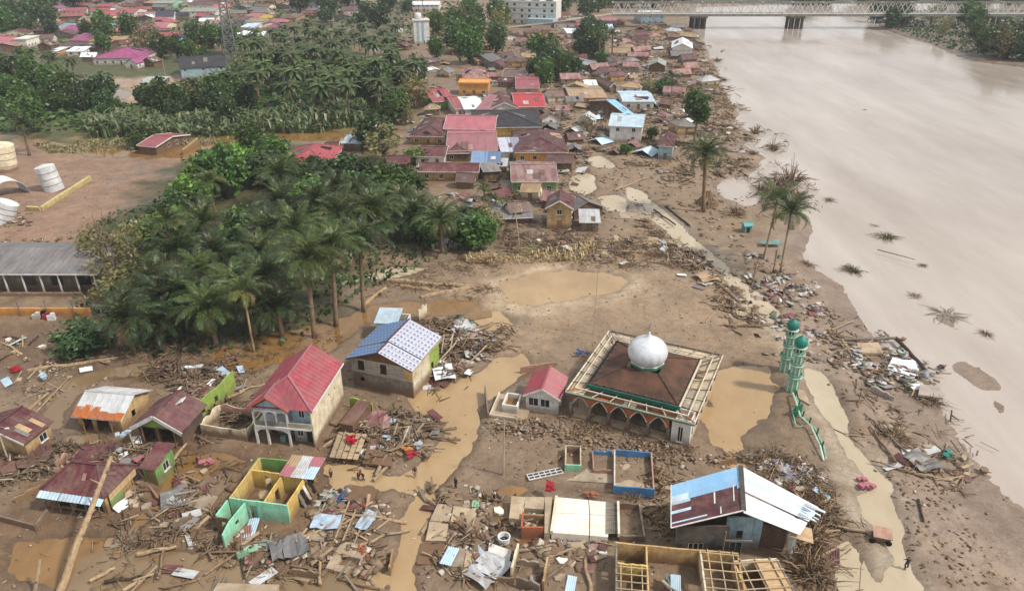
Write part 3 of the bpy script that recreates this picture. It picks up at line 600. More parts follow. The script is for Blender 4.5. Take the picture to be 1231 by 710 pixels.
# ---------------------------------------------------------------- the mosque
def arch_row(mb, x0, x1, y0, y1, spring, crown, top, pointed=True, m=0, seg=8):
    pts = []
    for k in range(seg+1):
        u = -1+2*k/seg; a = abs(u)
        f = (1-a**2)**.5 if not pointed else ((1-a**1.6)*.72+.28*(1-a)**.55 if a < 1 else 0)
        pts.append((x0+(x1-x0)*(u+1)/2, spring+(crown-spring)*f))
    for (xa, za), (xb, zb) in zip(pts, pts[1:]): mb.prism([(xa, za), (xb, zb), (xb, top), (xa, top)], y0, y1, m)
def mosque():
    cx, cy, rz, L, D = frame((680,470), (835.5,509.5), (865.5,426), 4.2)
    root = E('mosque', 'green-trimmed mosque with stripped veranda roof and a large silver onion dome', 'mosque', (cx, cy, 0), rz)
    x, y, H = L/2, D/2, 4.2
    fl = MB(); fl.span(-x+.5, x-.5, -y+.5, y-.5, -.4, .35); fl.build('floor', M['slab_tan'], root)
    ci = frame((707,460), (818.6,486), (842,428.4), 5.3); IL, ID = ci[3], ci[4]
    off = Matrix.Rotation(-rz, 3, 'Z')@Vector((ci[0]-cx, ci[1]-cy, 0)); ox, oy = off.x, off.y
    ix0, ix1, iy0, iy1 = ox-IL/2, ox+IL/2, oy-ID/2, oy+ID/2
    mb = MB()                                 # inner prayer hall
    hx0, hx1, hy0, hy1 = ix0+.3, ix1-.3, iy0+.3, iy1-.3
    for p0, p1 in [((hx0, hy0), (hx1, hy0)), ((hx1, hy0+.2), (hx1, hy1-.2)), ((hx1, hy1), (hx0, hy1)), ((hx0, hy1-.2), (hx0, hy0+.2))]:
        n = 4; Ln = math.dist(p0, p1); wall_run(mb, p0, p1, .36, 4.6, .2, [(Ln*(k+.5)/n-.7, Ln*(k+.5)/n+.7, .4, 2.6) for k in range(n)])
    mb.build('hall_wall', M['wall_dark'], root)
    # arcade: five arches on the front, more round the sides
    fy = -y+.75; ax0, ax1 = -x+.6, x-3.3; n = 5; step = (ax1-ax0)/n
    for k in range(n+1):
        px = ax0+step*k; c = MB(); c.box((px, fy, 1.2), (.4, .4, 2.0)); c.box((px, fy-.002, .27), (.55, .55, .5)); c.build('column', M['wall_grey'], root)
    for k in range(n):
        a = MB(); x0 = ax0+step*k+.2; x1 = x0+step-.4; arch_row(a, x0, x1, fy-.16, fy+.16, 2.2, 3.5, 3.95); a.span(x1, x1+.4 if k < n-1 else x1+.2, fy-.155, fy+.155, 2.2, 3.95)
        ar = a.build('arch', M['terracotta'], root)
        t = MB()
        pts = []
        for q in range(9):
            u = -1+q/4; aa = abs(u); f = ((1-aa**1.6)*.72+.28*(1-aa)**.55 if aa < 1 else 0); pts.append((x0+(x1-x0)*(u+1)/2, fy-.19, 2.2+1.3*f))
        for p, q in zip(pts, pts[1:]): t.beam(p, q, .06, .14)
        t.build('arch_edge', M['cream_trim'], ar)
    for sx in (x-.7, -x+.7):
        for k in range(6):
            py = -y+2.6+k*(D-3.4)/5; c = MB(); c.box((sx, py, 1.9), (.35, .35, 4.0)); c.build('column', M['wall_pink'], root)
            if k < 5:
                a = MB(); s_ = (D-3.4)/5; i0 = len(a.v); arch_row(a, py+.18, py+s_-.18, -.14, .14, 2.2, 3.4, 3.9); a.xf(Matrix(((0, -1, 0, sx), (1, 0, 0, 0), (0, 0, 1, 0), (0, 0, 0, 1)))); a.build('arch', M['terracotta'], root)
    pv = MB(); q0, q1, r0, r1 = x-2.9, x-.5, -y+.5, -y+3.0    # white corner room
    o = [(.8, 1.5, .6, 2.9)]
    wall_run(pv, (q0, r0), (q1, r0), -.3, 4.0, .18, o); wall_run(pv, (q1, r0+.18), (q1, r1-.18), -.3, 4.0, .18, [(.7, 1.5, 1.0, 2.8)]); wall_run(pv, (q1, r1), (q0, r1), -.3, 4.0, .18); wall_run(pv, (q0, r1-.18), (q0, r0+.18), -.3, 4.0, .18)
    pv.build('corner_room', M['wall_white'], root)
    add_window(root, (q0, r0), (q1, r0), (.8, 1.5, .6, 2.9), 'white_trim'); 
    # outer veranda: eaves beams, purlins, rafters; ceiling panels between them
    eb = MB(); eb.span(-x, x, -y-.12, -y+.02, H-.28, H+.1); eb.build('eaves_board', M['green_trim'], root)
    e2 = MB(); e2.span(-x, x, -y-.17, -y-.124, H-.06, H+.12); e2.build('eaves_strip', M['cream_trim'], root)
    for a, b in [((x-.06, -y+.03, H), (x-.06, y, H)), ((-x+.06, -y+.03, H), (-x+.06, y, H))]:
        q = MB(); q.beam(a, b, .14, .24); q.build('eaves_board', M['cream_trim'], root)
    q = MB(); q.beam((-x+.15, y-.06, H), (x-.15, y-.06, H), .16, .26); q.build('eaves_board', M['wood_grey'], root)
    mx0, mx1, my0, my1 = (-x+ix0)/2-.2, (x+ix1)/2+.1, (-y+iy0)/2+.1, (y+iy1)/2+.1
    for a, b in [((mx0, my0, H+.28), (mx0, my1, H+.28)), ((mx1, my0, H+.28), (mx1, my1, H+.28)), ((mx0+.1, my0, H+.3), (mx1-.1, my0, H+.3)), ((mx0+.1, my1, H+.3), (mx1-.1, my1, H+.3))]:
        q = MB(); q.beam(a, b, .13, .13); q.build('purlin', M['cream_trim'], root)
    def rafters(a0, a1, b0, b1, n, mat):
        for k in range(n):
            f = (k+.5)/n; q = MB(); q.beam(Vector(a0).lerp(Vector(a1), f), Vector(b0).lerp(Vector(b1), f), .07, .1); q.build('rafter', M[mat], root)
    zi = 4.42
    rafters((-x, -y, H+.1), (x, -y, H+.1), (ix0-.6, iy0, zi), (ix1+.6, iy0, zi), 7, 'cream_trim'); rafters((-x, y, H+.1), (x, y, H+.1), (ix0, iy1, zi), (ix1, iy1, zi), 7, 'wood_grey')
    rafters((-x, -y+1, H+.1), (-x, y, H+.1), (ix0, iy0, zi), (ix0, iy1, zi), 6, 'bark_dark'); rafters((x, -y+1, H+.1), (x, y, H+.1), (ix1, iy0, zi), (ix1, iy1, zi), 6, 'bark_dark')
    for sx, sy in ((1, -1), (-1, -1), (1, 1), (-1, 1)):
        q = MB(); q.beam((sx*x*.99, sy*y*.99, H+.12), (ix1 if sx > 0 else ix0, iy1 if sy > 0 else iy0, zi+.05), .11, .15); q.build('rafter', M['terracotta' if sy < 0 else 'wood_grey'], root)
    rr = random.Random(4)
    def panels(px0, px1, py0, py1, nx, ny, mats):
        for i in range(nx):
            for j in range(ny):
                if rr.random() < .06: continue
                X0, X1, Y0, Y1 = px0+(px1-px0)*i/nx, px0+(px1-px0)*(i+1)/nx, py0+(py1-py0)*j/ny, py0+(py1-py0)*(j+1)/ny
                q = MB(); zz = H-.2+rr.uniform(-.04, .04); q.span(X0+.03, X1-.03, Y0+.03, Y1-.03, zz, zz+.04); q.build('ceiling_panel', M[rr.choice(mats)], root)
    panels(-x+.2, ix0, -y+.2, y-.2, 2, 7, ['concrete', 'slab_tan', 'concrete']); panels(ix1, x-.2, -y+3.1, y-.2, 2, 6, ['slab_tan', 'concrete', 'slab_tan'])
    panels(ix0, ix1, -y+.2, iy0, 7, 2, ['soot_roof', 'soot_roof', 'wood_grey']); panels(ix0, ix1, iy1, y-.2, 7, 1, ['concrete', 'slab_tan'])
    fb = MB(); fb.span(ix0-.1, ix1+.1, iy0-.1, iy0+.08, 4.55, 5.0); fb.span(ix1-.08, ix1+.1, iy0+.081, iy1, 4.55, 5.0, 1); fb.span(ix0-.1, ix0+.08, iy0+.081, iy1, 4.55, 5.0, 2); fb.span(ix0+.09, ix1-.09, iy1-.1, iy1+.06, 4.6, 5.05, 1)
    fb.build('parapet', [M['green_trim'], M['cream_trim'], M['dark']], root)
    f2 = MB(); f2.span(ix0-.22, ix1+.22, iy0-.2, iy0-.105, 4.95, 5.12); f2.span(ix0-.22, ix1+.22, iy0-.2, iy0-.105, 4.55, 4.66); f2.build('parapet_band', M['dome_green'], root)
    # pyramid roof, stripped to its dark boarding
    zt, rt = 6.5, 2.25; b4 = [(ix0+.1, iy0+.1), (ix1-.1, iy0+.1), (ix1-.1, iy1-.1), (ix0+.1, iy1-.1)]; t4 = [(ox-rt, oy-rt), (ox+rt, oy-rt), (ox+rt, oy+rt), (ox-rt, oy+rt)]
    for k in range(4):
        p, q = b4[k], b4[(k+1) % 4]; u, v = t4[(k+1) % 4], t4[k]; mb = MB(); mb.slab([(p[0], p[1], 5.0), (q[0], q[1], 5.0), (u[0], u[1], zt), (v[0], v[1], zt)], .12)
        s = mb.build('roof_slope', M['soot_roof'], root); h = MB(); h.beam((p[0], p[1], 5.06), (v[0], v[1], zt+.05), .16, .1); h.build('hip_batten', M['bark_dark'], root)
        for f in (.02, .98):
            pass
    for k in range(4):
        p, q = Vector((*b4[k], 5.02)), Vector((*b4[(k+1) % 4], 5.02)); inn = (Vector((ox, oy, 5.02))-(p+q)/2).normalized()*.32; g_ = MB(); g_.beam(p.lerp(q, .03)+inn, q.lerp(p, .03)+inn, .55, .1); g_.build('roof_gutter', M['dark'], root)
    ra = MB()
    for k in range(4):
        p, q = Vector((*b4[k], 5.03)), Vector((*b4[(k+1) % 4], 5.03)); c = (p+q)/2; inn = (Vector((ox, oy, 5.03))-c).normalized()
        for i in range(1, 11):
            w = p.lerp(q, i/11); ra.box(w+inn*.35+Vector((0, 0, .09)), (.22, .3, .16), math.atan2((q-p).y, (q-p).x))
    ra.build('roof_edge_rubble', M['wall_dark'], root)['kind'] = 'stuff'
    gc = MB(); gc.lathe([(2.4, 6.4), (2.38, 6.6), (2.3, 6.7), (2.25, 6.95)], 8, (ox, oy, 0)); gc.build('drum', M['green_trim'], root)
    dm = E  # onion dome
    prof = [(r_, (z_-7.4)*.93+6.72) for r_, z_ in [(2.3, 7.4), (2.4, 7.55), (2.3, 7.62), (2.3, 7.72), (2.52, 8.1), (2.66, 8.55), (2.7, 9.0), (2.62, 9.5), (2.42, 9.98), (2.1, 10.4), (1.65, 10.75), (1.15, 11.02), (.75, 11.2), (.45, 11.4), (.26, 11.7), (.12, 12.05), (.05, 12.3)]]
    db = MB(); db.lathe(prof[3:], 64, (ox, oy, 0), mod=lambda j, z: 1-(.035 if j % 4 in (0,) else 0)*max(0, min(1, (9.1-z)/.6)))
    dome = db.build('dome', M['dome_silver'], root, smooth=True)
    rg = MB(); rg.lathe(prof[:4], 8, (ox, oy, 0)); rg.build('dome_ring', M['white_trim'], dome)
    fn = MB(); fn.lathe([(r_, z_-1.0) for r_, z_ in [(.06, 12.2), (.06, 12.5), (.22, 12.65), (.06, 12.8), (.16, 12.95), (.05, 13.08), (.02, 13.7)]], 8, (ox, oy, 0)); fn.build('finial', M['metal_grey'], dome)
    return root
mosque()
def minaret(px, py, label, k=1.0):
    p = G(px, py); root = E('minaret', label, 'minaret', (p.x, p.y, gz(p.x, p.y)-.1), R(20), 'twin minarets of the broken mosque gate')
    z = 0.0
    tiers = [(.78, 2.5, .62), (.66, 1.7, .55), (.6, 1.6, .5)]
    for i, (r, h, r2) in enumerate(tiers):
        s = MB(); s.lathe([(r, z), (r*.92, z+h)], 8); s.build('shaft', M['minaret'], root)
        pl = MB()
        for j in range(8):
            a = 2*math.pi*j/8; pl.beam((math.cos(a)*(r+.05), math.sin(a)*(r+.05), z), (math.cos(a)*(r*.92+.05), math.sin(a)*(r*.92+.05), z+h), .13, .13)
        pl.build('pilaster', M['minaret_trim'], root)
        z += h; b = MB(); b.lathe([(r*.95, z-.25), (r*1.45, z), (r*1.5, z+.14), (r*1.45, z+.15)], 8); b.build('balcony', M['minaret_trim'], root)
        rl = MB(); rl.lathe([(r*1.36, z+.15), (r*1.42, z+.55), (r*1.3, z+.55), (r*1.28, z+.2)], 8); rl.build('railing', M['minaret'], root); z += .16
    d = MB(); d.lathe([(.5, z), (.5, z+.9)], 8); d.build('lantern', M['dark'], root)
    c = MB()
    for j in range(8): a = 2*math.pi*j/8; c.beam((math.cos(a)*.56, math.sin(a)*.56, z), (math.cos(a)*.56, math.sin(a)*.56, z+.92), .14, .14)
    c.build('lantern_post', M['minaret_trim'], root); z += .9
    cr = MB(); cr.lathe([(.62, z), (.98, z+.06), (.98, z+.16), (.6, z+.2)], 8); cr.build('cornice', M['minaret_trim'], root); z += .18
    dm = MB(); dm.lathe([(.62, z), (.84, z+.25), (.9, z+.6), (.8, z+1.0), (.55, z+1.3), (.25, z+1.5), (.08, z+1.72), (.05, z+1.8)], 16); do = dm.build('dome', M['dome_green'], root, smooth=True)
    f = MB(); f.tube([(0, 0, z+1.7), (0, 0, z+2.3)], .04, 5); f.build('finial', M['metal_grey'], do); root.scale = (k, k, k)
minaret(951.6, 470, 'nearer green minaret standing at the top of the broken green railing', 1.0)
minaret(943, 446, 'farther green minaret half hidden behind its twin beside the tan pool', .98)
rt = E('broken_railing', 'broken green and white gate railing trailing from the foot of the minarets', 'railing', G(953, 473, 0))
def rail(pts, w, mat, nm):
    o = G(953, 473, 0); q = MB(); P = [G(a, b, z)-o for a, b, z in pts]; q.tube(P, w, 6); return q.build(nm, M[mat], rt)
rail([(953,472,.9), (958,486,1.0), (962,500,.9), (975,512,.8), (986,536,.7), (990,553,.3)], .12, 'minaret_trim', 'rail'); rail([(956,474,.3), (961,490,.3), (966,503,.3), (979,514,.2), (990,536,.2), (993,552,.1)], .12, 'minaret', 'rail')
for a, b in [(955,478), (959,490), (964,503), (972,511), (981,524), (987,540)]:
    q = MB(); o = G(953, 473); p = G(a, b)-o; q.beam(p+Vector((0, 0, -.3)), p+Vector((.1, 0, 1.3)), .16); q.build('post', M['green_trim'], rt)
q = MB(); o = G(953, 473); p = G(958, 500)-o; q.box(p+Vector((0, 0, .8)), (1.3, .25, 2.0), .5); q.build('gate_panel', M['green_trim'], rt)
q = MB(); 
for a, b in [((952,492), (957,512)), ((957,512), (965,512)), ((952,492), (958,490))]: q.beam(G(*a, .5)-o, G(*b, .5)-o, .12)
q.build('gate_frame', M['minaret'], rt)
# ---------------------------------------------------------------- small red-roofed gate house beside the mosque
fr = frame((628.5,474), (673.5,480.5), (682,452), 3.0)
h = house('prayer_annex', 'small white gable-fronted house with bright red roof beside the mosque', fr, 3.0, 'gable_y', 1.25, 'wall_white', 'roof_red', ov=.35, sheets=True, cat='small house',
  ops={'f': [('w', .35, 1.75, 1.2, 2.5), ('w', 2.0, 3.3, 1.2, 2.5)], 'r': [('w', 1.2, 2.2, 1.1, 2.2)]}, fascia='white_trim')
fr = frame((588,500), (632,506), (642,478), .5)
t = E('washing_terrace', 'raised terrace with an open white water basin beside the small red-roofed house', 'terrace', (fr[0], fr[1], 0), fr[2])
mb = MB(); mb.span(-fr[3]/2, fr[3]/2, -fr[4]/2, fr[4]/2, -.4, .5); mb.build('platform', M['slab_tan'], t)
b = MB(); w = 1.05; dpt = 1.5
for q in [(-w, w, -dpt, -dpt+.18), (-w, w, dpt-.18, dpt), (-w, -w+.18, -dpt+.18, dpt-.18), (w-.18, w, -dpt+.18, dpt-.18)]: b.span(*q, .502, 1.75)
b.build('basin', M['wall_white'], t); b = MB(); b.span(-w+.185, w-.185, -dpt+.185, dpt-.185, .7, .95); b.build('basin_water', M['flood_gold'], t)
for q in [(-fr[3]/2, -fr[3]/2+.16, -fr[4]/2, fr[4]/2), (-fr[3]/2+.16, fr[3]/2-1.4, -fr[4]/2, -fr[4]/2+.14)]:
    b = MB(); b.span(*q, .503, .8); b.build('edge_wall', M['cream_trim'], t)
# ---------------------------------------------------------------- two-storey house with red hipped roof and arched balcony
def red_house():
    cx, cy, rz, L, D = frame((297,487.5), (375,494), (418,436), 6.0); H = 6.0
    r = E('balcony_house', 'two-storey house with red hipped roof, arched balcony and tall cream side wall', 'house', (cx, cy, 0), rz)
    x, y = L/2-.35, D/2-.35; t = .18
    mb = MB(); wall_run(mb, (x, -y), (x, y), -.3, H-.05, t, [(5.6, 6.1, 4.0, 4.4), (7.7, 8.2, 3.6, 4.0)]); mb.build('side_wall', M['wall_cream'], r)
    mb = MB(); wall_run(mb, (-x, y), (-x, -y+2.2), -.3, H-.05, t, [(2, 3.2, 1, 2.2), (5, 6.2, 4, 5.2)]); wall_run(mb, (x-t, y), (-x+t, y), -.3, H-.05, t); mb.build('wall', M['wall_grey'], r)
    xs = .1*L
    mb = MB(); wall_run(mb, (-x+t, -y+2.2), (xs, -y+2.2), -.3, H-.05, t, [(.7, 1.6, .1, 2.2), (2.4, 3.6, .9, 2.1), (.8, 1.8, 3.2, 5.2), (2.5, 3.8, 3.9, 5.1)]); mb.build('porch_wall', M['wall_paleblue'], r)
    mb = MB(); wall_run(mb, (xs+.002, -y+.9), (x-t, -y+.9), -.3, H-.05, t, [(1.6, 2.5, .1, 2.3), (.4, 1.2, 1, 2.1), (.9, 1.7, 3.9, 5.2)]); mb.build('bay_wall', M['wall_paleblue'], r)
    a0 = Vector((xs, -y+.9, 0)); b0 = (xs, -y+.9), (x-t, -y+.9); add_window(r, *b0, (.9, 1.7, 3.9, 5.2), 'white_trim'); add_window(r, *b0, (.4, 1.2, 1, 2.1), 'cream_trim'); add_door(r, *b0, (1.6, 2.5, .1, 2.3), 'bark_dark')
    mb = MB(); mb.span(-x+.18, x-.18, -y-.35, y-.2, 2.85, 3.1); mb.build('floor_slab', M['white_trim'], r)
    mb = MB(); mb.span(-x+.1, x-.2, -y-.3, y-.3, -.4, .1); mb.build('plinth', M['concrete'], r)
    for px in (-x+.15, -x+(xs+x)*.36, xs-.15):
        c = MB(); c.span(px-.13, px+.13, -y-.3, -y-.04, .1, 2.85); c.span(px-.11, px+.11, -y-.28, -y-.06, 3.1, 5.15); c.build('column', M['white_trim'], r)
    n = 3; w = (xs+x-.3)/n
    for k in range(n):
        a = MB(); arch_row(a, -x+.28+w*k, -x+.28+w*(k+1)-.16, -y-.26, -y-.08, 4.7, 5.25, 5.5, pointed=False); a.span(-x+.28+w*(k+1)-.16, -x+.28+w*(k+1), -y-.25, -y-.09, 3.1, 5.5); a.build('arch', M['white_trim'], r)
    a = MB(); arch_row(a, -x+.3, xs-.3, -y-.28, -y-.06, 2.05, 2.6, 2.84, pointed=False, seg=10); a.build('arch', M['white_trim'], r)
    p = MB(); p.span(-x+.3, xs-.29, -y-.27, -y-.15, 3.1, 3.75); p.build('balustrade', M['wall_grey'], r)
    p = MB(); p.span(xs, x-.1, -y-.3, -y-.18, 3.1, 3.85); p.build('balustrade', M['concrete'], r)
    g = MB(); g.prism([(-x, 5.52), (xs+.1, 5.52), ((-x+xs)/2, 7.15)], -y-.2, -y-.05); g.build('gable_wall', M['wall_paleblue'], r)
    X, Y_ = L/2, D/2; Z = H+2.5; hy = -Y_+3.6
    for q, nm in [(((X, -Y_, H-.1), (X, Y_, H-.1), (0, Y_, Z), (0, hy, Z)), 'roof_red'), (((-X, Y_, H-.1), (-X, -Y_, H-.1), (0, hy, Z), (0, Y_, Z)), 'roof_maroon'), (((-X, -Y_, H-.1), (X, -Y_, H-.1), (0, hy, Z), (0, hy, Z)), 'roof_red')]:
        mb = MB(); slope(mb, *q, rib=.75); mb.build('roof_slope', M[nm if nm != 'roof_maroon' else 'roof_red'], r)
    wx0, wx1 = -X, xs+.45; wc = (wx0+wx1)/2; WZ = H+1.75; yb = -Y_+4.0; yf = -Y_-.45
    for q in [((wx1, yf, H-.13), (wx1, yb, H-.13), (wc, yb, WZ), (wc, yf, WZ)), ((wx0-.05, yb, H-.13), (wx0-.05, yf, H-.13), (wc, yf, WZ), (wc, yb, WZ))]:
        mb = MB(); slope(mb, *q, rib=.75); mb.build('roof_slope', M['roof_red'], r)
    for a, b in [((0, hy, Z), (0, Y_, Z)), ((X, -Y_, H-.1), (0, hy, Z)), ((wc, yf, WZ), (wc, yb-1.2, WZ)), ((-X, -Y_, H-.1), (0, hy, Z))]:
        mb = MB(); mb.beam(Vector(a)+Vector((0, 0, .06)), Vector(b)+Vector((0, 0, .06)), .25, .09); mb.build('ridge_cap', M['roof_pink'], r)
    f = MB(); f.beam((X+.04, -Y_, H-.16), (X+.04, Y_, H-.16), .07, .2); f.build('gutter', M['white_trim'], r)
    f = MB(); f.beam((wx0, yf-.03, H-.18), (wc, yf-.03, WZ-.06), .06, .2); f.beam((wx1, yf-.03, H-.18), (wc, yf-.03, WZ-.06), .06, .2); f.build('fascia', M['terracotta'], r)
    tq = MB(); tq.box((-.6, -y+.6, .6), (.7, .5, .9)); tq.build('cupboard', M['wall_teal'], r)
red_house()
# ---------------------------------------------------------------- timber house with faded blue and white sheet roof
def print_mat(name, a, b):
    m = NT(name); ob = m.n('TexCoord').outputs['Object']; sp = m.n('SeparateXYZ', {'Vector': ob}); X, Y = sp.outputs['X'], sp.outputs['Y']
    n = m.noise(ob, 3.0, 4); f = m.math('FRACT', m.math('ADD', m.math('MULTIPLY', Y, 1.7), m.math('MULTIPLY', n, 1.1)))
    k = m.math('MULTIPLY', m.math('LESS_THAN', f, .52), m.math('LESS_THAN', m.math('ABSOLUTE', m.math('ADD', X, m.math('ADD', .12, m.math('MULTIPLY', n, .2)))), .19))
    k2 = m.math('GREATER_THAN', X, .36); c = m.mix(m.math('MAXIMUM', m.math('MULTIPLY', k, .85), m.math('MULTIPLY', k2, .6)), a, b)
    c = m.mix(m.math('MULTIPLY', m.sstep(m.noise(ob, .8, 5), .5, .7), .35), c, b)
    s = m.n('BsdfPrincipled', {'Base Color': c, 'Roughness': .5}); m.t.links.new(s.outputs[0], m.out.inputs['Surface']); return m.mat
M['sheet_white_print'] = print_mat('sheet_white_print', W(184,188,202), W(94,92,112)); M['sheet_blue_print'] = print_mat('sheet_blue_print', W(116,142,178), W(70,86,116))
def blue_house():
    cx, cy, rz, L, D = frame((416.8,428), (496.6,443.8), (518.3,402.4), 5.0); H = 5.0
    r = E('timber_house', 'two-storey weathered timber house with faded blue and white patterned sheet roof', 'house', (cx, cy, 0), rz)
    x, y = L/2-.4, D/2-.4
    ops = {'f': [], 'r': [('d', 4.4, 5.3, .1, 2.2)], 'l': [], 'b': []}
    mb = MB(); F0, F1 = (-x, -y), (x, -y)
    wall_run(mb, F0, F1, -.3, 2.5, .18, [(1.2, 1.9, 1.0, 1.7)]); wall_run(mb, (-x, y), (-x, -y+.18), -.3, 2.5, .18); mb.build('lower_wall', M['wall_grey'], r)
    mb = MB(); wall_run(mb, (x, -y+.18), (x, y*.25), -.3, 4.7, .18); mb.build('side_wall', M['wall_cream'], r)
    mb = MB(); wall_run(mb, (x, y*.25+.002), (x, y), -.3, 4.7, .18, [(.5, 1.3, .1, 2.2)]); wall_run(mb, (x-.18, y), (-x+.18, y), -.3, 4.7, .18); mb.build('side_wall', M['wall_lime'], r)
    up = [(1.05, 2.05, 3.1, 4.35), (4.6, 5.6, 3.1, 4.35)]
    for k in range(9):                        # upper storey of boards, split round the two windows
        z0 = 2.52+k*.25; z1 = z0+.235; seg = [(0, 2*x)]
        for o in up:
            if o[2] < z1 and o[3] > z0: seg = [s for a, b in seg for s in ((a, o[0]), (o[1], b))] if len(seg) == 1 else [seg[0], (seg[1][0], o[0]), (o[1], 2*x)]
        for a, b in seg:
            if b-a < .1: continue
            q = MB(); q.span(-x+a, -x+min(b, 2*x-1.3), -y-.02-.012*(k % 2), -y+.1, z0, z1); q.build('plank', M['siding'], r)
    q = MB(); q.span(x-1.29, x-.02, -y-.03, -y+.12, 2.52, 4.7); q.build('infill_panel', M['tan_board'], r)
    q = MB(); q.prism([(-x, 4.78), (x, 4.78), (0, H+1.65)], -y+.0, -y+.1); q.build('gable_wall', M['wall_brown'], r)
    for o in up: add_window(r, F0, F1, o, 'bark_dark', mull=2)
    q = MB(); q.span(-x+.19, x-.19, -y+.19, y-.19, 2.3, 2.49); q.build('upper_floor', M['wood_grey'], r)
    X, Y_ = L/2, D/2; Z = H+2.0; ym = -Y_+D*.3
    for y0, y1, dz in ((-Y_-.3, ym, -.22), (ym-.1, Y_, .0)):
        sheeted(r, (X, y0, H+dz), (X, y1, H+dz), (0, y1, Z+dz), (0, y0, Z+dz), 'sheet_white_print', sw=.95, jit=.02)
        sheeted(r, (-X, y1, H+dz), (-X, y0, H+dz), (0, y0, Z+dz), (0, y1, Z+dz), 'sheet_blue_print', sw=.95, jit=.02)
        q = MB(); q.beam((0, y0, Z+dz+.12), (0, y1, Z+dz+.12), .3, .06); q.build('ridge_cap', M['roof_maroon'], r)
    for s in (1, -1):
        q = MB(); q.beam((s*X, -Y_-.33, H-.28), (0, -Y_-.33, Z-.26), .06, .18); q.build('fascia', M['roof_maroon'], r)
    q = MB(); q.span(X-.1, X+.05, -Y_-.3, Y_, H-.3, H-.2); q.build('eaves_board', M['wood_pale'], r)
    # low rear annex
    a = frame((449,388), (489,390), (500,376), 3.4); r2 = E('rear_annex', 'low pale blue sheet-roofed annex directly behind the timber house', 'annex', (a[0], a[1], 0), a[2])
    shell(r2, a[3]-.5, a[4]-.5, 3.3, 'wall_white', {'f': [], 'r': [('o', 1, 1.9, .2, 2.2)]}); sheeted(r2, (-a[3]/2, -a[4]/2, 3.35), (a[3]/2-1.5, -a[4]/2, 3.35), (a[3]/2-1.5, a[4]/2, 4.1), (-a[3]/2, a[4]/2, 4.1), 'roof_paleblue', sw=1.0, jit=.05, miss=.1)
blue_house()
# ---------------------------------------------------------------- shed with rusting tin roof
fr = frame((84,500), (145,505.5), (177.5,467), 2.5)
h = house('tin_roof_shed', 'small shed with shiny tin roof rusted orange along its lower edge', fr, 2.5, 'gable_x', 1.5, 'wall_tan', 'roof_tin', ov=.5, cat='shed', sheets=True, fascia=None, ops={'f': [('o', .6, 2.0, 0, 2.0), ('o', 2.6, 4.4, 0, 2.0)], 'r': [('o', 2.2, 3.0, .9, 1.9)]}, jit=.03)
x_, y_, rz_, L_h, D_h = fr
for k in range(6):
    w = L_h/6; n = [.42, .5, .46, .3, .26, .3][k]; q = sheet_mesh(w*.98, n*4.0, 'rusted_sheet', mat=M['rust_orange']); o = put('rusted_sheet', q, h)
    s = math.atan2(1.5, D_h/2); o.location = (-L_h/2+w*(k+.5), -D_h/2-.02, 2.5-1.5*.5/(D_h/2)+.17); o.rotation_euler = (s, 0, 0)
for k in (-1, 1):
    q = MB(); q.beam((k*2.0, -D_h/2-.1, -.3), (k*2.0, -D_h/2+.1, 2.1), .12); q.build('post', M['wood'], h)
# ---------------------------------------------------------------- collapsing maroon-roofed house with white gable boards, and its green side wall
fr = frame((156,511), (218,518), (252,485), 2.9)
h = house('leaning_house', 'sagging maroon-roofed house with wide white gable boards and a torn roof', fr, 2.9, 'gable_y', 1.75, 'wall_dark', 'roof_maroon', ov=.6, sheets=True, fascia=None, ops={'f': [('o', .5, 2.2, 0, 2.3), ('o', 3, 5, 0, 2.3)]}, jit=.06, miss=.08)
X, Y_ = fr[3]/2, fr[4]/2
for s in (1, -1):
    q = MB(); q.beam((s*X, -Y_-.08, 2.75-.35), (0, -Y_-.08, 4.6), .1, .5); q.build('gable_board', M['white_trim'], h)
q = MB(); q.prism([(-X+.7, 2.7), (X-.7, 2.7), (0, 4.1)], -Y_+.35, -Y_+.42); q.build('gable_infill', M['wall_lime'], h)
q = MB(); q.box((.9, Y_*.35, 4.2), (1.7, 1.3, .12), .2, 0, Matrix.Rotation(-.45, 3, 'Y')@Matrix.Rotation(.25, 3, 'Z')); q.build('roof_patch', M['white_trim'], h)
for s in (-2.2, 0, 2.2):
    q = MB(); q.beam((s, -Y_+.15, -.3), (s+.1, -Y_+.15, 3.0), .13); q.build('post', M['wood'], h)
def free_wall(name, label, a, b, h, mat, t=.2, broken=.25, seed=1, ops=(), cat='wall', group=None, z0=-.4):
    A, B = G(*a), G(*b); o = E(name, label, cat, (A.x, A.y, 0), math.atan2(B.y-A.y, B.x-A.x), group); Ln = (B-A).length; rr = random.Random(seed); hs = [h*(1-broken*rr.random()) for _ in range(8)]
    mb = MB(); wall_run(mb, (0, 0), (Ln, 0), z0, h, t, ops, 0, (lambda u: hs[int(u*6.99)]) if broken else None); mb.build('masonry', M[mat], o); return o
free_wall('green_side_wall', 'lime green free-standing wall rising behind the torn maroon roof', (238,512), (285,470), 3.4, 'wall_lime', ops=[(1.2, 1.9, 1, 2), (4, 4.7, 1, 2)], broken=.18, seed=3)
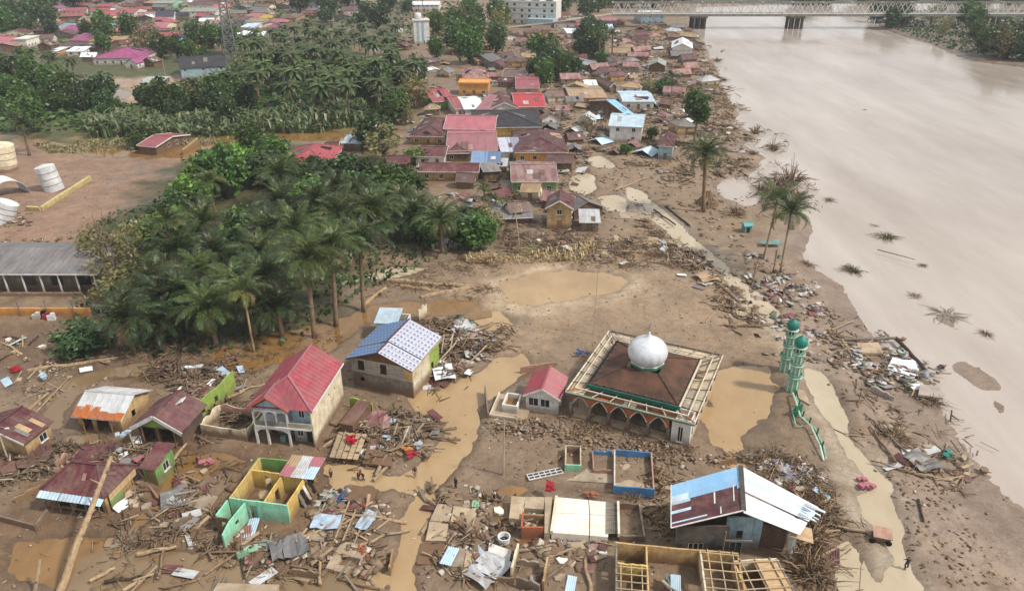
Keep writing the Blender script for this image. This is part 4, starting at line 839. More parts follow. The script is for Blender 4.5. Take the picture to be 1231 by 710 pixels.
def ruin(name, label, fr, H, mat, ops, broken=.3, seed=1, cat='ruined house', floor='slab_tan', inner=None, innermat=None, t=.17):
    x, y, rz, L, D = fr; r = E(name, label, cat, (x, y, 0), rz); rr = random.Random(seed)
    for s, (p0, p1) in {'f': ((-L/2, -D/2), (L/2, -D/2)), 'r': ((L/2, -D/2+t), (L/2, D/2-t)), 'b': ((L/2, D/2), (-L/2, D/2)), 'l': ((-L/2, D/2-t), (-L/2, -D/2+t))}.items():
        if ops.get(s) is None: continue
        hs = [H*(1-broken*rr.random()) for _ in range(8)]; mb = MB(); mm = ops[s][0]; wall_run(mb, p0, p1, -.4, H, t, ops[s][1:], 0, (lambda u, hs=hs: hs[int(u*6.99)]) if broken else None); mb.build('wall', M[mm or mat], r)
    for (p0, p1, mm, oo) in inner or []:
        mb = MB(); hs = [H*(1-broken*rr.random()) for _ in range(8)]; wall_run(mb, p0, p1, .1, H-.04, t, oo, 0, (lambda u, hs=hs: hs[int(u*6.99)]) if broken else None); mb.build('partition', M[mm], r)
    if floor: q = MB(); q.span(-L/2+t, L/2-t, -D/2+t, D/2-t, -.3, .12); q.build('floor', M[floor], r)
    return r
fr = frame((239.5,507), (295,515), (300,488), 2.2)
ruin('roofless_hut', 'pale roofless hut packed with sticks between the green wall and the balcony house', fr, 2.2, 'wall_cream', {'f': ('wall_cream', (1.0, 1.6, 1, 1.6), (4.0, 4.5, .6, 1.7)), 'r': ('wall_cream',), 'l': ('wall_cream',), 'b': ('wall_pink',)}, broken=.25, seed=5)
# ---------------------------------------------------------------- houses at the near edge
fr = frame((-42,522), (28,533), (57,503), 3.0)
house('dark_roof_house', 'tan-walled house with a plain dark maroon roof at the mud track', fr, 3.0, 'gable_y', 1.5, 'wall_tan', 'roof_maroon', ov=.5, sheets=False, rib=.8, ops={'f': [('w', 2, 3, 1, 2.1)], 'r': [('w', 2, 3.2, 1, 2.1)]})
fr = frame((47,588), (125,599), (161,558), 2.9)
h = house('eave_strip_house', 'dark red hip-roofed house with pale metal strip along its front eave', fr, 2.9, 'hip', 2.0, 'wall_tan', 'roof_maroon', ov=.6, fascia=None, rib=.7, ops={'f': [('o', .4, 2.2, .2, 2.0), ('o', 3.0, 4.8, .2, 2.0), ('o', 5.4, 6.4, .2, 2.0)], 'r': [('o', .4, 1.4, .2, 1.9), ('o', 4.2, 5.2, .0, 2.2)]}, hipf=.42)
for k in range(3):
    w = fr[3]/3; o = put('eave_sheet', sheet_mesh(w*.96, .95, 'eave_sheet', n=6, mat=M['roof_paleblue']), h, (-fr[3]/2+w*(k+.5), -fr[4]/2-.75, 2.42)); o.rotation_euler = (.5, 0, random.uniform(-.02, .02))
q = MB(); q.span(-fr[3]/2+.3, fr[3]/2-.6, -fr[4]/2-.25, -fr[4]/2-.1, .9, 1.0); q.build('porch_rail', M['wood'], h)
for k in range(5):
    q = MB(); X = -fr[3]/2+.5+k*1.7; q.beam((X, -fr[4]/2-.2, -.3), (X, -fr[4]/2-.2, 2.4), .12); q.build('post', M['wood_grey'], h)
q = MB(); q.box((fr[3]/2-.35, -fr[4]/2+2.0, 1.0), (.08, 2.0, 1.7), 0); q.build('side_panel', M['wall_green'], h)
q = MB(); q.box((fr[3]/2-.3, .4, 2.15), (.12, fr[4]*.8, 1.0), 0); q.build('side_boarding', M['tan_board'], h)
fr = frame((165,560), (186,563), (204,536), 2.8)
house('lean_to', 'small maroon lean-to roof behind the dark red hip-roofed house', fr, 2.5, 'shed', .8, 'wall_green', 'roof_maroon', ov=.3, cat='lean-to', sheets=True, fascia=None, jit=.06)
o = E('low_wall', 'low grey concrete yard wall running along the near mud track', 'wall', G(0, 624)); b0 = G(0, 624)
for a, b in [((-20,619), (44,636)), ((44,636), (58,617))]:
    q = MB(); q.beam(G(*a, .35)-b0, G(*b, .35)-b0, .22, 1.3); q.build('wall_section', M['wall_grey'], o)
# ---------------------------------------------------------------- roofless green, yellow and mint house
fr = frame((275,598), (345,607), (383,557), 2.8); L, D = fr[3], fr[4]
r = ruin('roofless_house', 'roofless house with mint, yellow and green painted walls and patched sheets over one corner', fr, 2.8, 'wall_yellow',
  {'f': ('wall_mint', (2.3, 3.2, 0, 2.1)), 'r': ('wall_yellow', (3.2, 4.2, .8, 1.9), (5.6, 6.6, 0, 2.1)), 'b': ('wall_green', (2, 3, 1, 2)), 'l': ('wall_yellow', (5.8, 6.8, .9, 1.9), (1, 1.8, .9, 1.9))}, broken=.04, floor='ground' if False else 'slab_tan',
  inner=[((-L/2+.18, 1.2), (L*.08, 1.2), 'wall_yellow', [(1.5, 2.3, .1, 2.1)]), ((L*.08, 1.0), (L*.08, -D/2+.2), 'wall_yellow', [(1.2, 2.2, .1, 2.1)]), ((L*.08+.18, .9), (L/2-.2, .9), 'wall_yellow', [])])
q = MB(); wall_run(q, (-L/2-.02, D/2-.17), (-L/2-.02, 1.3), -.2, 2.86, .0201); q.build('painted_face', M['wall_green'], r)
x0 = -L/2; q = MB(); wall_run(q, (x0-.3, -D/2-2.6), (x0-.3+2.0, -D/2-2.6), -.3, 2.3, .16, [(.6, 1.2, 1, 1.8)]); q.build('wall', M['wall_brown'], r)
q = MB(); wall_run(q, (x0-.3, -D/2-.02), (x0-.3, -D/2-2.44), -.3, 2.5, .16); q.build('wall', M['wall_mint'], r)
q = MB(); wall_run(q, (x0+1.9, -D/2-.2), (x0+1.55, -D/2-4.6), -.3, 2.6, .17, [(1.6, 2.2, 1.2, 1.8)], 0, lambda u: 2.6-2.0*max(0, u-.7)); q.build('wall', M['wall_mint'], r)
q = MB(); 
for k in range(4): q.beam((L*.1, 1.1+k*.8, 2.82), (L/2-.05, 1.1+k*.8, 2.82), .1)
q.build('roof_batten', M['wood_pale'], r)
mats = ['roof_pink', 'roof_tin', 'roof_paleblue', 'roof_tan', 'roof_tin', 'roof_pink']
for k in range(6):
    i, j = k % 3, k//3; o = put('roof_sheet', sheet_mesh(1.5, 2.1, 'roof_sheet', mat=M[mats[k]]), r, (L*.05+.75+i*1.38, .7+j*1.7, 2.92+.05*j)); o.rotation_euler = (random.uniform(0, .05), random.uniform(-.04, .04), random.uniform(-.06, .06))
for k in range(5):
    q = MB(); q.box((0, 0, 1.1), (.06, .45, 2.3)); o = q.build('leaning_board', M[['wood_grey', 'dark', 'wall_white', 'wall_brown', 'dark'][k]], r, loc=(L/2+.75, -.9+k*.65, 0)); o.rotation_euler = (0, -.35, .1*(k % 2))
q = MB(); q.span(x0+2.6, L/2-.8, -D/2+.2, -D/2+.3, .3, 2.2); q.build('inner_plaster', M['wall_teal'], r)
tag(put('wall_fragment', (lambda q: (q.box((0, 0, .35), (1.5, 1.0, .16), .3), q.mesh('wall_fragment', M['wall_mint']))[1])(MB()), None, G(302, 662)), 'fallen mint green wall slab lying below the roofless house', 'wall slab')
tag(put('wall_fragment', (lambda q: (q.box((0, 0, .3), (1.2, .9, .14), -.3), q.mesh('wall_fragment', M['wall_teal']))[1])(MB()), None, G(320, 655)), 'smaller teal wall slab tilted in the rubble below the roofless house', 'wall slab')
# ---------------------------------------------------------------- large house with blue, white and maroon roof
def big_house():
    o = G(893, 640); r = E('two_tone_roof_house', 'large damaged house with pale blue, maroon and white sheet roof', 'house', (o.x, o.y, 0)); T = lambda px, py, z: G(px, py, z)-Vector((o.x, o.y, 0))
    ap, bp_ = T(894, 613.6, 6.8), T(890.5, 559.5, 6.8); lf, lb = T(806.6, 634.5, 5.0), T(806.6, 583, 5.0); rf, rb = T(962, 640.5, 4.4), T(982, 608, 4.0)
    n = 7
    for i in range(n):                        # left slope: sheets running down from the ridge, maroon below, blue patches above and on the far strip
        a, b = lf.lerp(lb, i/n), lf.lerp(lb, (i+1)/n); c, d = ap.lerp(bp_, (i+1)/n), ap.lerp(bp_, i/n)
        fs = [0, .18, 1] if i == 1 else ([0, 1])
        q = MB(); top = i >= 4
        if i in (3, 4): q.slab([a, b, b.lerp(c, .25), a.lerp(d, .25)], .05); q.build('roof_sheet', M['roof_paleblue' if i == 4 else 'roof_maroon'], r); q = MB(); q.slab([a.lerp(d, .252), b.lerp(c, .252), c, d], .05)
        else: q.slab([a, b, c, d], .05)
        q.build('roof_sheet', M['roof_blue' if top else 'roof_maroon'], r)
    up = Vector((0, 0, .06))
    for f0, f1, g0, g1, mat in [(.30, .36, 0, .28, 'roof_paleblue'), (.50, .56, 0, .27, 'roof_paleblue'), (.08, .11, 0, .5, 'roof_paleblue'), (.5, .62, .93, 1, 'roof_blue'), (.3, .55, .6, .62, 'white_trim'), (.05, .2, .68, .70, 'white_trim'), (.25, .6, .87, .885, 'white_trim')]:
        P = lambda f, g: lf.lerp(lb, f).lerp(ap.lerp(bp_, f), g)+up
        q = MB(); q.slab([P(f0, g0), P(f1, g0), P(f1, g1), P(f0, g1)], .04); q.build('roof_patch', M[mat], r)
    q = MB(); q.beam(lf+up, ap+up, .1, .1); q.build('verge_board', M['white_trim'], r); q = MB(); q.beam(lf+up, lb+up, .1, .1); q.build('verge_board', M['white_trim'], r)
    q = MB(); q.beam(ap+up, bp_+up, .5, .1); q.build('ridge_cap', M['wall_dark'], r)
    n = 9
    for i in range(n):
        f0, f1 = i/n, (i+1)/n; step = .0 if f0 > .42 else -.22
        dz = Vector((0, 0, step)); a, b, c, d = rf.lerp(rb, f0), rf.lerp(rb, f1), bp_.lerp(ap, 1-f1), bp_.lerp(ap, 1-f0)
        ex = random.uniform(-.03, .06) if f0 > .42 else 0
        a2, b2 = d.lerp(a, 1+ex), c.lerp(b, 1+ex)
        q = MB(); q.slab([d+dz, a2+dz, b2+dz-(b2-a2)*.03, c+dz-(c-d)*.03], .05); q.build('roof_sheet', M['roof_white' if i < 5 else ('roof_white' if i % 3 else 'roof_paleblue')], r)
    for k in range(8):                        # frayed strips at the eave
        p = rf.lerp(rb, .45+.07*k); dirv = (rf-ap).normalized(); q = MB(); q.beam(p-dirv*1.2+Vector((0, 0, .15)), p+dirv*random.uniform(.3, 1.1)+Vector((0, random.uniform(-.4, .4), random.uniform(-.3, .3))), .22, .03); q.build('loose_strip', M[random.choice(['roof_white', 'roof_paleblue', 'blue_sheet'])], r)
    q = MB(); q.slab([rf+Vector((-.9, .1, -.5)), rf+Vector((1.4, -.4, -1.0)), rf+Vector((1.9, 1.6, -.9)), rf+Vector((-.2, 2.0, -.4))], .07); q.build('hanging_board', M['tan_board'], r)
    # walls
    zb = -.4; f0 = Vector((lf.x+.9, lf.y+.7, 0)); f1 = Vector((rf.x-.6, rf.y+.7, 0)); b0 = Vector((lb.x+.9, lb.y-.7, 0)); b1 = Vector((rb.x-1.2, rb.y-.7, 0)); xm = f0.lerp(f1, .46)
    q = MB(); ops = [(1.3, 2.9, 1.3, 2.3), (5.6, 6.9, .3, 2.5)]; wall_run(q, f0, xm, zb, 4.6, .2, ops); q.build('front_wall', M['wall_dark'], r); add_window(r, f0, xm, ops[0], 'cream_trim', mull=2, t=.2); add_window(r, f0, xm, ops[1], 'wall_grey', mull=1, t=.2)
    y2 = xm+Vector((.1, 1.5, 0)); f2 = f1+Vector((-2.4, 1.5, 0))
    q = MB(); wall_run(q, y2, f2, zb, 4.4, .2, [(1.2, 1.9, 1.4, 2.6)]); q.build('front_wall', M['wall_paleblue'], r)
    q = MB(); wall_run(q, f2+Vector((.05, .3, 0)), f1+Vector((0, .9, 0)), zb, 3.2, .2); q.build('front_wall', M['wall_brown'], r)
    q = MB(); wall_run(q, f1+Vector((.0, 1.2, 0)), b1, zb, 3.6, .2); wall_run(q, b1+Vector((-.25, 0, 0)), b0+Vector((.25, 0, 0)), zb, 4.2, .2); wall_run(q, b0, f0+Vector((0, .25, 0)), zb, 4.7, .2, [(2, 3.4, 1, 2.2)]); q.build('wall', M['wall_grey'], r)
    q = MB(); q.beam((f1.x+.3, f1.y+.2, -.3), (f1.x+.55, f1.y+.3, 3.3), .5); q.build('corner_pillar', M['wall_white'], r)
    q = MB(); q.beam((xm.x-.6, xm.y-.4, -.2), (xm.x-.5, xm.y-.3, 4.2), .16); q.beam((xm.x-.6, xm.y-.4, 3.1), (xm.x+2.4, xm.y-.3, 2.9), .14); q.build('porch_frame', M['wood_grey'], r)
big_house()
# ---------------------------------------------------------------- roofless rooms at the bottom edge, with battens still on them
fr = frame((740,712), (900,728), (893,664), 2.6); L, D = fr[3], fr[4]
r = ruin('batten_house', 'roofless tan house of small rooms with timber ceiling battens left on top', fr, 2.6, 'wall_tan', {'f': ('wall_grey', (3, 4, .5, 2), (9, 10, .5, 2)), 'r': ('wall_tan', (2, 3, 0, 2.1)), 'b': ('wall_tan',), 'l': ('wall_grey', (2, 3, 1, 2))}, broken=.06, seed=9, floor='soot_roof',
  inner=[((-L*.24, -D/2+.2), (-L*.24, D/2-.2), 'wall_tan', [(1, 1.8, .1, 2.1)]), ((-L/2+.2, D*.06), (-L*.25-.02, D*.06), 'wall_yellow', []), ((L*.2, -D/2+.2), (L*.2, D/2-.2), 'wall_cream', [(3, 3.9, .1, 2.1)])])
def battens(x0, x1, y0, y1, nx, ny, z=2.62):
    for k in range(nx): X = x0+(x1-x0)*(k+.5)/nx; q = MB(); q.beam((X, y0, z), (X, y1, z), .1, .12); q.build('batten', M['wood_pale'], r)
    for k in range(ny): Y = y0+(y1-y0)*(k+.5)/ny; q = MB(); q.beam((x0, Y, z+.1), (x1, Y, z+.1), .09, .09); q.build('batten', M['wood_pale'], r)
battens(-L/2, -L*.25, -D/2, D*.05, 3, 4); battens(L*.2, L/2, -D/2, D/2, 3, 6)
for k in range(4):
    o = put('fallen_sheet', sheet_mesh(1.0, 2.6, 'fallen_sheet', mat=M[['roof_paleblue', 'roof_grey', 'roof_greengrey', 'roof_maroon'][k]]), r, (-L*.02+k*.5, -D*.3+k*.3, .7+.2*k)); o.rotation_euler = (.5-.2*k, .2*k, .5*k)
fr = frame((905,726), (962,722), (950,668), 2.6)
r2 = ruin('batten_room', 'separate roofless room with pale timber grid between the batten house and leafy debris', fr, 2.6, 'wall_tan', {'f': ('wall_tan',), 'r': ('wall_grey', (2, 3, .8, 2)), 'b': ('wall_cream',), 'l': ('wall_tan',)}, broken=.05, seed=4, floor='soot_roof'); r = r2; battens(-fr[3]/2, fr[3]/2, -fr[4]/2, fr[4]/2, 3, 5)
q = MB(); q.span(-fr[3]*.05, fr[3]/2-.1, -fr[4]/2+.2, fr[4]/2-.2, 2.4, 2.5); q.build('ceiling_board', M['tan_board'], r2)
# ---------------------------------------------------------------- slabs, floors and low wall remains in the middle of the near field
def slabs(name, label, pieces, cat='floor slab'):
    o = E(name, label, cat, G(*pieces[0][0][0])); b0 = o.location
    for pts, z, th, mat in pieces:
        q = MB(); P = [G(a, b, z)-b0 for a, b in pts]
        if (P[1]-P[0]).cross(P[2]-P[1]).z < 0: P = P[::-1]
        q.slab(P, th); q.build('floor_slab', M[mat], o)
    return o
s = slabs('white_floor', 'big bright white concrete floor slab left of the two-tone roof house', [([(663,639.5), (708,643), (708.5,618), (666,616)], 1.0, 1.3, 'slab_white'), ([(709,643.2), (731,645), (732,620), (709.5,618)], 1.0, 1.3, 'slab_white'), ([(666,615.5), (708.5,617.5), (707,600.5), (669,597)], 1.0, 1.3, 'slab_white'), ([(709.5,617.5), (732,619.5), (732,603), (708,600.6)], 1.0, 1.3, 'slab_white')])
b0 = s.location
for k in range(6):
    q = MB(); q.beam(G(730+k*2.2, 603, 1.06)-b0, G(729.5+k*2.2, 641, 1.06)-b0, .22, .06); q.build('plank', M['wood_grey'], s)
for a, b, w in [((663,639.5), (669,597), .3), ((744,643), (743,603.5), .25)]:
    q = MB(); q.beam(G(*a, 1.2)-b0, G(*b, 1.2)-b0, w, .5); q.build('kerb', M['cream_trim'], s)
s = slabs('raised_floor', 'beige raised floor with a sunken brown room cut into it', [([(612,622), (628,624), (632,597), (615,595.5)], 1.1, 1.4, 'slab_tan'), ([(654.5,640), (661,640), (664,597), (655,596.6)], 1.1, 1.5, 'slab_tan'), ([(629,610), (653.5,611.5), (654.5,597), (632.5,596.4)], 1.1, 1.4, 'slab_tan')])
b0 = s.location; q = MB()
for a, b in [((627,640), (653,640)), ((627,640), (628.5,622))]: q.beam(G(*a, .6)-b0, G(*b, .6)-b0, .2, 1.7)
q.build('room_wall', M['terracotta'], s); q = MB(); q.beam(G(628, 622, .7)-b0, G(653.6, 622.5, .7)-b0, .18, 1.0); q.build('partition', M['wall_tan'], s)
fr = frame((745,642), (776,643), (773,603), 1.2)
ruin('low_room', 'dark low-walled room full of debris adjoining the white floor', fr, 1.1, 'wall_grey', {'b': ('wall_grey',), 'r': ('wall_cream',), 'f': ('wall_grey',), 'l': ('wall_grey',)}, broken=.15, floor='soot_roof')
slabs('tiled_floor', 'cracked grey floor of four large slabs beside the flooded lane', [([(511.5,649), (535.5,649.5), (539.5,628), (516.5,626)], .35, .6, 'slab_tan'), ([(516.8,625.2), (539.2,627), (544,607), (526,604.8)], .35, .6, 'slab_tan'), ([(541,629), (553,631), (566,611), (545.5,607.5)], .38, .6, 'slab_tan'), ([(546,606.6), (571,609), (581,608), (579,620), (566.5,630), (556,630), (566.8,610)], .35, .6, 'slab_tan') if False else ([(553.5,630), (562,629), (572,619), (573,609.5), (567.5,610)], .36, .6, 'slab_tan'), ([(501,677), (531,679), (535,651), (508,650)], .25, .5, 'wall_brown')])
slabs('rough_floor', 'rough tan floor patch with a broken edge beside the grey slab floor', [([(535,680), (556,681), (560,660), (543,652)], .3, .5, 'concrete'), ([(557,681), (575,678), (574,663), (561,661)], .28, .5, 'slab_tan')])
tag(slabs('ceiling_panel', 'white square panel lying tilted below the grey slab floor', [([(586,669), (612,675.5), (615,661), (588,651.5)], .6, .1, 'white_trim')], 'panel'))
slabs('broken_concrete', 'broken tan concrete floor with a square hole near the red brick pile', [([(391,682), (400,684), (412,668), (402,664)], .3, .5, 'slab_tan'), ([(402,664), (424,669), (436,654), (412,650)], .32, .5, 'slab_tan'), ([(401,685), (416,688), (422,680), (404,678)], .28, .5, 'slab_tan'), ([(425,669), (433,671), (452,657), (437,654)], .3, .5, 'concrete')])
for (a, b), sz, rz, mat, lab in [((393,632), (3.1, 2.2), -.05, 'blue_sheet', 'pale blue flat sheet covering a broken floor'), ((441,629), (1.5, 3.0), -.25, 'blue_sheet', 'narrow pale blue mattress lying among planks'), ((411,598), (2.6, 1.6), .2, 'blue_paint', 'crumpled dark blue tarpaulin on timber scraps'), ((572,609), (.9, 1.1), .1, 'wall_mint', 'small mint green board on the edge of the cracked floor')]:
    q = MB(); 
    for i in range(4):
        for j in range(4): q.quad(*[(sz[0]*(u/4-.5), sz[1]*(v/4-.5), .12*math.sin(u*2.1+v*1.3)) for u, v in ((i, j), (i+1, j), (i+1, j+1), (i, j+1))])
    p = G(a, b); tag(q.build('tarpaulin' if 'tarp' in lab else ('mattress' if 'matt' in lab else 'board'), M[mat], None, loc=(p.x, p.y, gz(p.x, p.y)+.45), rz=rz), lab, 'tarpaulin' if 'tarp' in lab else ('mattress' if 'matt' in lab else 'board'))
slabs('timber_deck', 'tan raised floor under the pale blue sheet', [([(371,648), (398,652), (412,612), (384,608)], .35, .6, 'concrete')], 'floor')
# blue, pink and aqua wall remains
fr = frame((738,584), (787,588), (784,543), 1.1)
ruin('blue_room', 'low roofless room with bright blue painted walls', fr, 1.15, 'wall_blue', {'f': ('wall_blue',), 'b': ('wall_blue',), 'r': ('wall_pink', (1.2, 1.8, .4, 1.1)), 'l': ('wall_white',)}, broken=.06)
fr = frame((713,562), (738,563), (736,540), 1.0)
ruin('pink_room', 'pink-floored wall remains between the blue room and the aqua cell', fr, .9, 'wall_pink', {'b': ('wall_blue',), 'l': ('wall_pink',), 'f': ('wall_pink',)}, broken=.4, floor='wall_pink')
fr = frame((679,558), (699,559), (699,535), 1.3)
ruin('aqua_cell', 'tiny roofless cell with an aqua front wall', fr, 1.3, 'wall_mint', {'f': ('wall_mint',), 'b': ('wall_cream',), 'l': ('wall_cream',), 'r': ('wall_cream',)}, broken=.05)
slabs('pale_floor', 'pale tan floor between the blue room and the two-tone roof house', [([(787,586), (806,588), (810,560), (786,560)], .2, .4, 'slab_tan')])
slabs('sand_floor', 'light tan swept floor in front of the pink wall remains', [([(680,577), (737,580), (737,566), (706,563)], .2, .4, 'concrete')])
# ruined walls at the bottom edge and behind the timber house
for i, (a, b, h, mat, lab) in enumerate([((620,706), (648,716), 1.8, 'wall_grey', 'grey stub wall beside the tan corner wall at the bottom edge'), ((616,700), (624,668), 2.2, 'wall_cream', 'cream upright wall stump at the bottom edge'), ((622,680), (648,684), 1.0, 'concrete', 'low concrete wall stub joined to the cream stump'), ((654,712), (659,684), 2.0, 'wall_tan', 'thin tan wall end standing in the near mud'), ((574,700), (618,702), .9, 'wall_grey', 'grey wall remnant around a rubble heap at the bottom edge'), ((405,548), (432,552), 1.1, 'wall_dark', 'dark fallen wall panel under pale boards by the flooded lane'), ((421,490), (448,497), 1.9, 'wall_lime', 'lime green garden wall below the timber house'), ((504,389), (514,383), 3.0, 'wall_cream', 'cream upright wall slab behind the timber house'), ((562,402), (592,410), 1.0, 'wall_cream', 'low cream wall end beside the collapsed timbers'), ((588,505), (584,472), 1.4, 'wall_grey', 'low grey yard wall left of the washing terrace'), ((626,448), (668,442), 1.1, 'wall_pink', 'pale pink wall stub behind the small red-roofed house')]):
    free_wall('wall_stub', lab, a, b, h, mat, broken=.22, seed=i+20)
# brown brick shed between balcony house and timber house
fr = frame((408,509), (424,512), (424,480), 1.8); house('brick_store', 'narrow brown store with flat dark roof beside the balcony house', fr, 1.9, 'shed', .1, 'wall_brown', 'roof_brown', ov=.1, cat='store', ops={}, fascia=None, rib=0)
# more floors, wall stumps and fallen roofs among the near wreckage
for nm, lab, pcs in [('grey_floor', 'grey cracked floor slab left of the mint and yellow roofless house', [([(221,606), (250,614), (262,596), (234,588)], .3, .5, 'concrete'), ([(234,587.5), (262,595.5), (277,580), (250,571)], .34, .5, 'wall_grey')]),
  ('mud_floor', 'muddy brown floor square beside the flooded lane', [([(412,600), (446,606), (455,588), (424,582)], .22, .4, 'wall_brown')]),
  ('bottom_floor', 'tan floor remnant at the bottom edge below the mint wall slab', [([(254,712), (330,716), (336,702), (262,700)], .3, .5, 'slab_tan')]),
  ('yard_slab', 'broken lilac-grey paving slabs in the yard below the white floor', [([(644,662), (660,664), (664,657), (650,654)], .4, .15, 'concrete'), ([(661,665), (677,667), (678,658), (665,656)], .5, .15, 'wall_grey'), ([(680,660), (704,659), (700,651), (683,651)], .45, .15, 'slab_tan'), ([(708,667), (724,661), (712,657), (706,659)], .4, .15, 'concrete'), ([(716,673), (730,668), (727,664), (714,668)], .4, .15, 'slab_tan'), ([(690,670), (702,670), (700,662), (688,661)], .35, .15, 'concrete')]),
  ('bank_floor', 'pale floor slab inside the river bank heap', [([(1034,424), (1062,424), (1056,411), (1030,412)], .3, .4, 'slab_tan'), ([(1104,474), (1134,478), (1130,464), (1106,461)], .5, .3, 'wall_white')]),
  ('road_slab', 'pale tilted concrete slabs at the road edge behind the mosque', [([(886,378), (904,382), (898,366), (882,362)], .5, .2, 'slab_tan'), ([(952,420), (970,426), (966,412), (950,408)], .3, .2, 'concrete'), ([(960,478), (974,486), (968,470), (958,466)], .4, .2, 'slab_tan')]),
  ('village_slab', 'pale foundation slabs in the drift line below the village', [([(690,306), (734,307), (734,300), (694,299)], .3, .4, 'slab_tan'), ([(745,262), (770,264), (766,256), (744,255)], .3, .4, 'concrete'), ([(736,290), (812,295), (806,286), (738,283)], .2, .3, 'slab_tan')])]: slabs(nm, lab, pcs)
for i, (a, b, h, mat, lab) in enumerate([((70,566),(84,552),1.6,'wall_pink','pink wall stump between the two maroon roofs'),((20,606),(52,590),1.2,'wall_tan','tan wall stump behind the low grey yard wall'),((210,640),(232,626),1.4,'wall_grey','grey wall stump in the timber scraps'),((286,672),(300,668),1.0,'wall_mint','low mint wall stump by the fallen mint slab'),((352,690),(384,694),.9,'wall_cream','low cream wall stump near the bottom edge'),((470,690),(474,668),1.2,'wall_tan','tan wall stump by the flooded lane at the bottom'),((520,590),(520,578),1.0,'wall_grey','grey wall stump above the cracked grey floor'),((664,560),(676,552),.8,'wall_cream','cream stump beside the aqua cell'),((860,560),(884,556),1.0,'wall_tan','tan stump behind the two-tone roof house'),((1046,470),(1074,482),1.0,'wall_white','white wall stump in the river bank heap')]): free_wall('wall_stub', lab, a, b, h, mat, broken=.4, seed=60+i)
rr = random.Random(8)
for a, b, s, rm, lab in [(34,556,3.2,'roof_brown','brown crumpled roof lying behind the low grey yard wall'),(116,552,2.6,'roof_maroon','maroon crumpled roof just behind the dark red hip-roofed house'),(214,600,2.0,'roof_grey','grey crumpled roof beside the grey cracked floor'),(448,512,2.6,'roof_maroonrust','rusty crumpled roof in the lane wreckage'),(560,398,2.6,'roof_tin','shiny crumpled roof among the collapsed pale timbers'),(536,452,2.0,'roof_white','white crumpled roof at the foot of the collapsed timbers'),(350,664,2.0,'roof_grey','grey crumpled roof below the mint front wall'),(590,690,2.2,'roof_tin','shiny crumpled roof at the bottom stub walls'),(1090,442,2.6,'roof_white','white crumpled roof in the river bank heap'),(1108,556,2.0,'roof_grey','grey crumpled roof on the mud flat'),(850,336,2.2,'roof_tan','tan crumpled roof in the road edge drift')]:
    p = G(a, b); r = E('crumpled_roof', lab, 'wrecked roof', (p.x, p.y, gz(p.x, p.y)+.1), rr.uniform(0, 3))
    for k in range(3):
        q = MB(); x0 = -s+k*s*.62; P = [[(x0+u*s*.66/2, v*s*.5-s*.6, .35+.25*math.sin(k*2+u*1.9+v)+.2*rr.random()) for v in range(4)] for u in range(3)]
        for u in range(2):
            for v in range(3): q.quad(P[u][v], P[u+1][v], P[u+1][v+1], P[u][v+1])
        q.build('roof_sheet', M[rm], r)
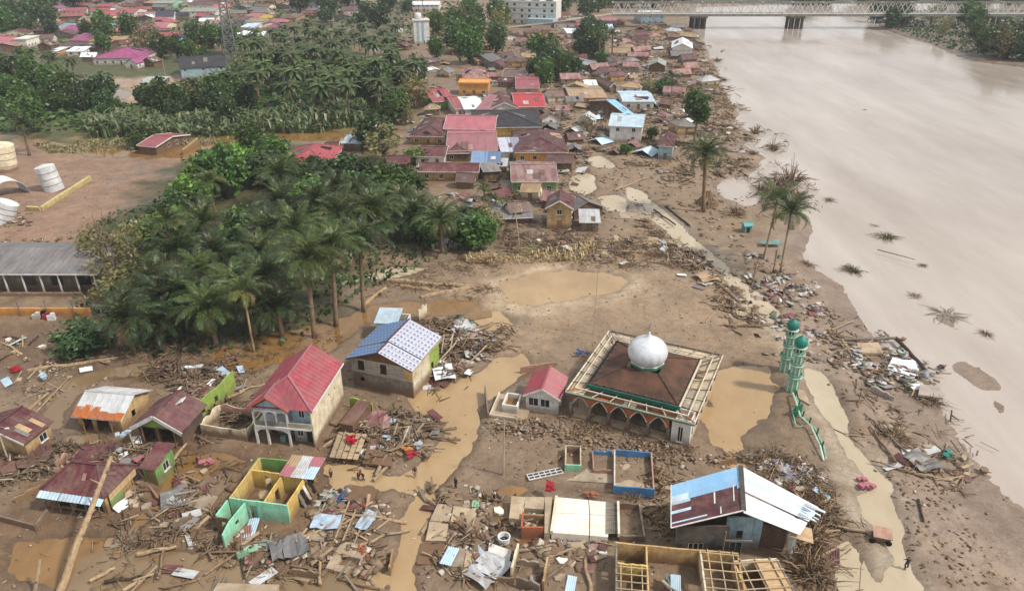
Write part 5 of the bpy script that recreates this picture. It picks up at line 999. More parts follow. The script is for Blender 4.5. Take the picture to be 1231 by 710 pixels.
# ---------------------------------------------------------------- houses further off: (x0,x1,top,bottom of the roof), kind, eave height, rise, wall, roof, turn, label
VILLAGE = [
 # the dense cluster beyond the palm grove
 ((466,492,112,131),'hip',3,1.5,'wall_white','roof_red',.1,'red hip-roofed house at the palm end of the dense village'),
 ((502,545,99,122),'gable_x',3.2,2.0,'wall_green','roof_red',.35,'green-gabled house with a long red roof next to the orange block'),
 ((476,503,102,110),'flat',3.0,.2,'wall_orange','wall_orange',.1,'low orange flat-roofed house behind the green-gabled house'),
 ((551,590,95,101),'flat',4.6,.3,'wall_orange','wall_orange',-.05,'orange flat-roofed block standing above the red roofs'),
 ((530,557,113,131),'gable_x',3,1.6,'wall_white','roof_bright',.3,'house with a torn bright red and white roof'),
 ((548,582,119,131),'gable_x',3,1.2,'wall_white','roof_white',.2,'house with a buckled white roof beside the torn bright red one'),
 ((574,606,114,133),'shed',3,1.8,'wall_brown','roof_pink',-.25,'house under a curved pale pink roof'),
 ((584,622,109,130),'gable_y',3.4,1.8,'wall_white','roof_maroon',.1,'maroon-roofed house touching the long bright red roof'),
 ((614,655,112,128),'gable_x',3.2,1.6,'wall_pink','roof_bright',.05,'long house with a faded bright red roof beside the mud clearing'),
 ((563,652,127,153),'hip',3.4,2.4,'wall_yellow','roof_black',.05,'wide charcoal hip-roofed house in the middle of the village'),
 ((535,600,139,155),'gable_x',4.2,1.8,'wall_cream','roof_pink',-.05,'two-storey cream house with a shiny pink-red roof'),
 ((497,548,146,164),'hip',3,1.8,'wall_tan','roof_maroon',-.1,'maroon hip-roofed house left of the shiny pink-red roof'),
 ((535,600,160,181),'gable_x',3.2,1.8,'wall_tan','roof_pink',.05,'house with a broad dusty pink roof'),
 ((533,567,170,184),'hip',2.8,1.2,'wall_brown','roof_maroon',.05,'small maroon roof tucked under the broad dusty pink roof'),
 ((500,540,176,188),'gable_x',3.0,1.2,'wall_white','roof_maroon',-.05,'low white house with a brownish maroon roof by the trees'),
 ((566,603,182,195),'shed',2.8,1.0,'wall_paleblue','sheet_blue_print',.0,'house with a blue and white striped roof below the dusty pink roof'),
 ((598,627,165,182),'shed',2.8,1.2,'wall_white','sheet_white_print',.1,'house with a white patterned roof beside the orange-walled house'),
 ((615,681,160,183),'hip',3.2,2.2,'wall_orange','roof_maroon',.02,'orange-walled house with a wide maroon hip roof'),
 ((503,578,196,206),'gable_x',3.0,1.0,'wall_tan','roof_maroon',-.03,'long low house with half tan and half maroon roof'),
 ((612,670,198,218),'gable_x',3.4,1.6,'wall_green','roof_maroonrust',.02,'green-walled house with a rusty streaked maroon roof'),
 ((655,692,227,250),'gable_y',5.2,1.6,'wall_tan','roof_maroon',-.1,'two-storey tan house with maroon gable roof and small awnings'),
 ((695,722,251,267),'shed',2.6,.8,'wall_grey','roof_tin',-.05,'small grey tin shed beside the mud road'),
 ((588,641,243,262),'shed',1.6,.7,'wall_dark','roof_grey',.12,'collapsed house with a slumped grey roof'),
 ((619,648,95,106),'gable_x',4.0,1.0,'wall_pink','roof_red',0,'tall narrow pinkish house with flat red roof'),
 # right side near the river
 ((730,779,138,152),'gable_x',5.4,1.5,'wall_white','roof_paleblue',-.2,'two-storey white house with pale blue roof in the wrecked bank'),
 ((717,750,112,138),'gable_x',3.0,2.4,'wall_brown','roof_blue',.45,'house with a steep tilted blue roof above the two-storey white house'),
 ((744,783,112,122),'gable_x',3.2,1.0,'wall_white','roof_paleblue',0,'house with long pale blue tin roof behind the tilted blue roof'),
 ((679,726,107,117),'gable_x',2.8,.8,'wall_orange','roof_tan',.05,'long tan-roofed house with an orange wall'),
 ((788,817,162,176),'hip',4.2,1.4,'wall_paleblue','roof_maroon',-.25,'pale blue house on posts with a maroon hip roof near the river palm'),
 ((778,803,69,79),'gable_y',3.0,1.5,'wall_brown','roof_greengrey',-.2,'brown-fronted house with a grey-green gable roof'),
 ((804,836,44,58),'gable_y',3.4,2.2,'wall_white','roof_white',-.2,'white gable house with broken white roof close to the bridge pier'),
 ((644,673,54,67),'gable_x',3.4,1.6,'wall_cream','roof_navy',.15,'cream house with dark navy roof on the cleared mud'),
 ((694,714,68,80),'gable_y',2.8,1.4,'wall_grey','roof_white',.5,'grey hut with a crumpled white roof between trees'),
 ((713,737,24,35),'gable_x',3.2,1.4,'wall_cream','roof_paleblue',-.05,'house with a pale blue roof in front of a pink roof'),
 ((716,740,19,26),'gable_x',3.2,1.2,'wall_pink','roof_pink',0,'pink-roofed house behind the pale blue roof'),
 ((765,796,12,18),'gable_x',6.0,1.4,'wall_paleblue','roof_paleblue',.05,'large pale blue hall under the bridge end'),
 ((720,738,92,104),'gable_y',2.6,1.2,'wall_grey','roof_brown',.3,'small brown gable hut in front of a round tree'),
 ((702,718,96,104),'shed',2.4,.8,'wall_white','roof_white',0,'white lean-to beside the small brown gable hut'),
 ((602,632,62,74),'hip',3.0,1.6,'wall_tan','roof_brown',.1,'brown hip-roofed house below the white block of flats'),
 ((566,602,56,74),'gable_x',3.0,1.6,'wall_grey','roof_grey',.5,'grey shed roof slanting down beside the brown hip roof'),
 ((604,636,84,92),'gable_x',2.8,1.0,'wall_grey','roof_brown',-.1,'dull brown house squeezed above the tall narrow pinkish house'),
 ((552,588,80,94),'hip',3.0,1.4,'wall_brown','roof_maroonrust',.1,'rusty maroon hip roof behind the orange flat-roofed block'),
 ((638,662,26,36),'gable_x',3,1.2,'wall_tan','roof_brown',0,'brown-roofed house at the foot of the white block of flats'),
 ((664,692,16,28),'hip',3.2,1.6,'wall_white','roof_maroon',0,'maroon-roofed house right of the white block of flats'),
 ((676,700,32,40),'gable_x',3,1,'wall_white','roof_white',.1,'long white-roofed store on the cleared ground'),
 # behind the palm grove and around the pond
 ((347,406,176,198),'hip',3.4,2.4,'wall_cream','roof_red',.0,'house with a rounded red roof half hidden by the palm grove'),
 ((413,438,162,172),'shed',2.6,.7,'wall_grey','roof_paleblue',-.05,'small shed with a white-blue roof by the reed bed'),
 ((388,410,171,181),'gable_x',2.8,1.0,'wall_brown','roof_maroon',.1,'dull maroon roof between the rounded red roof and the shed'),
 ((178,216,163,176),'gable_x',2.4,1.2,'wall_brown','roof_red',-.3,'half-collapsed shed with a slipping red roof beside the muddy yard'),
 ((244,268,182,192),'shed',2.4,.8,'wall_brown','roof_maroon',.2,'little maroon roof poking out of the grove'),
 # far quarter at the top left
 ((212,276,60,81),'gable_x',5.0,3.0,'wall_paleblue','roof_black',.35,'big white-walled house with a steep black roof'),
 ((122,182,55,70),'hip',3.4,3.0,'wall_white','roof_purple',.05,'large house with a broad purple hip roof facing the pond'),
 ((156,176,66,76),'gable_y',2.8,1.6,'wall_white','roof_purple',-.1,'white gabled porch building in front of the broad purple roof'),
 ((96,130,37,49),'gable_x',3.4,2.2,'wall_yellow','roof_purple',-.25,'purple-roofed house with a yellow gable below the teal dome'),
 ((82,112,27,38),'gable_x',3.4,2.0,'wall_white','roof_purple',-.1,'purple-roofed house with white gable left of the teal dome'),
 ((66,84,24,33),'gable_x',3.6,1.8,'wall_paleblue','roof_red',-.2,'small red-roofed pale house at the edge of the far trees'),
 ((0,24,42,52),'gable_x',3.2,1.8,'wall_tan','roof_pink',.05,'pink-roofed house beside a white flat-roofed cube'),
 ((24,40,43,48),'flat',4.4,.3,'wall_white','wall_white',.05,'white flat-roofed cube house in the far quarter'),
 ((80,138,46,58),'gable_x',3.0,1.4,'wall_brown','roof_maroon',.05,'long dark maroon roof in front of the purple roofs'),
 ((156,186,27,38),'hip',3.2,1.8,'wall_white','roof_purple',.05,'purple hip-roofed house nearest the navy roof'),
 ((180,207,19,34),'gable_x',3.2,2.2,'wall_cream','roof_pink',.1,'pink-purple roof stacked behind the purple hip roof'),
 ((140,170,6,16),'gable_x',3.2,2.0,'wall_white','roof_red',.05,'red-roofed house at the far end of the quarter'),
 ((186,214,8,20),'gable_x',3.6,2.4,'wall_white','roof_navy',.3,'navy-roofed house with bright white gables'),
 ((212,234,8,18),'hip',3.2,1.8,'wall_grey','roof_navy',.1,'blue-grey hip roof beside the navy roof with white gables'),
 ((222,266,5,14),'gable_x',5.0,1.4,'wall_white','roof_greengrey',.05,'long white two-storey building near the lattice mast'),
 ((190,216,0,4),'gable_x',4,1,'wall_mint','roof_greengrey',0,'pale green-roofed building at the very far edge'),
 ((232,268,0,6),'gable_x',3.4,1.6,'wall_white','roof_maroon',0,'maroon roof at the very far edge'),
 ((238,261,21,31),'hip',3.0,1.6,'wall_tan','roof_maroonrust',.05,'rusty maroon hip roof near the foot of the mast'),
 ((207,225,44,53),'gable_x',2.8,1.2,'wall_white','roof_blue',.3,'little blue-roofed house behind the steep black roof'),
 ((222,246,48,56),'gable_x',3.0,1.2,'wall_orange','roof_brown',-.05,'orange house with a flat brown roof behind the steep black roof'),
 ((194,216,50,59),'hip',2.8,1.2,'wall_brown','roof_brown',0,'dull brown hip roof next to the little blue roof'),
 ((220,236,31,41),'gable_x',2.8,1.0,'wall_brown','roof_brown',.2,'small brown tiled roof between the trees of the far quarter'),
 ((268,292,33,46),'gable_x',3.0,1.4,'wall_grey','roof_white',.1,'whitish roof just right of the lattice mast'),
 ((286,304,17,25),'gable_x',3.2,1.2,'wall_paleblue','roof_maroon',-.05,'maroon and pale blue house right of the mast'),
 ((299,322,8,22),'gable_x',3.4,2.0,'wall_yellow','roof_pink',-.2,'pink-roofed house with a yellow gable among the far trees'),
 ((296,316,26,33),'gable_x',2.8,1.0,'wall_white','roof_paleblue',-.1,'pale long roof below the pink roof with a yellow gable'),
 ((352,392,0,7),'gable_x',5.0,1.2,'wall_white','roof_navy',-.1,'long white building with dark roof beyond the palms'),
 ((408,432,3,13),'gable_x',3.2,1.8,'wall_white','roof_maroon',.3,'maroon-roofed house in front of the cream block'),
 ((432,466,-2,1),'flat',7.5,.4,'wall_cream','wall_cream',.2,'cream three-storey block rising above the far trees'),
 ((496,530,-2,6),'gable_x',5,1.4,'wall_white','roof_white',0,'white hall behind the water tower'),
 ((340,362,14,22),'hip',2.8,1.4,'wall_tan','roof_brown',0,'brown hip roof among the far palms'),
 ((88,112,56,62),'gable_x',2.6,.8,'wall_white','roof_white',.1,'small white-roofed shed behind the pond trees'),
 ((70,86,56,63),'gable_x',2.6,.8,'wall_tan','roof_white',-.1,'small pale roof beside the small white-roofed shed'),
 ((4,22,60,72),'hip',2.8,1.2,'wall_white','roof_maroon',0,'maroon roof at the edge of the left wood'),
 ((140,160,40,50),'gable_x',2.8,1.0,'wall_tan','roof_tan',.1,'tan roof behind the broad purple hip roof'),
 ((98,118,16,24),'gable_x',3,1.0,'wall_cream','roof_tan',.2,'cream roof with arched front left of the teal dome'),
 ((-6,20,3,12),'gable_x',3.2,1.4,'wall_white','roof_white',.2,'white roof at the far corner of the quarter'),
 ((172,200,92,99),'shed',2.4,.5,'wall_brown','roof_tin',.05,'low tin shelter next to the steep black roof'),
]
for (x0, x1, yt, yb), kind, H, rise, wm, rm, rz, lab in VILLAGE:
    fr = vfr(x0, x1, yt, yb, kind, H, rise, rz); near = yb > 90
    house('house', lab, fr, H, kind, rise, wm, rm, ov=.45 if near else .4, sheets=False, rib=1.1 if near else 0, fascia='white_trim' if near else None, parts=yb > 200, group='houses of the flooded village', storeys=2 if H > 4.9 else 1, hipf=.5)
# scattered wrecks: fallen roofs lying almost on the ground
rr = random.Random(21); WR = [(610,150),(655,140),(660,155),(690,160),(700,130),(715,145),(668,190),(690,182),(700,206),(560,222),(590,228),(600,236),(640,232),(760,176),(776,186),(738,186),(722,172),(800,140),(820,150),(790,128),(830,130),(740,80),(760,95),(700,52),(720,60),(748,50),(776,44),(790,60),(640,46),(620,50),(600,44),(680,64),(850,165),(812,110),(770,36),(740,40),(690,44),(655,100),(668,116),(676,96),(640,90),(590,86),(535,78),(545,66),(520,86),(575,66),(486,92),(590,205),(640,190)]
for i, (a, b) in enumerate(WR):
    p = G(a, b); s = rr.uniform(2.2, 4.6); z = gz(p.x, p.y); rz = rr.uniform(0, 3.1); rm = rr.choice(['roof_grey', 'roof_tin', 'roof_maroon', 'roof_brown', 'roof_white', 'roof_tan', 'roof_maroonrust', 'roof_paleblue'])
    r = E('collapsed_roof', f"{rm[5:].replace('maroonrust', 'rusty maroon')} sheet roof lying collapsed on broken walls, {['beside the upper bank', 'between the village houses', 'at the edge of the mud clearing'][i % 3]}", 'wrecked house', (p.x, p.y, z), rz, 'collapsed roofs in the wrecked village')
    for sgn in (1, -1):
        q = MB(); q.slab([(0, -s*.7, 1.5+rr.uniform(-.3, .5)), (sgn*s*.8, -s*.7, .5+rr.uniform(-.2, .5)), (sgn*s*.8, s*.6, .3+rr.uniform(-.2, .6)), (0, s*.6, 1.6+rr.uniform(-.5, .5))][::sgn], .06); q.build('roof_slope', M[rm], r)
    q = MB(); q.beam((-s*.7, -s*.6, .3), (s*.7, -s*.6, .4+rr.random()), .2, 1.4); q.build('wall', M[rr.choice(['wall_grey', 'wall_tan', 'wall_brown', 'wall_white'])], r)
# ---------------------------------------------------------------- white block of flats
A = G(588, 29); B = G(668, 32); r = E('block_of_flats', 'four-storey white block of flats with rows of dark windows', 'apartment block', (A.x, A.y, 0), math.atan2(B.y-A.y, B.x-A.x)); Ln = (B-A).length; Hh = 15.0
ops = [(Ln*(k+.3)/9, Ln*(k+.3)/9+1.7, 1.2+3.5*j, 2.9+3.5*j) for k in range(9) for j in range(4) if (k*3+j) % 5]
mb = MB(); wall_run(mb, (0, 0), (Ln, 0), -.5, Hh, .3, ops); wall_run(mb, (Ln, .3), (Ln, 13.7), -.5, Hh, .3); wall_run(mb, (Ln, 14), (0, 14), -.5, Hh, .3); wall_run(mb, (0, 13.7), (0, .3), -.5, Hh, .3); mb.span(.31, Ln-.31, .31, 13.69, Hh-.5, Hh-.2); mb.build('wall', M['wall_white'], r)
for o in ops: add_window(r, (0, 0), (Ln, 0), o, 'white_trim', parts=False, t=.3)
for j in range(1, 5): q = MB(); q.span(-.1, Ln+.1, -.25, -.002, 3.5*j-.2, 3.5*j+.05); q.build('floor_band', M['wall_paleblue'], r)
q = MB(); q.span(Ln*.62, Ln, -8, -.3, 0, 5); q.build('front_wing', M['wall_paleblue'], r)
for k in range(5): q = MB(); q.span(Ln*(k*.2+.04), Ln*(k*.2+.13), 2, 6, Hh, Hh+2.0); q.build('roof_tank', M['wall_grey'], r)
# far mosque with teal dome
A = G(123, 41); r = E('far_mosque', 'small distant mosque with a shining teal dome and pale teal roof', 'mosque', (A.x, A.y, 0)); q = MB(); q.span(-6, 6, -5, 5, -.3, 5); q.build('wall', M['wall_white'], r); roof(r, 'hip', 14, 12, 4.9, 2.0, 'wall_teal', rib=0, cap=False)
q = MB(); q.lathe([(3.2, 6.0), (3.3, 7.2), (3.5, 8.2), (3.2, 9.6), (2.4, 11.0), (1.3, 12.1), (.4, 12.9), (.05, 14.2)], 20); q.build('dome', M['dome_green'], r, smooth=True)
# striped water tower
A = G(507, 52); r = E('water_tower', 'white concrete water tower with faded blue stripes and a white tank on top', 'water tower', (A.x, A.y, 0), .2); q = MB(); q.span(-4.2, 4.2, -4, 4, 0, 12); q.build('shaft', M['wall_white'], r)
for k in range(2): q = MB(); q.span(-2.6+k*2.6, -1.4+k*2.6, -4.06, -4.002, .5, 11.5); q.build('stripe_panel', M['roof_blue' if k else 'wall_paleblue'], r)
q = MB(); q.span(-4.6, 4.6, -4.4, 4.4, 12, 12.6); q.build('cap_slab', M['wall_white'], r); q = MB(); q.lathe([(1.7, 12.6), (1.9, 13), (1.9, 15.2), (1.2, 15.8)], 14, (-1.5, 0, 0)); q.build('tank', M['tank_white'], r, smooth=True); q = MB(); q.tube([(1.5, 0, 12.6), (1.5, 0, 22)], .18, 5); q.build('antenna', M['metal_grey'], r)
# lattice mast
A = G(279, 74); r = E('lattice_mast', 'tall grey lattice radio mast rising out of the frame', 'radio mast', (A.x, A.y, 0), .3); Hm, w0, w1 = 46, 2.6, .9
cs = [(-1, -1), (1, -1), (1, 1), (-1, 1)]
for c in cs: q = MB(); q.beam((c[0]*w0, c[1]*w0, 0), (c[0]*w1, c[1]*w1, Hm), .42); q.build('mast_leg', M['metal_grey'], r)
for k in range(12):
    z0, z1 = Hm*k/12, Hm*(k+1)/12; f = lambda z: w0+(w1-w0)*z/Hm; q = MB()
    for i in range(4):
        a, b = cs[i], cs[(i+1) % 4]; q.beam((a[0]*f(z0), a[1]*f(z0), z0), (b[0]*f(z1), b[1]*f(z1), z1), .26); q.beam((b[0]*f(z0), b[1]*f(z0), z0), (a[0]*f(z1), a[1]*f(z1), z1), .26); q.beam((a[0]*f(z1), a[1]*f(z1), z1), (b[0]*f(z1), b[1]*f(z1), z1), .26)
    q.build('mast_bracing', M['metal_grey'], r)
# ---------------------------------------------------------------- truss bridge over the river
P1 = G(838, 33); Yb = P1.y; xa, xb = G(735, 33).x, G(1330, 33).x; zd = 8.2; ht = 6.6; wdt = 8.0
r = E('truss_bridge', 'long grey steel truss road bridge crossing the brown river on dark piers', 'bridge', (xa, Yb, 0)); Lb = xb-xa
q = MB(); q.span(0, Lb, -wdt/2, wdt/2, zd-1.0, zd); q.build('deck', M['wall_dark'], r); q = MB(); q.span(0, Lb, -wdt/2-.35, -wdt/2-.02, zd-1.3, zd-.3); q.build('deck_edge', M['wall_grey'], r)
np_ = int(Lb/6.2); pw = Lb/np_; dm = None; vm = None
for s in (-1, 1):
    y = s*(wdt/2-.2); q = MB(); q.beam((0, y, zd+.3), (Lb, y, zd+.3), .5, .6); q.build('bottom_chord', M['wall_white'], r); q = MB(); q.beam((0, y, zd+ht), (Lb, y, zd+ht), .5, .7); q.build('top_chord', M['wall_grey'], r)
    for k in range(np_):
        for h in (0, 1):
            if dm is None: q = MB(); q.beam((0, 0, zd+.5), (pw/2, 0, zd+ht-.3), .34); dm = q.mesh('diagonal', M['wall_white']); q = MB(); q.beam((0, 0, zd+ht-.3), (pw/2, 0, zd+.5), .34); vm = q.mesh('diagonal', M['wall_white'])
            put('diagonal', dm if h == 0 else vm, r, (k*pw+h*pw/2, y, 0))
for k in range(0, np_, 3): q = MB(); q.beam((k*pw, -wdt/2, zd+ht), (k*pw, wdt/2, zd+ht), .4); q.build('cross_beam', M['wall_white'], r)
for px in (838, 954, 1075, 1195):
    pX = G(px, 33).x-xa; pr = MB(); pr.span(pX-5, pX+5, -wdt/2-.8, wdt/2+.8, zd-2.4, zd-1.35); pe = pr.build('pier', M['wall_dark'], r)
    for i in range(3):
        for j in (-1, 1): c = MB(); c.tube([(pX-3.6+i*3.6, j*3.4, -3), (pX-3.6+i*3.6, j*3.2, zd-2.4)], 1.0, 8); c.build('pile', M['bark_dark'], pe)
q = MB(); q.span(xb-xa, xb-xa+120, -wdt/2, wdt/2, zd-1.2, zd-.05); q.build('approach', M['wall_grey'], r); q = MB(); q.slab([(-70, -wdt/2, -.5), (0, -wdt/2, zd-.1), (0, wdt/2, zd-.1), (-70, wdt/2, -.5)], .6); q.build('ramp', M['concrete'], r)
# ---------------------------------------------------------------- warehouse and tanks at the left
A, B = G(-70, 329, 4.2), G(118, 329, 4.2); Ln = (B-A).length; Dp = 14.0
r = E('warehouse', 'long dark grey-roofed warehouse with a yellow-banded base wall', 'warehouse', ((A.x+B.x)/2, A.y+Dp/2, 0))
q = MB(); slope(q, (-Ln/2, -Dp/2, 4.2), (Ln/2, -Dp/2, 4.2), (Ln/2, Dp*.12, 5.6), (-Ln/2, Dp*.12, 5.6), rib=1.0); q.build('roof_slope', M['roof_grey'], r); q = MB(); slope(q, (Ln/2, Dp/2, 4.4), (-Ln/2, Dp/2, 4.4), (-Ln/2, Dp*.12, 5.6), (Ln/2, Dp*.12, 5.6)); q.build('roof_slope', M['roof_grey'], r)
q = MB(); q.span(-Ln/2, Ln/2, -Dp/2-.1, -Dp/2+.05, 3.95, 4.15); q.build('gutter', M['white_trim'], r)
q = MB(); wall_run(q, (-Ln/2+.4, -Dp/2+2.4), (Ln/2-.4, -Dp/2+2.4), -.3, 4.2, .2, [(u, u+2.2, .8, 2.6) for u in range(2, int(Ln)-4, 5)]); wall_run(q, (Ln/2-.4, -Dp/2+2.6), (Ln/2-.4, Dp/2-.5), -.3, 4.2, .2); q.build('wall', M['wall_grey'], r)
for k in range(9): q = MB(); X = -Ln/2+1+k*(Ln-2)/8; q.beam((X, -Dp/2+.2, -.3), (X, -Dp/2+.2, 4.0), .22); q.build('post', M['wall_white'], r)
q = MB(); q.span(-Ln/2, Ln/2-1, -Dp/2-.9, -Dp/2-.7, -.3, .9); q.build('veranda_wall', M['wall_cream'], r)
A, B = G(-60, 381), G(110, 381); o = E('yellow_wall', 'long low yellow-orange wall in front of the grey warehouse', 'wall', (A.x, A.y, 0)); q = MB(); q.span(0, (B-A).length, 0, .25, -.3, 1.7); q.build('masonry', M['wall_orange'], o)
for k in range(6): q = MB(); X = 3+k*4.6; q.beam((X, -.12, -.3), (X, -.12, 3.4), .12); q.build('fence_post', M['metal_grey'], o)
for (a, b), c, lab in [((130,384), 'wall_white', 'white'), ((150,382), 'dark', 'black'), ((164,384), 'red_cloth', 'red'), ((180,385), 'roof_white', 'pale grey')]:
    p = G(a*.36-2, b); q = MB(); q.box((0, 0, .5), (1.2, .6, 1.0)); q.box((.3, .05, 1.15), (.6, .5, .4)); tag(q.build('salvage_pile', M[c], None, loc=(p.x, p.y, 0), rz=.1), f'{lab} salvaged household bundle at the foot of the yellow wall', 'bundle')
def tank(px, py, rad, h, lab, tilt, az, half=False, mat='tank_white'):
    p = G(px, py); r = E('storage_tank', lab, 'storage tank', (p.x, p.y, .1), az); r.rotation_euler = (0, tilt, az); q = MB()
    if not half: q.lathe([(rad, 0), (rad, h*.33), (rad, h*.66), (rad, h), (rad*.96, h+.05)], 28); q.build('shell', M[mat], r, smooth=False); q = MB(); q.lathe([(rad*.95, h+.06), (.3, h+.5)], 28); q.build('lid', M[mat], r)
    else:
        o = 0; N = 18
        for i in range(N):
            a0, a1 = math.pi*1.15*i/N, math.pi*1.15*(i+1)/N; A, B = (math.cos(a0)*rad, math.sin(a0)*rad), (math.cos(a1)*rad, math.sin(a1)*rad)
            q.slab([(A[0], 0, A[1]), (B[0], 0, B[1]), (B[0], h, B[1]), (A[0], h, A[1])], .08)
        q.build('shell', M[mat], r)
    for k in range(1, 4):
        q = MB()
        if not half: q.lathe([(rad+.05, h*k/4), (rad+.05, h*k/4+.12)], 28); q.build('hoop', M['metal_grey'], r)
tank(66, 229, 2.3, 6.2, 'upright white storage tank leaning slightly above the muddy yard', -.16, 0)
tank(14, 238, 4.2, 6.5, 'burst white storage tank lying open on its side', 0, .9, True)
tank(6, 205, 3.2, 7.0, 'rust-stained cream tank standing at the edge of the frame', .1, 0, False, 'wall_cream')
tank(2, 268, 2.2, 5.0, 'dented pale tank half buried near the burst one', .5, .5, False, 'tank_white')
A, B, Cc = G(33, 254), G(50, 255), G(109, 217); o = E('yellow_yard_wall', 'low pale yellow wall bent round the tank yard', 'wall', (B.x, B.y, 0))
for p, q_ in ((A, B), (B, Cc)): q = MB(); q.beam(p-B+Vector((0, 0, .5)), q_-B+Vector((0, 0, .5)), .7, 1.5); q.build('wall_section', M['wall_paleyellow'], o)
A, B = G(220, 186), G(238, 172); o = E('pond_wall', 'short tan wall at the corner of the orange pond', 'wall', (A.x, A.y, 0)); q = MB(); q.beam((0, 0, .6), B-A+Vector((0, 0, .6)), .4, 1.8); q.build('wall_section', M['wall_tan'], o)
# small teal water kiosk, sheet and river-bank bits
p = G(897, 279); r = E('teal_kiosk', 'tiny teal kiosk leaning by the two river palms', 'kiosk', (p.x, p.y, -.3), .2); r.scale = (.8, .8, .8); q = MB(); q.span(-1, 1, -1, 1, -.2, 2.6); q.build('wall', M['wall_teal'], r); roof(r, 'gable_x', 2.8, 2.8, 2.6, .7, 'wall_teal', rib=0); add_door(r, (-1, -1), (1, -1), (.5, 1.4, .05, 2.0), 'dark', t=-.1)
p = G(925, 296); q = MB(); q.slab([(-2.2, -.7, .9), (2.0, -.9, .7), (2.4, .8, 1.3), (-1.6, 1.0, .8)], .06); tag(q.build('teal_sheet', M['wall_teal'], None, loc=(p.x, p.y, 0)), 'crumpled teal roofing sheet at the foot of the two river palms', 'sheet')
# power poles
for i, (a, b, h, lab) in enumerate([(605, 572, 8.5, 'thin concrete pole standing in the mud behind the flooded lane'), (713, 402, 13, 'very thin pole rising behind the mosque veranda'), (11, 556, 5.5, 'bent lamp post in front of the dark maroon roof'), (200, 98, 10, 'leaning pole in front of the steep black roof')]):
    p = G(a, b); r = E('pole', lab, 'pole', (p.x, p.y, -.2)); q = MB(); q.tube([(0, 0, 0), (.02*h, 0, h)], [.13, .08] if i != 1 else [.06, .04], 6); q.build('shaft', M['concrete'], r)
    if i == 2: q = MB(); q.tube([(.11, 0, 5.4), (.5, 0, 5.7), (1.2, 0, 5.5)], .06, 5); q.build('arm', M['metal_grey'], r); q = MB(); q.box((1.3, 0, 5.45), (.5, .2, .12)); q.build('lamp_head', M['white_trim'], r)
    else: q = MB(); q.beam((-.6, 0, h*.93), (.7, 0, h*.93), .1); q.build('crossarm', M['wood_grey'], r)
# more damaged houses that fill the village, the upper bank and the far town
FILL = [(480,205,24,'maroon','at the tree edge of the village'),(560,172,20,'rusty','under the shiny pink-red roof'),(600,150,18,'grey','behind the wide maroon hip roof'),(660,150,22,'brown','at the clearing side of the charcoal roof'),(676,140,18,'rusty','beside the mud clearing'),(690,172,20,'maroon','right of the orange-walled house'),(600,205,18,'pale','left of the rusty streaked roof'),(588,215,20,'grey','in front of the half tan roof'),(560,225,22,'brown','in front of the long low house'),(640,240,20,'tan','below the rusty streaked roof'),(620,262,20,'brown','right of the slumped grey roof'),(480,140,16,'pink','left of the maroon hip-roofed house'),(520,138,20,'tan','below the green-gabled house'),(610,105,20,'maroon','behind the bright red roofs'),(590,98,18,'rusty','right of the orange block'),(640,100,20,'brown','left of the upper tree clump'),(536,92,20,'grey','behind the orange block'),(520,80,18,'brown','near the trees below the flats'),(560,66,18,'maroon','below the flats'),(580,78,18,'rusty','below the slanting grey shed roof'),(612,50,22,'brown','on the mud below the flats'),(640,44,20,'maroon','on the mud right of the flats'),(700,44,20,'grey','among the wrecks of the upper bank'),(692,56,18,'rusty','left of the palm trees of the upper bank'),(752,62,20,'tan','right of the palm trees of the upper bank'),(758,80,18,'grey','left of the brown-fronted house'),(740,98,20,'maroon','behind the steep tilted blue roof'),(764,108,18,'rusty','behind the long pale blue roof'),(770,130,20,'maroon','beside the two-storey white house'),(800,130,18,'brown','on the bank right of the two-storey white house'),(690,128,20,'grey','in front of the long tan roof'),(706,150,18,'pale','left of the two-storey white house'),(700,34,18,'pink','under the far trees near the bridge'),(676,22,18,'maroon','between the flats and the bridge'),(744,30,18,'maroon','near the bridge end'),(790,34,20,'brown','under the bridge end'),(816,36,16,'grey','next to the bridge pier'),
 (40,30,22,'maroon','in the far wood'),(60,60,20,'brown','in front of the cube house'),(120,62,18,'pale','left of the broad purple roof'),(176,48,22,'brown','behind the broad purple roof'),(196,42,18,'maroon','left of the little blue roof'),(250,42,20,'brown','left of the mast foot'),(262,52,20,'tan','right of the orange house'),(300,42,20,'grey','right of the mast foot'),(326,34,22,'brown','in front of the pink roof with yellow gable'),(340,46,18,'rusty','before the far palms'),(372,20,20,'maroon','below the long white far building'),(392,30,18,'grey','among the far palms'),(414,24,18,'brown','below the cream block'),(470,40,22,'brown','beside the striped water tower'),(484,60,20,'maroon','in front of the striped water tower'),(130,20,18,'red','right of the teal dome'),(106,10,20,'pink','behind the teal dome'),(70,14,18,'purple','at the far rim'),(40,8,20,'white','at the far rim corner'),(176,6,16,'maroon','at the far rim beyond the red roof'),(250,30,16,'white','below the long white two-storey building'),(276,16,18,'navy','behind the mast'),(330,4,18,'red','at the rim behind the pink roof'),(150,58,18,'maroon','just behind the broad purple roof'),(20,84,20,'tan','at the edge of the left wood'),(110,74,20,'white','by the pond trees'),(184,80,20,'brown','right of the broad purple roof')]
CM = {'maroon': 'roof_maroon', 'rusty': 'roof_maroonrust', 'grey': 'roof_grey', 'brown': 'roof_brown', 'pale': 'roof_tin', 'tan': 'roof_tan', 'pink': 'roof_pink', 'red': 'roof_red', 'purple': 'roof_purple', 'white': 'roof_white', 'navy': 'roof_navy'}
rr = random.Random(91)
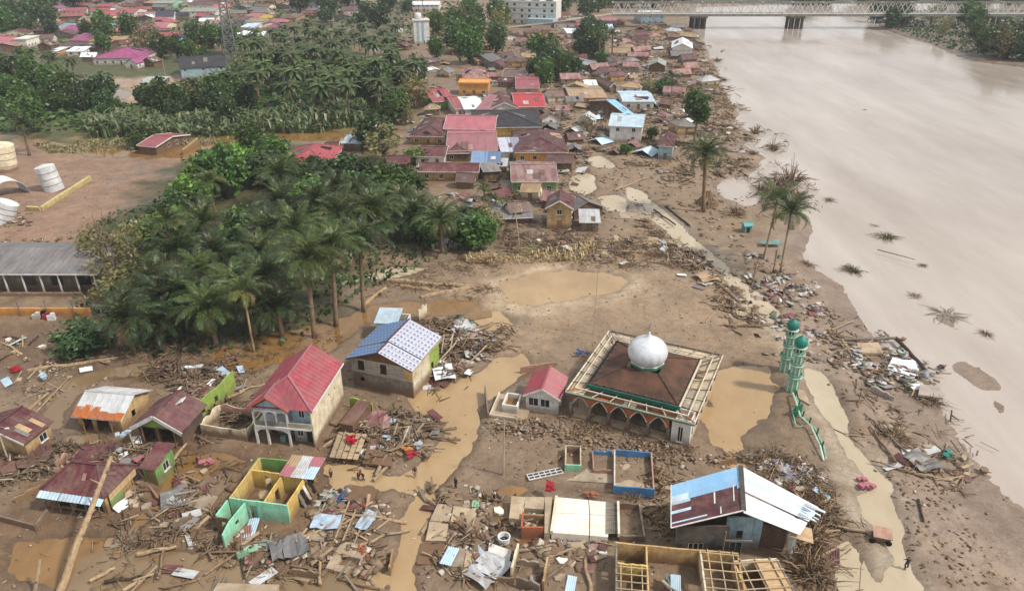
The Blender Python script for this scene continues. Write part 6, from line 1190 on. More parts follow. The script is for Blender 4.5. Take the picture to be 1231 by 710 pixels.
for a, b, w, c, pl in FILL:
    kind = rr.choice(['gable_x', 'hip', 'gable_x', 'gable_y', 'shed']); p = G(a, b); L = w/scale_at(b); fr = (p.x, p.y, rr.uniform(-.5, .5), max(5, L*rr.uniform(.9, 1.2)), max(4.5, L*rr.uniform(.6, .85)))
    h = house('house', f"{'damaged ' if b > 60 or a > 480 else ''}house with {c} {({'gable_x': 'pitched', 'hip': 'hipped', 'gable_y': 'end-on pitched', 'shed': 'single-slope'})[kind]} roof {pl}", fr, 2.7, kind, 1.5 if kind != 'shed' else .8, rr.choice(['wall_tan', 'wall_grey', 'wall_white', 'wall_brown', 'wall_cream']), CM[c], ov=.4, rib=0, fascia=None, parts=False, group='houses of the flooded village')
    if a > 480: h.rotation_euler.x = rr.uniform(-.07, .07); h.rotation_euler.y = rr.uniform(-.09, .09); h.location.z = rr.uniform(-.9, .1)
# patched and missing sheets on the village roofs
rr = random.Random(5)
for o in [o for o in COL.objects if o.type == 'MESH' and o.name.startswith('roof_slope') and o.parent and o.parent.name.split('.')[0] in ('house', 'leaning_house', 'dark_roof_house', 'eave_strip_house')]:
    v = [Vector(x.co) for x in o.data.vertices[:4]]; 
    if len(o.data.vertices) < 8 or o.parent.location.y > 420: continue
    tri = (v[2]-v[3]).length < .05
    for k in range(rr.choice([0, 1, 1, 2, 3])):
        u, w = rr.uniform(.2, .7), rr.uniform(.05, .45); du, dw = rr.uniform(.06, .2), rr.uniform(.2, .45)
        f = lambda a, b: v[0].lerp(v[1], a).lerp(v[3].lerp(v[2], a), b)+Vector((0, 0, .09))
        q = MB(); q.slab([f(u, w), f(u+du, w), f(u+du, w+dw), f(u, w+dw)], .03); q.build('roof_patch', M[rr.choice(['roof_tin', 'roof_brown', 'roof_maroonrust', 'roof_grey', 'dark', 'roof_tan', 'wood_grey'])], o.parent)
# ---------------------------------------------------------------- landmarks used to say which tree is meant
MARKS = [(nm, G(a, b)) for nm, a, b in [('the grey warehouse', 60, 350), ('the rounded red roof', 376, 196), ('the half-bare olive trees', 145, 360), ('the slender pale-trunked palm', 295, 430), ('the tall flooded grove palms', 390, 395), ('the bright green bush tree', 575, 300), ('the upright white tank', 66, 229), ('the slipping red roof', 197, 178), ('the reed bed', 300, 152), ('the little round pond tree', 164, 178), ('the brown pond', 110, 112), ('the steep black roof', 244, 88), ('the broad purple roof', 152, 74), ('the teal dome', 123, 41), ('the lattice mast', 279, 74), ('the white-blue shed', 425, 176), ('the striped water tower', 507, 52), ('the white block of flats', 628, 32), ('the orange flat-roofed block', 570, 112), ('the green-gabled house', 520, 126), ('the long low maroon house', 540, 210), ('the navy-roofed cream house', 658, 72), ('the grey hut', 704, 84), ('the bridge end', 780, 20), ('the island under the bridge', 1070, 32), ('the right bridge approach', 1190, 30), ('the cream block', 448, 20), ('the white flat cube house', 32, 55), ('the purple roof with yellow gable', 112, 54), ('the navy roof with white gables', 200, 24), ('the pink roof with yellow gable', 310, 26), ('the left edge palm', 24, 175), ('the tank yard wall', 60, 240), ('the long white far building', 372, 8), ('the big low corner palm', 151, 410), ('the far reach of the left wood', 10, 100), ('the plantation corner', 480, 130), ('the plantation middle', 390, 105), ('the plantation left end', 290, 105), ('the cleared mud behind the palms', 445, 45)]]
USED = {}
def where(x, y, what, marks=None):
    near = sorted(marks or MARKS, key=lambda m: (m[1].x-x)**2+((m[1].y-y)*.7)**2)[:18]
    for b in near:
        t = where1(x, y, what, b)
        if t not in USED: break
    else: t = where1(x, y, what, near[0])
    USED[t] = 1; return t
def where1(x, y, what, b):
    dx, dy = x-b[1].x, y-b[1].y; d = math.hypot(dx, dy)
    side = ('to the right of' if dx > 0 else 'to the left of') if abs(dx) > abs(dy) else ('behind' if dy > 0 else 'in front of')
    far = 'just' if d < 9 else ('a little' if d < 20 else ('some way' if d < 38 else 'far'))
    return f"{what} {far} {side} {b[0]}"
# ---------------------------------------------------------------- palms
def frond_mesh(seed, Ln=5.2, droop=1.0, nl=30, mat='leaf_palm', wl=.062):
    r = np.random.default_rng(seed); t = np.linspace(0, 1, 9)
    ang = .55-droop*1.75*t**1.35; dx = np.cos(ang); dz = np.sin(ang); X = np.concatenate([[0], np.cumsum((dx[1:]+dx[:-1])/2)])/8*Ln; Z = np.concatenate([[0], np.cumsum((dz[1:]+dz[:-1])/2)])/8*Ln
    mb = MB(); mb.tube([(x, 0, z) for x, z in zip(X, Z)], [.085*(1-.85*a)+.008 for a in t], 3, 0, False)
    for i in range(nl):
        f = .14+.86*(i+.5)/nl; x = np.interp(f, t, X); z = np.interp(f, t, Z); a = np.interp(f, t, ang); l = 1.2*math.sin(math.pi*min(1, f*.82+.16))**.7*r.uniform(.8, 1.1)+.15
        fw = Vector((math.cos(a), 0, math.sin(a))); up = Vector((-math.sin(a), 0, math.cos(a)))
        for s in (-1, 1):
            d = (Vector((0, s, 0))*.8+fw*.7+up*r.uniform(-.15, .2)).normalized(); p = Vector((x, 0, z)); q = p+d*l*.55+up*.05; e = p+d*l+Vector((0, 0, -.28*l*r.uniform(.6, 1.4))); w = fw*wl
            mb.add([p-w*.6, p+w*.6, q+w, q-w, e], [(0, 1, 2, 3), (3, 2, 4)])
    return mb.mesh('frond', M[mat])
FR = {(v, k): [frond_mesh(10*i+s, *(a if len(a) > 2 else (*a, 24, v, .075))) for s in range(2)] for v in ('leaf_palm', 'leaf_palm_b', 'leaf_palm_c') for i, (k, a) in enumerate({'up': (5.8, .7), 'mid': (6.3, .9), 'down': (5.8, 1.6), 'dry': (4.8, 1.9, 18, 'frond_dry', .06), 'yellow': (4.6, .95, 24, 'leaf_palm_yellow', .07)}.items())}
TRUNKS = {}
def trunk_mesh(h, r0, r1, seed, mat='bark', lean=.03):
    k = (round(h*2), r0, seed % 3, mat)
    if k not in TRUNKS:
        rr = random.Random(seed); q = MB(); n = 6; bx, by = rr.uniform(-lean, lean), rr.uniform(-lean, lean)
        q.tube([(bx*h*(1-i/n)**2-0, by*h*(1-i/n)**2, h*i/n-h) for i in range(n+1)], [r0+(r1-r0)*i/n+(.12*r0 if i == 0 else 0) for i in range(n+1)], 8); TRUNKS[k] = q.mesh('trunk', M[mat], True)
    return TRUNKS[k]
def palm(px, py, zc, label, group=None, nf=26, sc=1.0, style='oil', tr=(.42, .3), mat='bark', rs=None, xy=None, droopy=.3):
    p = G(px, py, zc) if xy is None else Vector((*xy, zc)); rr = random.Random(int(px*7+py*13) if rs is None else rs); g = gz(p.x, p.y)
    root = E('palm_tree', label, 'palm tree', (p.x, p.y, g), rr.uniform(0, 6.28), group); h = zc-g; tint = rr.choice(['leaf_palm', 'leaf_palm_c', 'leaf_palm_b', 'leaf_palm_c'])
    root.rotation_euler = (rr.uniform(-.06, .06), rr.uniform(-.06, .06), rr.uniform(0, 6.28))
    put('trunk', trunk_mesh(h+.3, tr[0], tr[1], rr.randint(0, 2), mat), root, (0, 0, h))
    for i in range(nf):
        f = i/nf; kind = 'up' if f < .28 else ('mid' if f < .28+.72*(1-droopy) else 'down')
        if style == 'coco' and rr.random() < .25: kind = 'yellow'
        if f > .93 and rr.random() < .6: kind = 'dry'
        az = i*2.399+rr.uniform(-.2, .2); el = {'up': 1.0-1.6*f, 'mid': .55-.7*f, 'down': -.1, 'dry': -.5, 'yellow': .2-.3*f}[kind]+rr.uniform(-.12, .12)
        o = put('frond', FR[tint, kind][rr.randint(0, 1)], root, (0, 0, h-.1)); o.rotation_mode = 'XYZ'
        o.matrix_local = Matrix.Translation((0, 0, h-.1)) @ Matrix.Rotation(az, 4, 'Z') @ Matrix.Rotation(-el, 4, 'Y') @ Matrix.Rotation(rr.uniform(-.25, .25), 4, 'X') @ Matrix.Scale(sc*rr.uniform(.85, 1.1), 4)
    return root
gl = 'dark green oil palm in the dense palm grove'; gg = 'oil palms of the grove'
GROVE = [(151,386,5.5,28,1.05,'big low oil palm at the front left corner of the grove, fronds spread flat'),(252,372,6.5,28,1.0,'oil palm with heavy drooping fronds behind the pale leaning coconut trunk'),(362,312,13.5,30,1.0,'tall oil palm with hanging fronds and a trunk standing in golden flood water'),(395,300,13.5,28,1.0,'tall oil palm between two others at the flooded front of the grove'),(428,292,12.5,26,.95,'outermost tall oil palm on the grove edge near the timber house'),
 (531,266,7.0,30,1.0,'oil palm with a skirt of hanging fronds beside a bright green bush'),(431,228,9,26,1.0,None),(337,212,9.5,26,1.05,None),(300,268,9,26,1,None),(333,246,9,26,1,None),(382,246,9,26,1,None),(256,306,8.5,28,1.05,None),(309,306,9,26,1,None),(276,290,9,26,1,None),(325,278,9,26,1,None),(215,307,7.5,26,1,None),(236,328,8,26,1,None),(182,344,6,26,1,None),(174,316,6,24,1,None),(321,334,9,26,1,None),(198,364,6,26,1,None),(284,343,9,26,.95,None),(220,352,7,26,1,None),(262,338,8,26,1,None),(352,278,9,24,1,None),(410,262,9,24,1,None),(404,226,8,24,1,None),(366,220,8,24,1,None),(288,236,8.5,24,1,None),(244,268,8,24,1,None),(448,252,8,24,1,None),(300,366,7,24,.9,None),(335,372,6,22,.9,None),(228,384,5,24,.95,None),(192,390,4,22,.9,None),(500,262,5,22,.9,None),(482,240,6,22,.9,None),(455,272,5,22,.9,None),(120,402,3.0,20,.8,None),(508,258,5,24,1.0,None),(488,268,4,24,.9,None),(556,262,5,22,.85,None)]
for i, (a, b, zc, nf, sc, lab) in enumerate(GROVE):
  if lab or i % 5 != 3: palm(a, b, zc*(1 if lab else .82), lab or where(G(a, b, zc).x, G(a, b, zc).y, ('tall' if zc > 8 else 'low')+' grove palm'), None if lab else gg, nf+4, sc*(1.06 if lab else [1.25, .95, 1.1, 1.0, 1.18][i % 5]), droopy=.45 if lab else .2)
palm(202, 266, 11, 'coconut palm with yellowish hanging fronds at the back left of the grove', None, 22, .95, 'coco', (.2, .16))
palm(252, 219, 10, 'coconut palm with dry brown fronds at the rear of the grove', None, 20, .9, 'coco', (.2, .16))
palm(293, 352, 10, 'slender coconut palm with a bare pale trunk in front of the grove', None, 20, .85, 'coco', (.2, .15), 'bark_pale')
palm(852, 186, 13.5, 'lone oil palm with a bulging root mound on the river bank', None, 34, 1.1, 'oil', (.5, .36), 'bark', droopy=.42)
p = G(850, 246); q = MB()
for k in range(26):
    a = k*2.4; q.tube([(math.cos(a)*.35, math.sin(a)*.35, 3.4), (math.cos(a)*1.2, math.sin(a)*1.2, 2.0), (math.cos(a)*(2.4+k % 4*.4), math.sin(a)*(2.4+k % 4*.4), -.1)], [.2, .17, .09], 4)
tag(q.build('root_mound', M['bark'], None, loc=(p.x, p.y, gz(p.x, p.y)-.1)), 'tangled root mound at the foot of the lone oil palm', 'root mound')
palm(931, 240, 12.5, 'darker coconut palm of the pair leaning over the river', None, 24, .95, 'coco', (.22, .16), 'bark_pale', droopy=.2)
palm(951, 256, 12, 'yellower coconut palm of the pair leaning over the river', None, 26, .95, 'coco', (.22, .16), 'bark_pale', droopy=.35)
palm(811, 93, 13, 'dusty palm on the wrecked bank near the river', None, 22, .9, 'coco', (.2, .16)); palm(722, 47, 10, 'palm among the round trees of the upper bank', None, 20, .9); palm(738, 42, 11, 'taller palm beside the round trees of the upper bank', None, 22, .9)
palm(24, 150, 9, 'palm standing at the left edge beside the reed bed', None, 22, .9); palm(84, 96, 9, 'palm in front of the brown pond', None, 22, .9); palm(62, 74, 9, 'palm among the left wood', None, 20, .9); palm(596, 240, 3.5, 'short ragged palm in the debris by the slumped grey roof', None, 18, .6, 'coco', (.2, .16)); palm(582, 225, 3, 'short dusty palm behind the slumped grey roof', None, 16, .6, 'coco', (.2, .16))
# far palms: trunk and one crown each
def far_crown(seed):    # one mesh per crown: fronds too small to part
    V = []; F = []; o = 0; r = random.Random(seed); mb = MB()
    for i in range(20):
        az = i*2.399; el = .8-1.25*i/20+r.uniform(-.1, .1); L = 4.6*r.uniform(.85, 1.1); pr = None
        for k in range(5):
            t = k/4; a = el-1.4*t**1.3; x = L*t*math.cos(el-.6*t); z = L*(math.sin(el)*t-.55*t*t); w = .75*math.sin(math.pi*(t*.85+.12)); c = Vector((math.cos(az)*x, math.sin(az)*x, z)); sd = Vector((-math.sin(az), math.cos(az), 0))
            cur = (c-sd*w-Vector((0, 0, w*.45)), c, c+sd*w-Vector((0, 0, w*.45)))
            if pr: mb.quad(pr[0], pr[1], cur[1], cur[0]); mb.quad(pr[1], pr[2], cur[2], cur[1])
            pr = cur
    return mb.mesh('crown', M['leaf_palm'])
FC = [far_crown(s) for s in range(4)]; FT = trunk_mesh(9, .3, .22, 1, 'bark')
def far_palm(px, py, zc, label, group, rr, xy=None):
    p = G(px, py, zc); root = E('palm_tree', label, 'palm tree', (p.x, p.y, 0), rr.uniform(0, 6), group); o = put('trunk', FT, root, (0, 0, zc)); put('crown', rr.choice(FC), root, (0, 0, zc), rr.uniform(0, 6), sc=rr.uniform(.85, 1.2))
def fill(poly, n, rr, mind=3.0, z=0):
    xs, ys = [p[0] for p in poly], [p[1] for p in poly]; P = wpoly(poly); out = []; t = 0; x0, y0 = P.min(0); x1, y1 = P.max(0)
    while len(out) < n and t < n*60:
        t += 1; x, y = rr.uniform(x0, x1), rr.uniform(y0, y1)
        u, v = proj(x, y)
        if (198 < u < 284 and 84 < v < 126) or (112 < u < 190 and 72 < v < 100) or (490 < u < 525 and 50 < v < 72): continue
        if sdist(np.array([x]), np.array([y]), P)[0] < 0 and all((x-a)**2+(y-b)**2 > mind*mind for a, b in out): out.append((x, y))
    return out
def far_palm_xy(x, y, zc, label, group, rr):
    root = E('palm_tree', label, 'palm tree', (x, y, 0), rr.uniform(0, 6), group); put('trunk', FT, root, (0, 0, zc)); put('crown', rr.choice(FC), root, (0, 0, zc), rr.uniform(0, 6), sc=rr.uniform(.9, 1.25))
rr = random.Random(3)
for x, y in fill([(262,92),(300,84),(380,74),(470,86),(500,112),(502,140),(470,150),(400,146),(320,136),(268,128)], 95, rr, 4.6): far_palm_xy(x, y, rr.uniform(7, 14), where(x, y, 'plantation palm'), 'palms of the far plantation', rr)
for x, y in fill([(300,52),(420,44),(480,56),(480,76),(380,74),(270,80),(250,60)], 40, rr, 7): far_palm_xy(x, y, rr.uniform(7, 11), where(x, y, 'scattered palm'), 'palms before the far town', rr)
for x, y in fill([(-60,72),(60,78),(100,92),(70,110),(0,90),(-60,100)], 12, rr, 7): far_palm_xy(x, y, rr.uniform(7, 10), where(x, y, 'wood-edge palm'), 'palms of the left wood', rr)
# ---------------------------------------------------------------- broadleaf trees
def crown_mesh(seed, mat, nc=46, nl=34, flat=.75, ls=.42, spread=1.0):
    r = np.random.default_rng(seed); n = nc*nl
    d = r.normal(size=(nc, 3)); d /= np.linalg.norm(d, axis=1)[:, None]; rad = r.uniform(.35, 1.0, nc)**.6; C = d*rad[:, None]*np.array([1, 1, flat])*spread; C[:, 2] += .1
    cs = r.uniform(.16, .32, nc); P = np.repeat(C, nl, 0)+r.normal(size=(n, 3))*np.repeat(cs, nl)[:, None]*.75
    a = r.normal(size=(n, 3)); a /= np.linalg.norm(a, axis=1)[:, None]; a[:, 2] *= .5; b = np.cross(a, r.normal(size=(n, 3))); b /= np.linalg.norm(b, axis=1)[:, None]
    s = r.uniform(.6, 1.3, n)[:, None]*ls*.22; V = np.stack([P-a*s*1.5, P+b*s*.7, P+a*s*1.5, P-b*s*.7], 1).reshape(-1, 3); F = np.arange(4*n).reshape(-1, 4)
    return npmesh('crown', V, F, M[mat]), C
CR = {}
for k, a in {'dark': ('leaf_dark', 46, 40, .8, .5), 'mid': ('leaf_mid', 44, 40, .8, .5), 'bright': ('leaf_bright', 40, 36, .85, .5), 'olive': ('leaf_olive', 34, 16, 1.1, .42), 'dead': ('leaf_dead', 26, 10, 1.0, .4)}.items():
    CR[k] = [crown_mesh(s*31+7, *a) for s in range(3)]
def limb_mesh(seed, C, mat, h=1.0):
    r = random.Random(seed); q = MB(); q.tube([(0, 0, -2.2), (.03, .02, -1.2), (0, 0, -.3)], [.16, .12, .09], 7)
    for i in r.sample(range(len(C)), 9): c = Vector(C[i]); q.tube([(0, 0, -1.1+.5*r.random()), c*.45+Vector((0, 0, -.25)), c*.9], [.07, .045, .015], 4)
    return q.mesh('trunk', M[mat], True)
LM = {k: [limb_mesh(i, CR[k][i][1], 'bark_dark' if k in ('dark', 'mid') else 'bark') for i in range(3)] for k in CR}
def tree(x, y, h, w, kind, label, group=None, rr=random):
    i = rr.randint(0, 2); g = gz(x, y); root = E('tree', label, 'tree', (x, y, g), rr.uniform(0, 6), group); s = (w/2, w/2, h/3.0)
    put('trunk', LM[kind][i], root, (0, 0, h*.5), sc=(s[0], s[1], h*.27)); put('crown', CR[kind][i][0], root, (0, 0, h*.5), sc=(s[0], s[1], h*.5))
def tree_px(px, py, h, w, kind, label, group=None, rr=random): p = G(px, py); tree(p.x, p.y, h, w, kind, label, group, rr)
rr = random.Random(12)
for a, b, h, w, k, lab in [(272,236,12,10,'mid','round leafy tree at the back of the palm grove'),(292,216,9,9,'bright','light green tree crowning the back of the grove'),(318,222,9,10,'dark','dark leafy tree between the rear grove palms'),(252,226,9,8,'mid','mid green tree beside the rear coconut'),(212,280,8,8,'dark','dark leafy tree at the left flank of the grove'),(196,300,8,8,'mid','leafy tree next to the half-bare trees'),(345,226,8,9,'mid','leafy tree left of the rounded red roof'),(236,258,9,8,'bright','bright tree leaning over the muddy yard'),(462,258,7,8,'dark','dark leafy tree low on the right flank of the grove'),(510,285,5,6,'dark','dark shrub left of the palm with a skirt of fronds'),(300,186,9,8,'mid','bright tree beside the pond wall'),(246,240,9,8,'bright','light green tree left of the grove coconut'),(226,262,8,8,'mid','tree at the left back edge of the grove'),(470,246,9,10,'mid','broad tree at the right back of the grove'),(448,232,9,9,'dark','dark tree behind the grove palms'),(418,222,8,8,'dark','dark tree in front of the rounded red roof'),(490,240,8,8,'mid','tree next to the long low house'),(384,225,8,8,'dark','dark round tree hiding the rounded red roof wall'),(575,300,7.5,7,'mid','bright green bush tree beside the palm with a skirt of fronds'),(164,178,5,5,'mid','small round tree standing in the reed bed'),(97,424,4.5,7,'dark','dark dense shrub at the near corner of the grove'),(752,186,3,3,'mid','little shrub by the two-storey white house'),(783,168,4,3.5,'mid','slim shrub right of the two-storey white house'),(705,160,4.5,4.5,'olive','dusty olive shrub in the wreckage'),(560,292,7,8,'dark','dark broad bush touching the palm with a skirt of fronds'),(518,292,5,7,'mid','leafy bush at the left foot of the palm with a skirt of fronds'),(590,282,6,6,'olive','dusty bush right of the bright green bush tree'),(498,280,6,7,'dark','dark bush filling the grove gap by the mud field'),(226,300,9,8,'bright','bright leafy crown breaking through the grove left side'),(300,310,10,8,'mid','leafy crown breaking through the grove centre'),(376,262,9,8,'bright','bright leafy crown near the right side of the grove'),(330,204,9,9,'mid','leafy crown on the rear edge of the grove'),(425,250,8,9,'mid','leafy crown at the right rear of the grove'),(780,110,5,9,'olive','dusty broad shrub near the dusty palm'),(798,112,5,7,'dark','dark shrub at the foot of the dusty palm'),(505,196,4,8,'bright','light green bushes between maroon roofs'),(462,196,9,10,'olive','yellow-green tree at the edge of the dense village'),(452,180,10,10,'dark','dark tree behind the white-blue shed'),(640,172,3,4,'mid','small bush behind the wide maroon hip roof')]: tree_px(a, b, h, w, k, lab, None, rr)
TREES = [([(640,66),(668,64),(690,80),(690,104),(660,108),(640,100)],14,6,'dark','dark tree in the clump on the upper bank','trees of the upper bank clump'),
 ([(686,46),(730,40),(742,66),(724,82),(692,68)],12,7,'dark','dark tree around the palms of the upper bank','trees round the upper bank palms'),
 ([(-80,78),(40,80),(92,112),(96,170),(60,182),(-80,178)],26,6.5,'mid','tree of the wood at the left edge','trees of the left wood'),
 ([(92,126),(250,112),(300,132),(300,152),(180,146),(110,160)],20,6,'dark','tree behind the reed bed','trees behind the reeds'),
 ([(190,110),(260,98),(330,90),(330,130),(240,140),(170,128)],14,6,'dark','tree along the far side of the flooded field','trees along the flooded field'),
 ([(430,100),(500,96),(512,118),(470,180),(430,170)],16,6,'dark','tree at the right end of the far plantation','trees ending the far plantation'),
 ([(500,30),(600,24),(610,66),(560,84),(520,74),(490,60)],24,8.5,'mid','tree below the white block of flats','trees below the flats'),
 ([(0,20),(60,10),(80,36),(60,50),(0,44)],16,9,'dark','tree in the far wood behind the purple roofs','trees of the far wood'),
 ([(60,4),(160,0),(170,6),(60,14)],14,10,'dark','tree at the far rim of the town','trees at the far rim'),
 ([(150,60),(290,44),(300,70),(280,96),(160,90)],9,8,'mid','garden tree in the far quarter','garden trees of the far quarter'),
 ([(330,6),(490,2),(490,40),(340,44)],18,10,'dark','tree among the far houses','trees among the far houses'),
 ([(60,50),(180,40),(190,60),(90,72)],7,8,'mid','small tree between the purple roofs','trees between the purple roofs'),
 ([(1180,62),(1232,50),(1290,40),(1290,76),(1232,76),(1190,72)],18,10,'dark','dark tree on the far river bank','trees of the far river bank'),
 ([(1050,22),(1090,22),(1090,34),(1060,36)],8,8,'dark','tree on the river island under the bridge','trees of the river island'),
 ([(1100,24),(1180,18),(1180,60),(1130,50)],10,8,'olive','dusty shrub on the muddy far bank','shrubs of the far bank'),
 ([(960,1.5),(1290,2),(1290,6),(960,5)],20,16,'dark','tree lining the shore beyond the bridge','trees beyond the bridge'),
 ([(660,2),(740,2),(740,14),(680,26),(664,16)],12,10,'dark','tree between the flats and the bridge','trees beside the bridge approach'),
 ([(740,2),(832,2),(832,10),(740,10)],8,12,'mid','tree behind the bridge end','trees behind the bridge end')]
for poly, n, sp, k, lab, grp in TREES:
    for x, y in fill(poly, n, rr, sp*.55): s = rr.uniform(.65, 1.35); tree(x, y, 8.5*s*(1.5 if sp >= 8 else 1.1), sp*s*1.05, rr.choice([k, k, k, 'mid', 'olive' if rr.random() < .3 else k]), where(x, y, ('large ' if s > 1.05 else ('small ' if s < .9 else ''))+lab.split(' ')[0].replace('garden', 'garden tree').replace('dusty', 'dusty shrub').replace('dark', 'dark tree')), grp, rr)
p = G(833, 176); root = E('tree', 'tall slim tree with a bare lower trunk at the river edge', 'tree', (p.x, p.y, 0)); q = MB(); q.tube([(0, 0, -.3), (.3, 0, 6), (.1, 0, 13)], [.38, .28, .12], 8); q.build('trunk', M['bark'], root)
for dx, dy, z, w, h in [(0, 0, 12.5, 3.4, 5.6), (.9, .4, 9.5, 3.0, 3.6)]: put('crown', CR['mid'][0][0], root, (dx, dy, z), z, sc=(w, w, h*.8))
rr = random.Random(55)
def infill(poly, n, cols, mind, w, grp):
    old = [(o.location.x, o.location.y) for o in COL.objects if o.parent is None and o.get('category') in ('house', 'wrecked house', 'mosque', 'apartment block')]
    for x, y in fill(poly, n, rr, mind):
        if any((x-a)**2+(y-b)**2 < (mind*.8)**2 for a, b in old): continue
        c = rr.choice(cols); kind = rr.choice(['gable_x', 'hip', 'gable_x', 'gable_y'])
        h = house('house', where(x, y, c+'-roofed house'), (x, y, rr.uniform(-.45, .45), w*rr.uniform(.8, 1.3), w*rr.uniform(.6, .8)), 2.8, kind, 1.7, rr.choice(['wall_white', 'wall_tan', 'wall_grey', 'wall_cream', 'wall_brown']), CM[c], ov=.4, rib=0, fascia=None, parts=False, group=grp)
        if grp[0] == 'w': h.rotation_euler.x = rr.uniform(-.08, .08); h.rotation_euler.y = rr.uniform(-.1, .1); h.location.z = rr.uniform(-1.0, .1)
infill([(-70,1),(350,1),(340,46),(200,58),(100,66),(-70,60)], 110, ['maroon', 'purple', 'brown', 'grey', 'white', 'pink', 'rusty', 'maroon', 'tan', 'red'], 13, 12, 'houses of the far town')
infill([(570,64),(700,36),(830,36),(866,140),(800,190),(700,200),(600,112)], 70, ['maroon', 'rusty', 'brown', 'grey', 'tan', 'rusty', 'pale', 'maroon'], 9, 8.5, 'wrecked houses of the upper bank')
infill([(560,165),(690,165),(720,270),(600,280)], 16, ['maroon', 'rusty', 'brown', 'grey'], 7, 7, 'wrecked houses of the upper bank')
# half-dead tall tree with thin stems left of the grove
for i, (a, b, h, w) in enumerate([(128,330,12,7), (146,352,13,7), (166,330,11,6), (138,372,10,7), (180,306,9,6), (112,318,8,5)]):
    p = G(a, b); root = E('bare_tree', ['tall thin half-bare tree with olive leaves beside the grey warehouse', 'bare-topped olive tree nearest the big low oil palm', 'half-bare tree with bare twigs at the left of the grove', 'short olive-leaved tree under the half-bare trees', 'thin olive tree between the half-bare trees and the grove', 'sparse sapling at the end of the warehouse roof'][i], 'tree', (p.x, p.y, 0), i)
    q = MB(); r2 = random.Random(i)
    for s in range(5):
        ax, ay = r2.uniform(-1, 1), r2.uniform(-1, 1); top = (ax*2.4, ay*2.4, h*r2.uniform(.8, 1.15)); q.tube([(ax*.25, ay*.25, -.3), (ax, ay, h*.45), top], [.16, .1, .03], 5)
        for j in range(6): t = .45+.09*j; c = Vector((ax, ay, h*.45)).lerp(Vector(top), (t-.45)/.55); q.tube([c, c+Vector((r2.uniform(-1, 1), r2.uniform(-1, 1), r2.uniform(.3, 1.1)))], [.04, .012], 3)
    q.build('trunk', M['bark'], root); put('crown', CR['olive'][i % 3][0], root, (0, 0, h*.5), sc=(w/2, w/2, h*.34))
# dead grey scrub along the river edge, brush tangles
def brush_mesh(seed, n=70, flat=.6, mat='mix_twig'):
    r = random.Random(seed); q = MB()
    for i in range(n):
        a = r.uniform(0, 6.28); d = r.random()**.6; c = Vector((math.cos(a)*d*.3, math.sin(a)*d*.3, 0)); e = Vector((math.cos(a+r.uniform(-.7, .7))*d, math.sin(a+r.uniform(-.7, .7))*d, r.uniform(.1, 1)*flat*(1.15-d)*1.6)); m_ = c.lerp(e, .5)+Vector((r.uniform(-.1, .1), r.uniform(-.1, .1), .14)); q.tube([c, m_, e], [.022, .016, .008], 3, 0, False)
    return q.mesh('brush', M[mat])
BR = [brush_mesh(i) for i in range(4)]+[brush_mesh(9, 60, .35, 'leaf_dead'), brush_mesh(11, 90, .4, 'leaf_olive')]
for i, (a, b, s, zs, lab, mi) in enumerate([(908,158,3.2,1.6,'bare grey drowned bush at the tip of the bank',0),(930,178,3.4,1.6,'bare grey drowned bush in the shallows',1),(936,222,6.5,1.5,'large tangle of dead branches behind the two river palms',4),(950,218,5.5,1.6,'tall dead branch tangle at the back of the river palm clump',2),(924,236,5,1.2,'dense grey branch tangle before the larger river clump',4),(944,234,5.5,1.3,'middle grey tangle of the river palm clump',0),(958,238,4.2,1.2,'dead branch tangle right of the two river palms',3),(916,226,3.2,1.2,'dead branch tangle left of the two river palms',0),(884,258,4.2,.7,'low brown brush heap beside the teal kiosk',1),(1025,322,3.0,.8,'round drift clump with green rim stuck in the river near the bank',5),(1066,282,3.6,.6,'larger drift island of brush out in the river',5),(998,238,2.4,.5,'drifting branch with a thin neck in the river',2),(1052,268,1.6,.4,'small flat drift patch in the river above the larger drift island',4),(1110,316,1.5,.6,'dark drifting stump far out in the river',3),(1186,398,1.8,.6,'drift snag off the mud flat',2),(970,316,2.6,.5,'brush mat at the waterline below the river palms',1),(905,186,2.4,1.2,'thin drowned shrub on the sandy spit',3),(1140,374,4.5,.25,'wide flat drift of silt and twigs in the river',4),(1100,352,2.0,.3,'small flat dark drift next to the wide silt drift',2),(968,650,4.0,.8,'dense brush heap beside the roofless rooms',1),(972,690,4.5,.9,'leafless branch heap near the bottom edge',2),(985,615,3.2,.8,'brush heap under the frayed white roof edge',0),(870,95,4,.6,'driftwood heap at the waterline upstream',0),(862,72,4.4,.7,'driftwood heap near the white gable house',2),(552,312,2.4,.5,'brush at the foot of the palm with a skirt of fronds',0),(500,345,3.6,.4,'dark brush raft among fallen trunks on the mud field',1),(280,430,3,.5,'uprooted brush at the edge of the golden flood water',2),(215,420,4.2,.5,'twig heap under the front palms',3),(1040,130,1.2,.3,'small drift far out in the river',2)]):
    p = G(a, b); g = max(gz(p.x, p.y), -.6); o = put('brush_heap', BR[mi], None, (p.x, p.y, g-.05), i*1.3, sc=(s, s, s*zs)); tag(o, lab, 'brush heap')
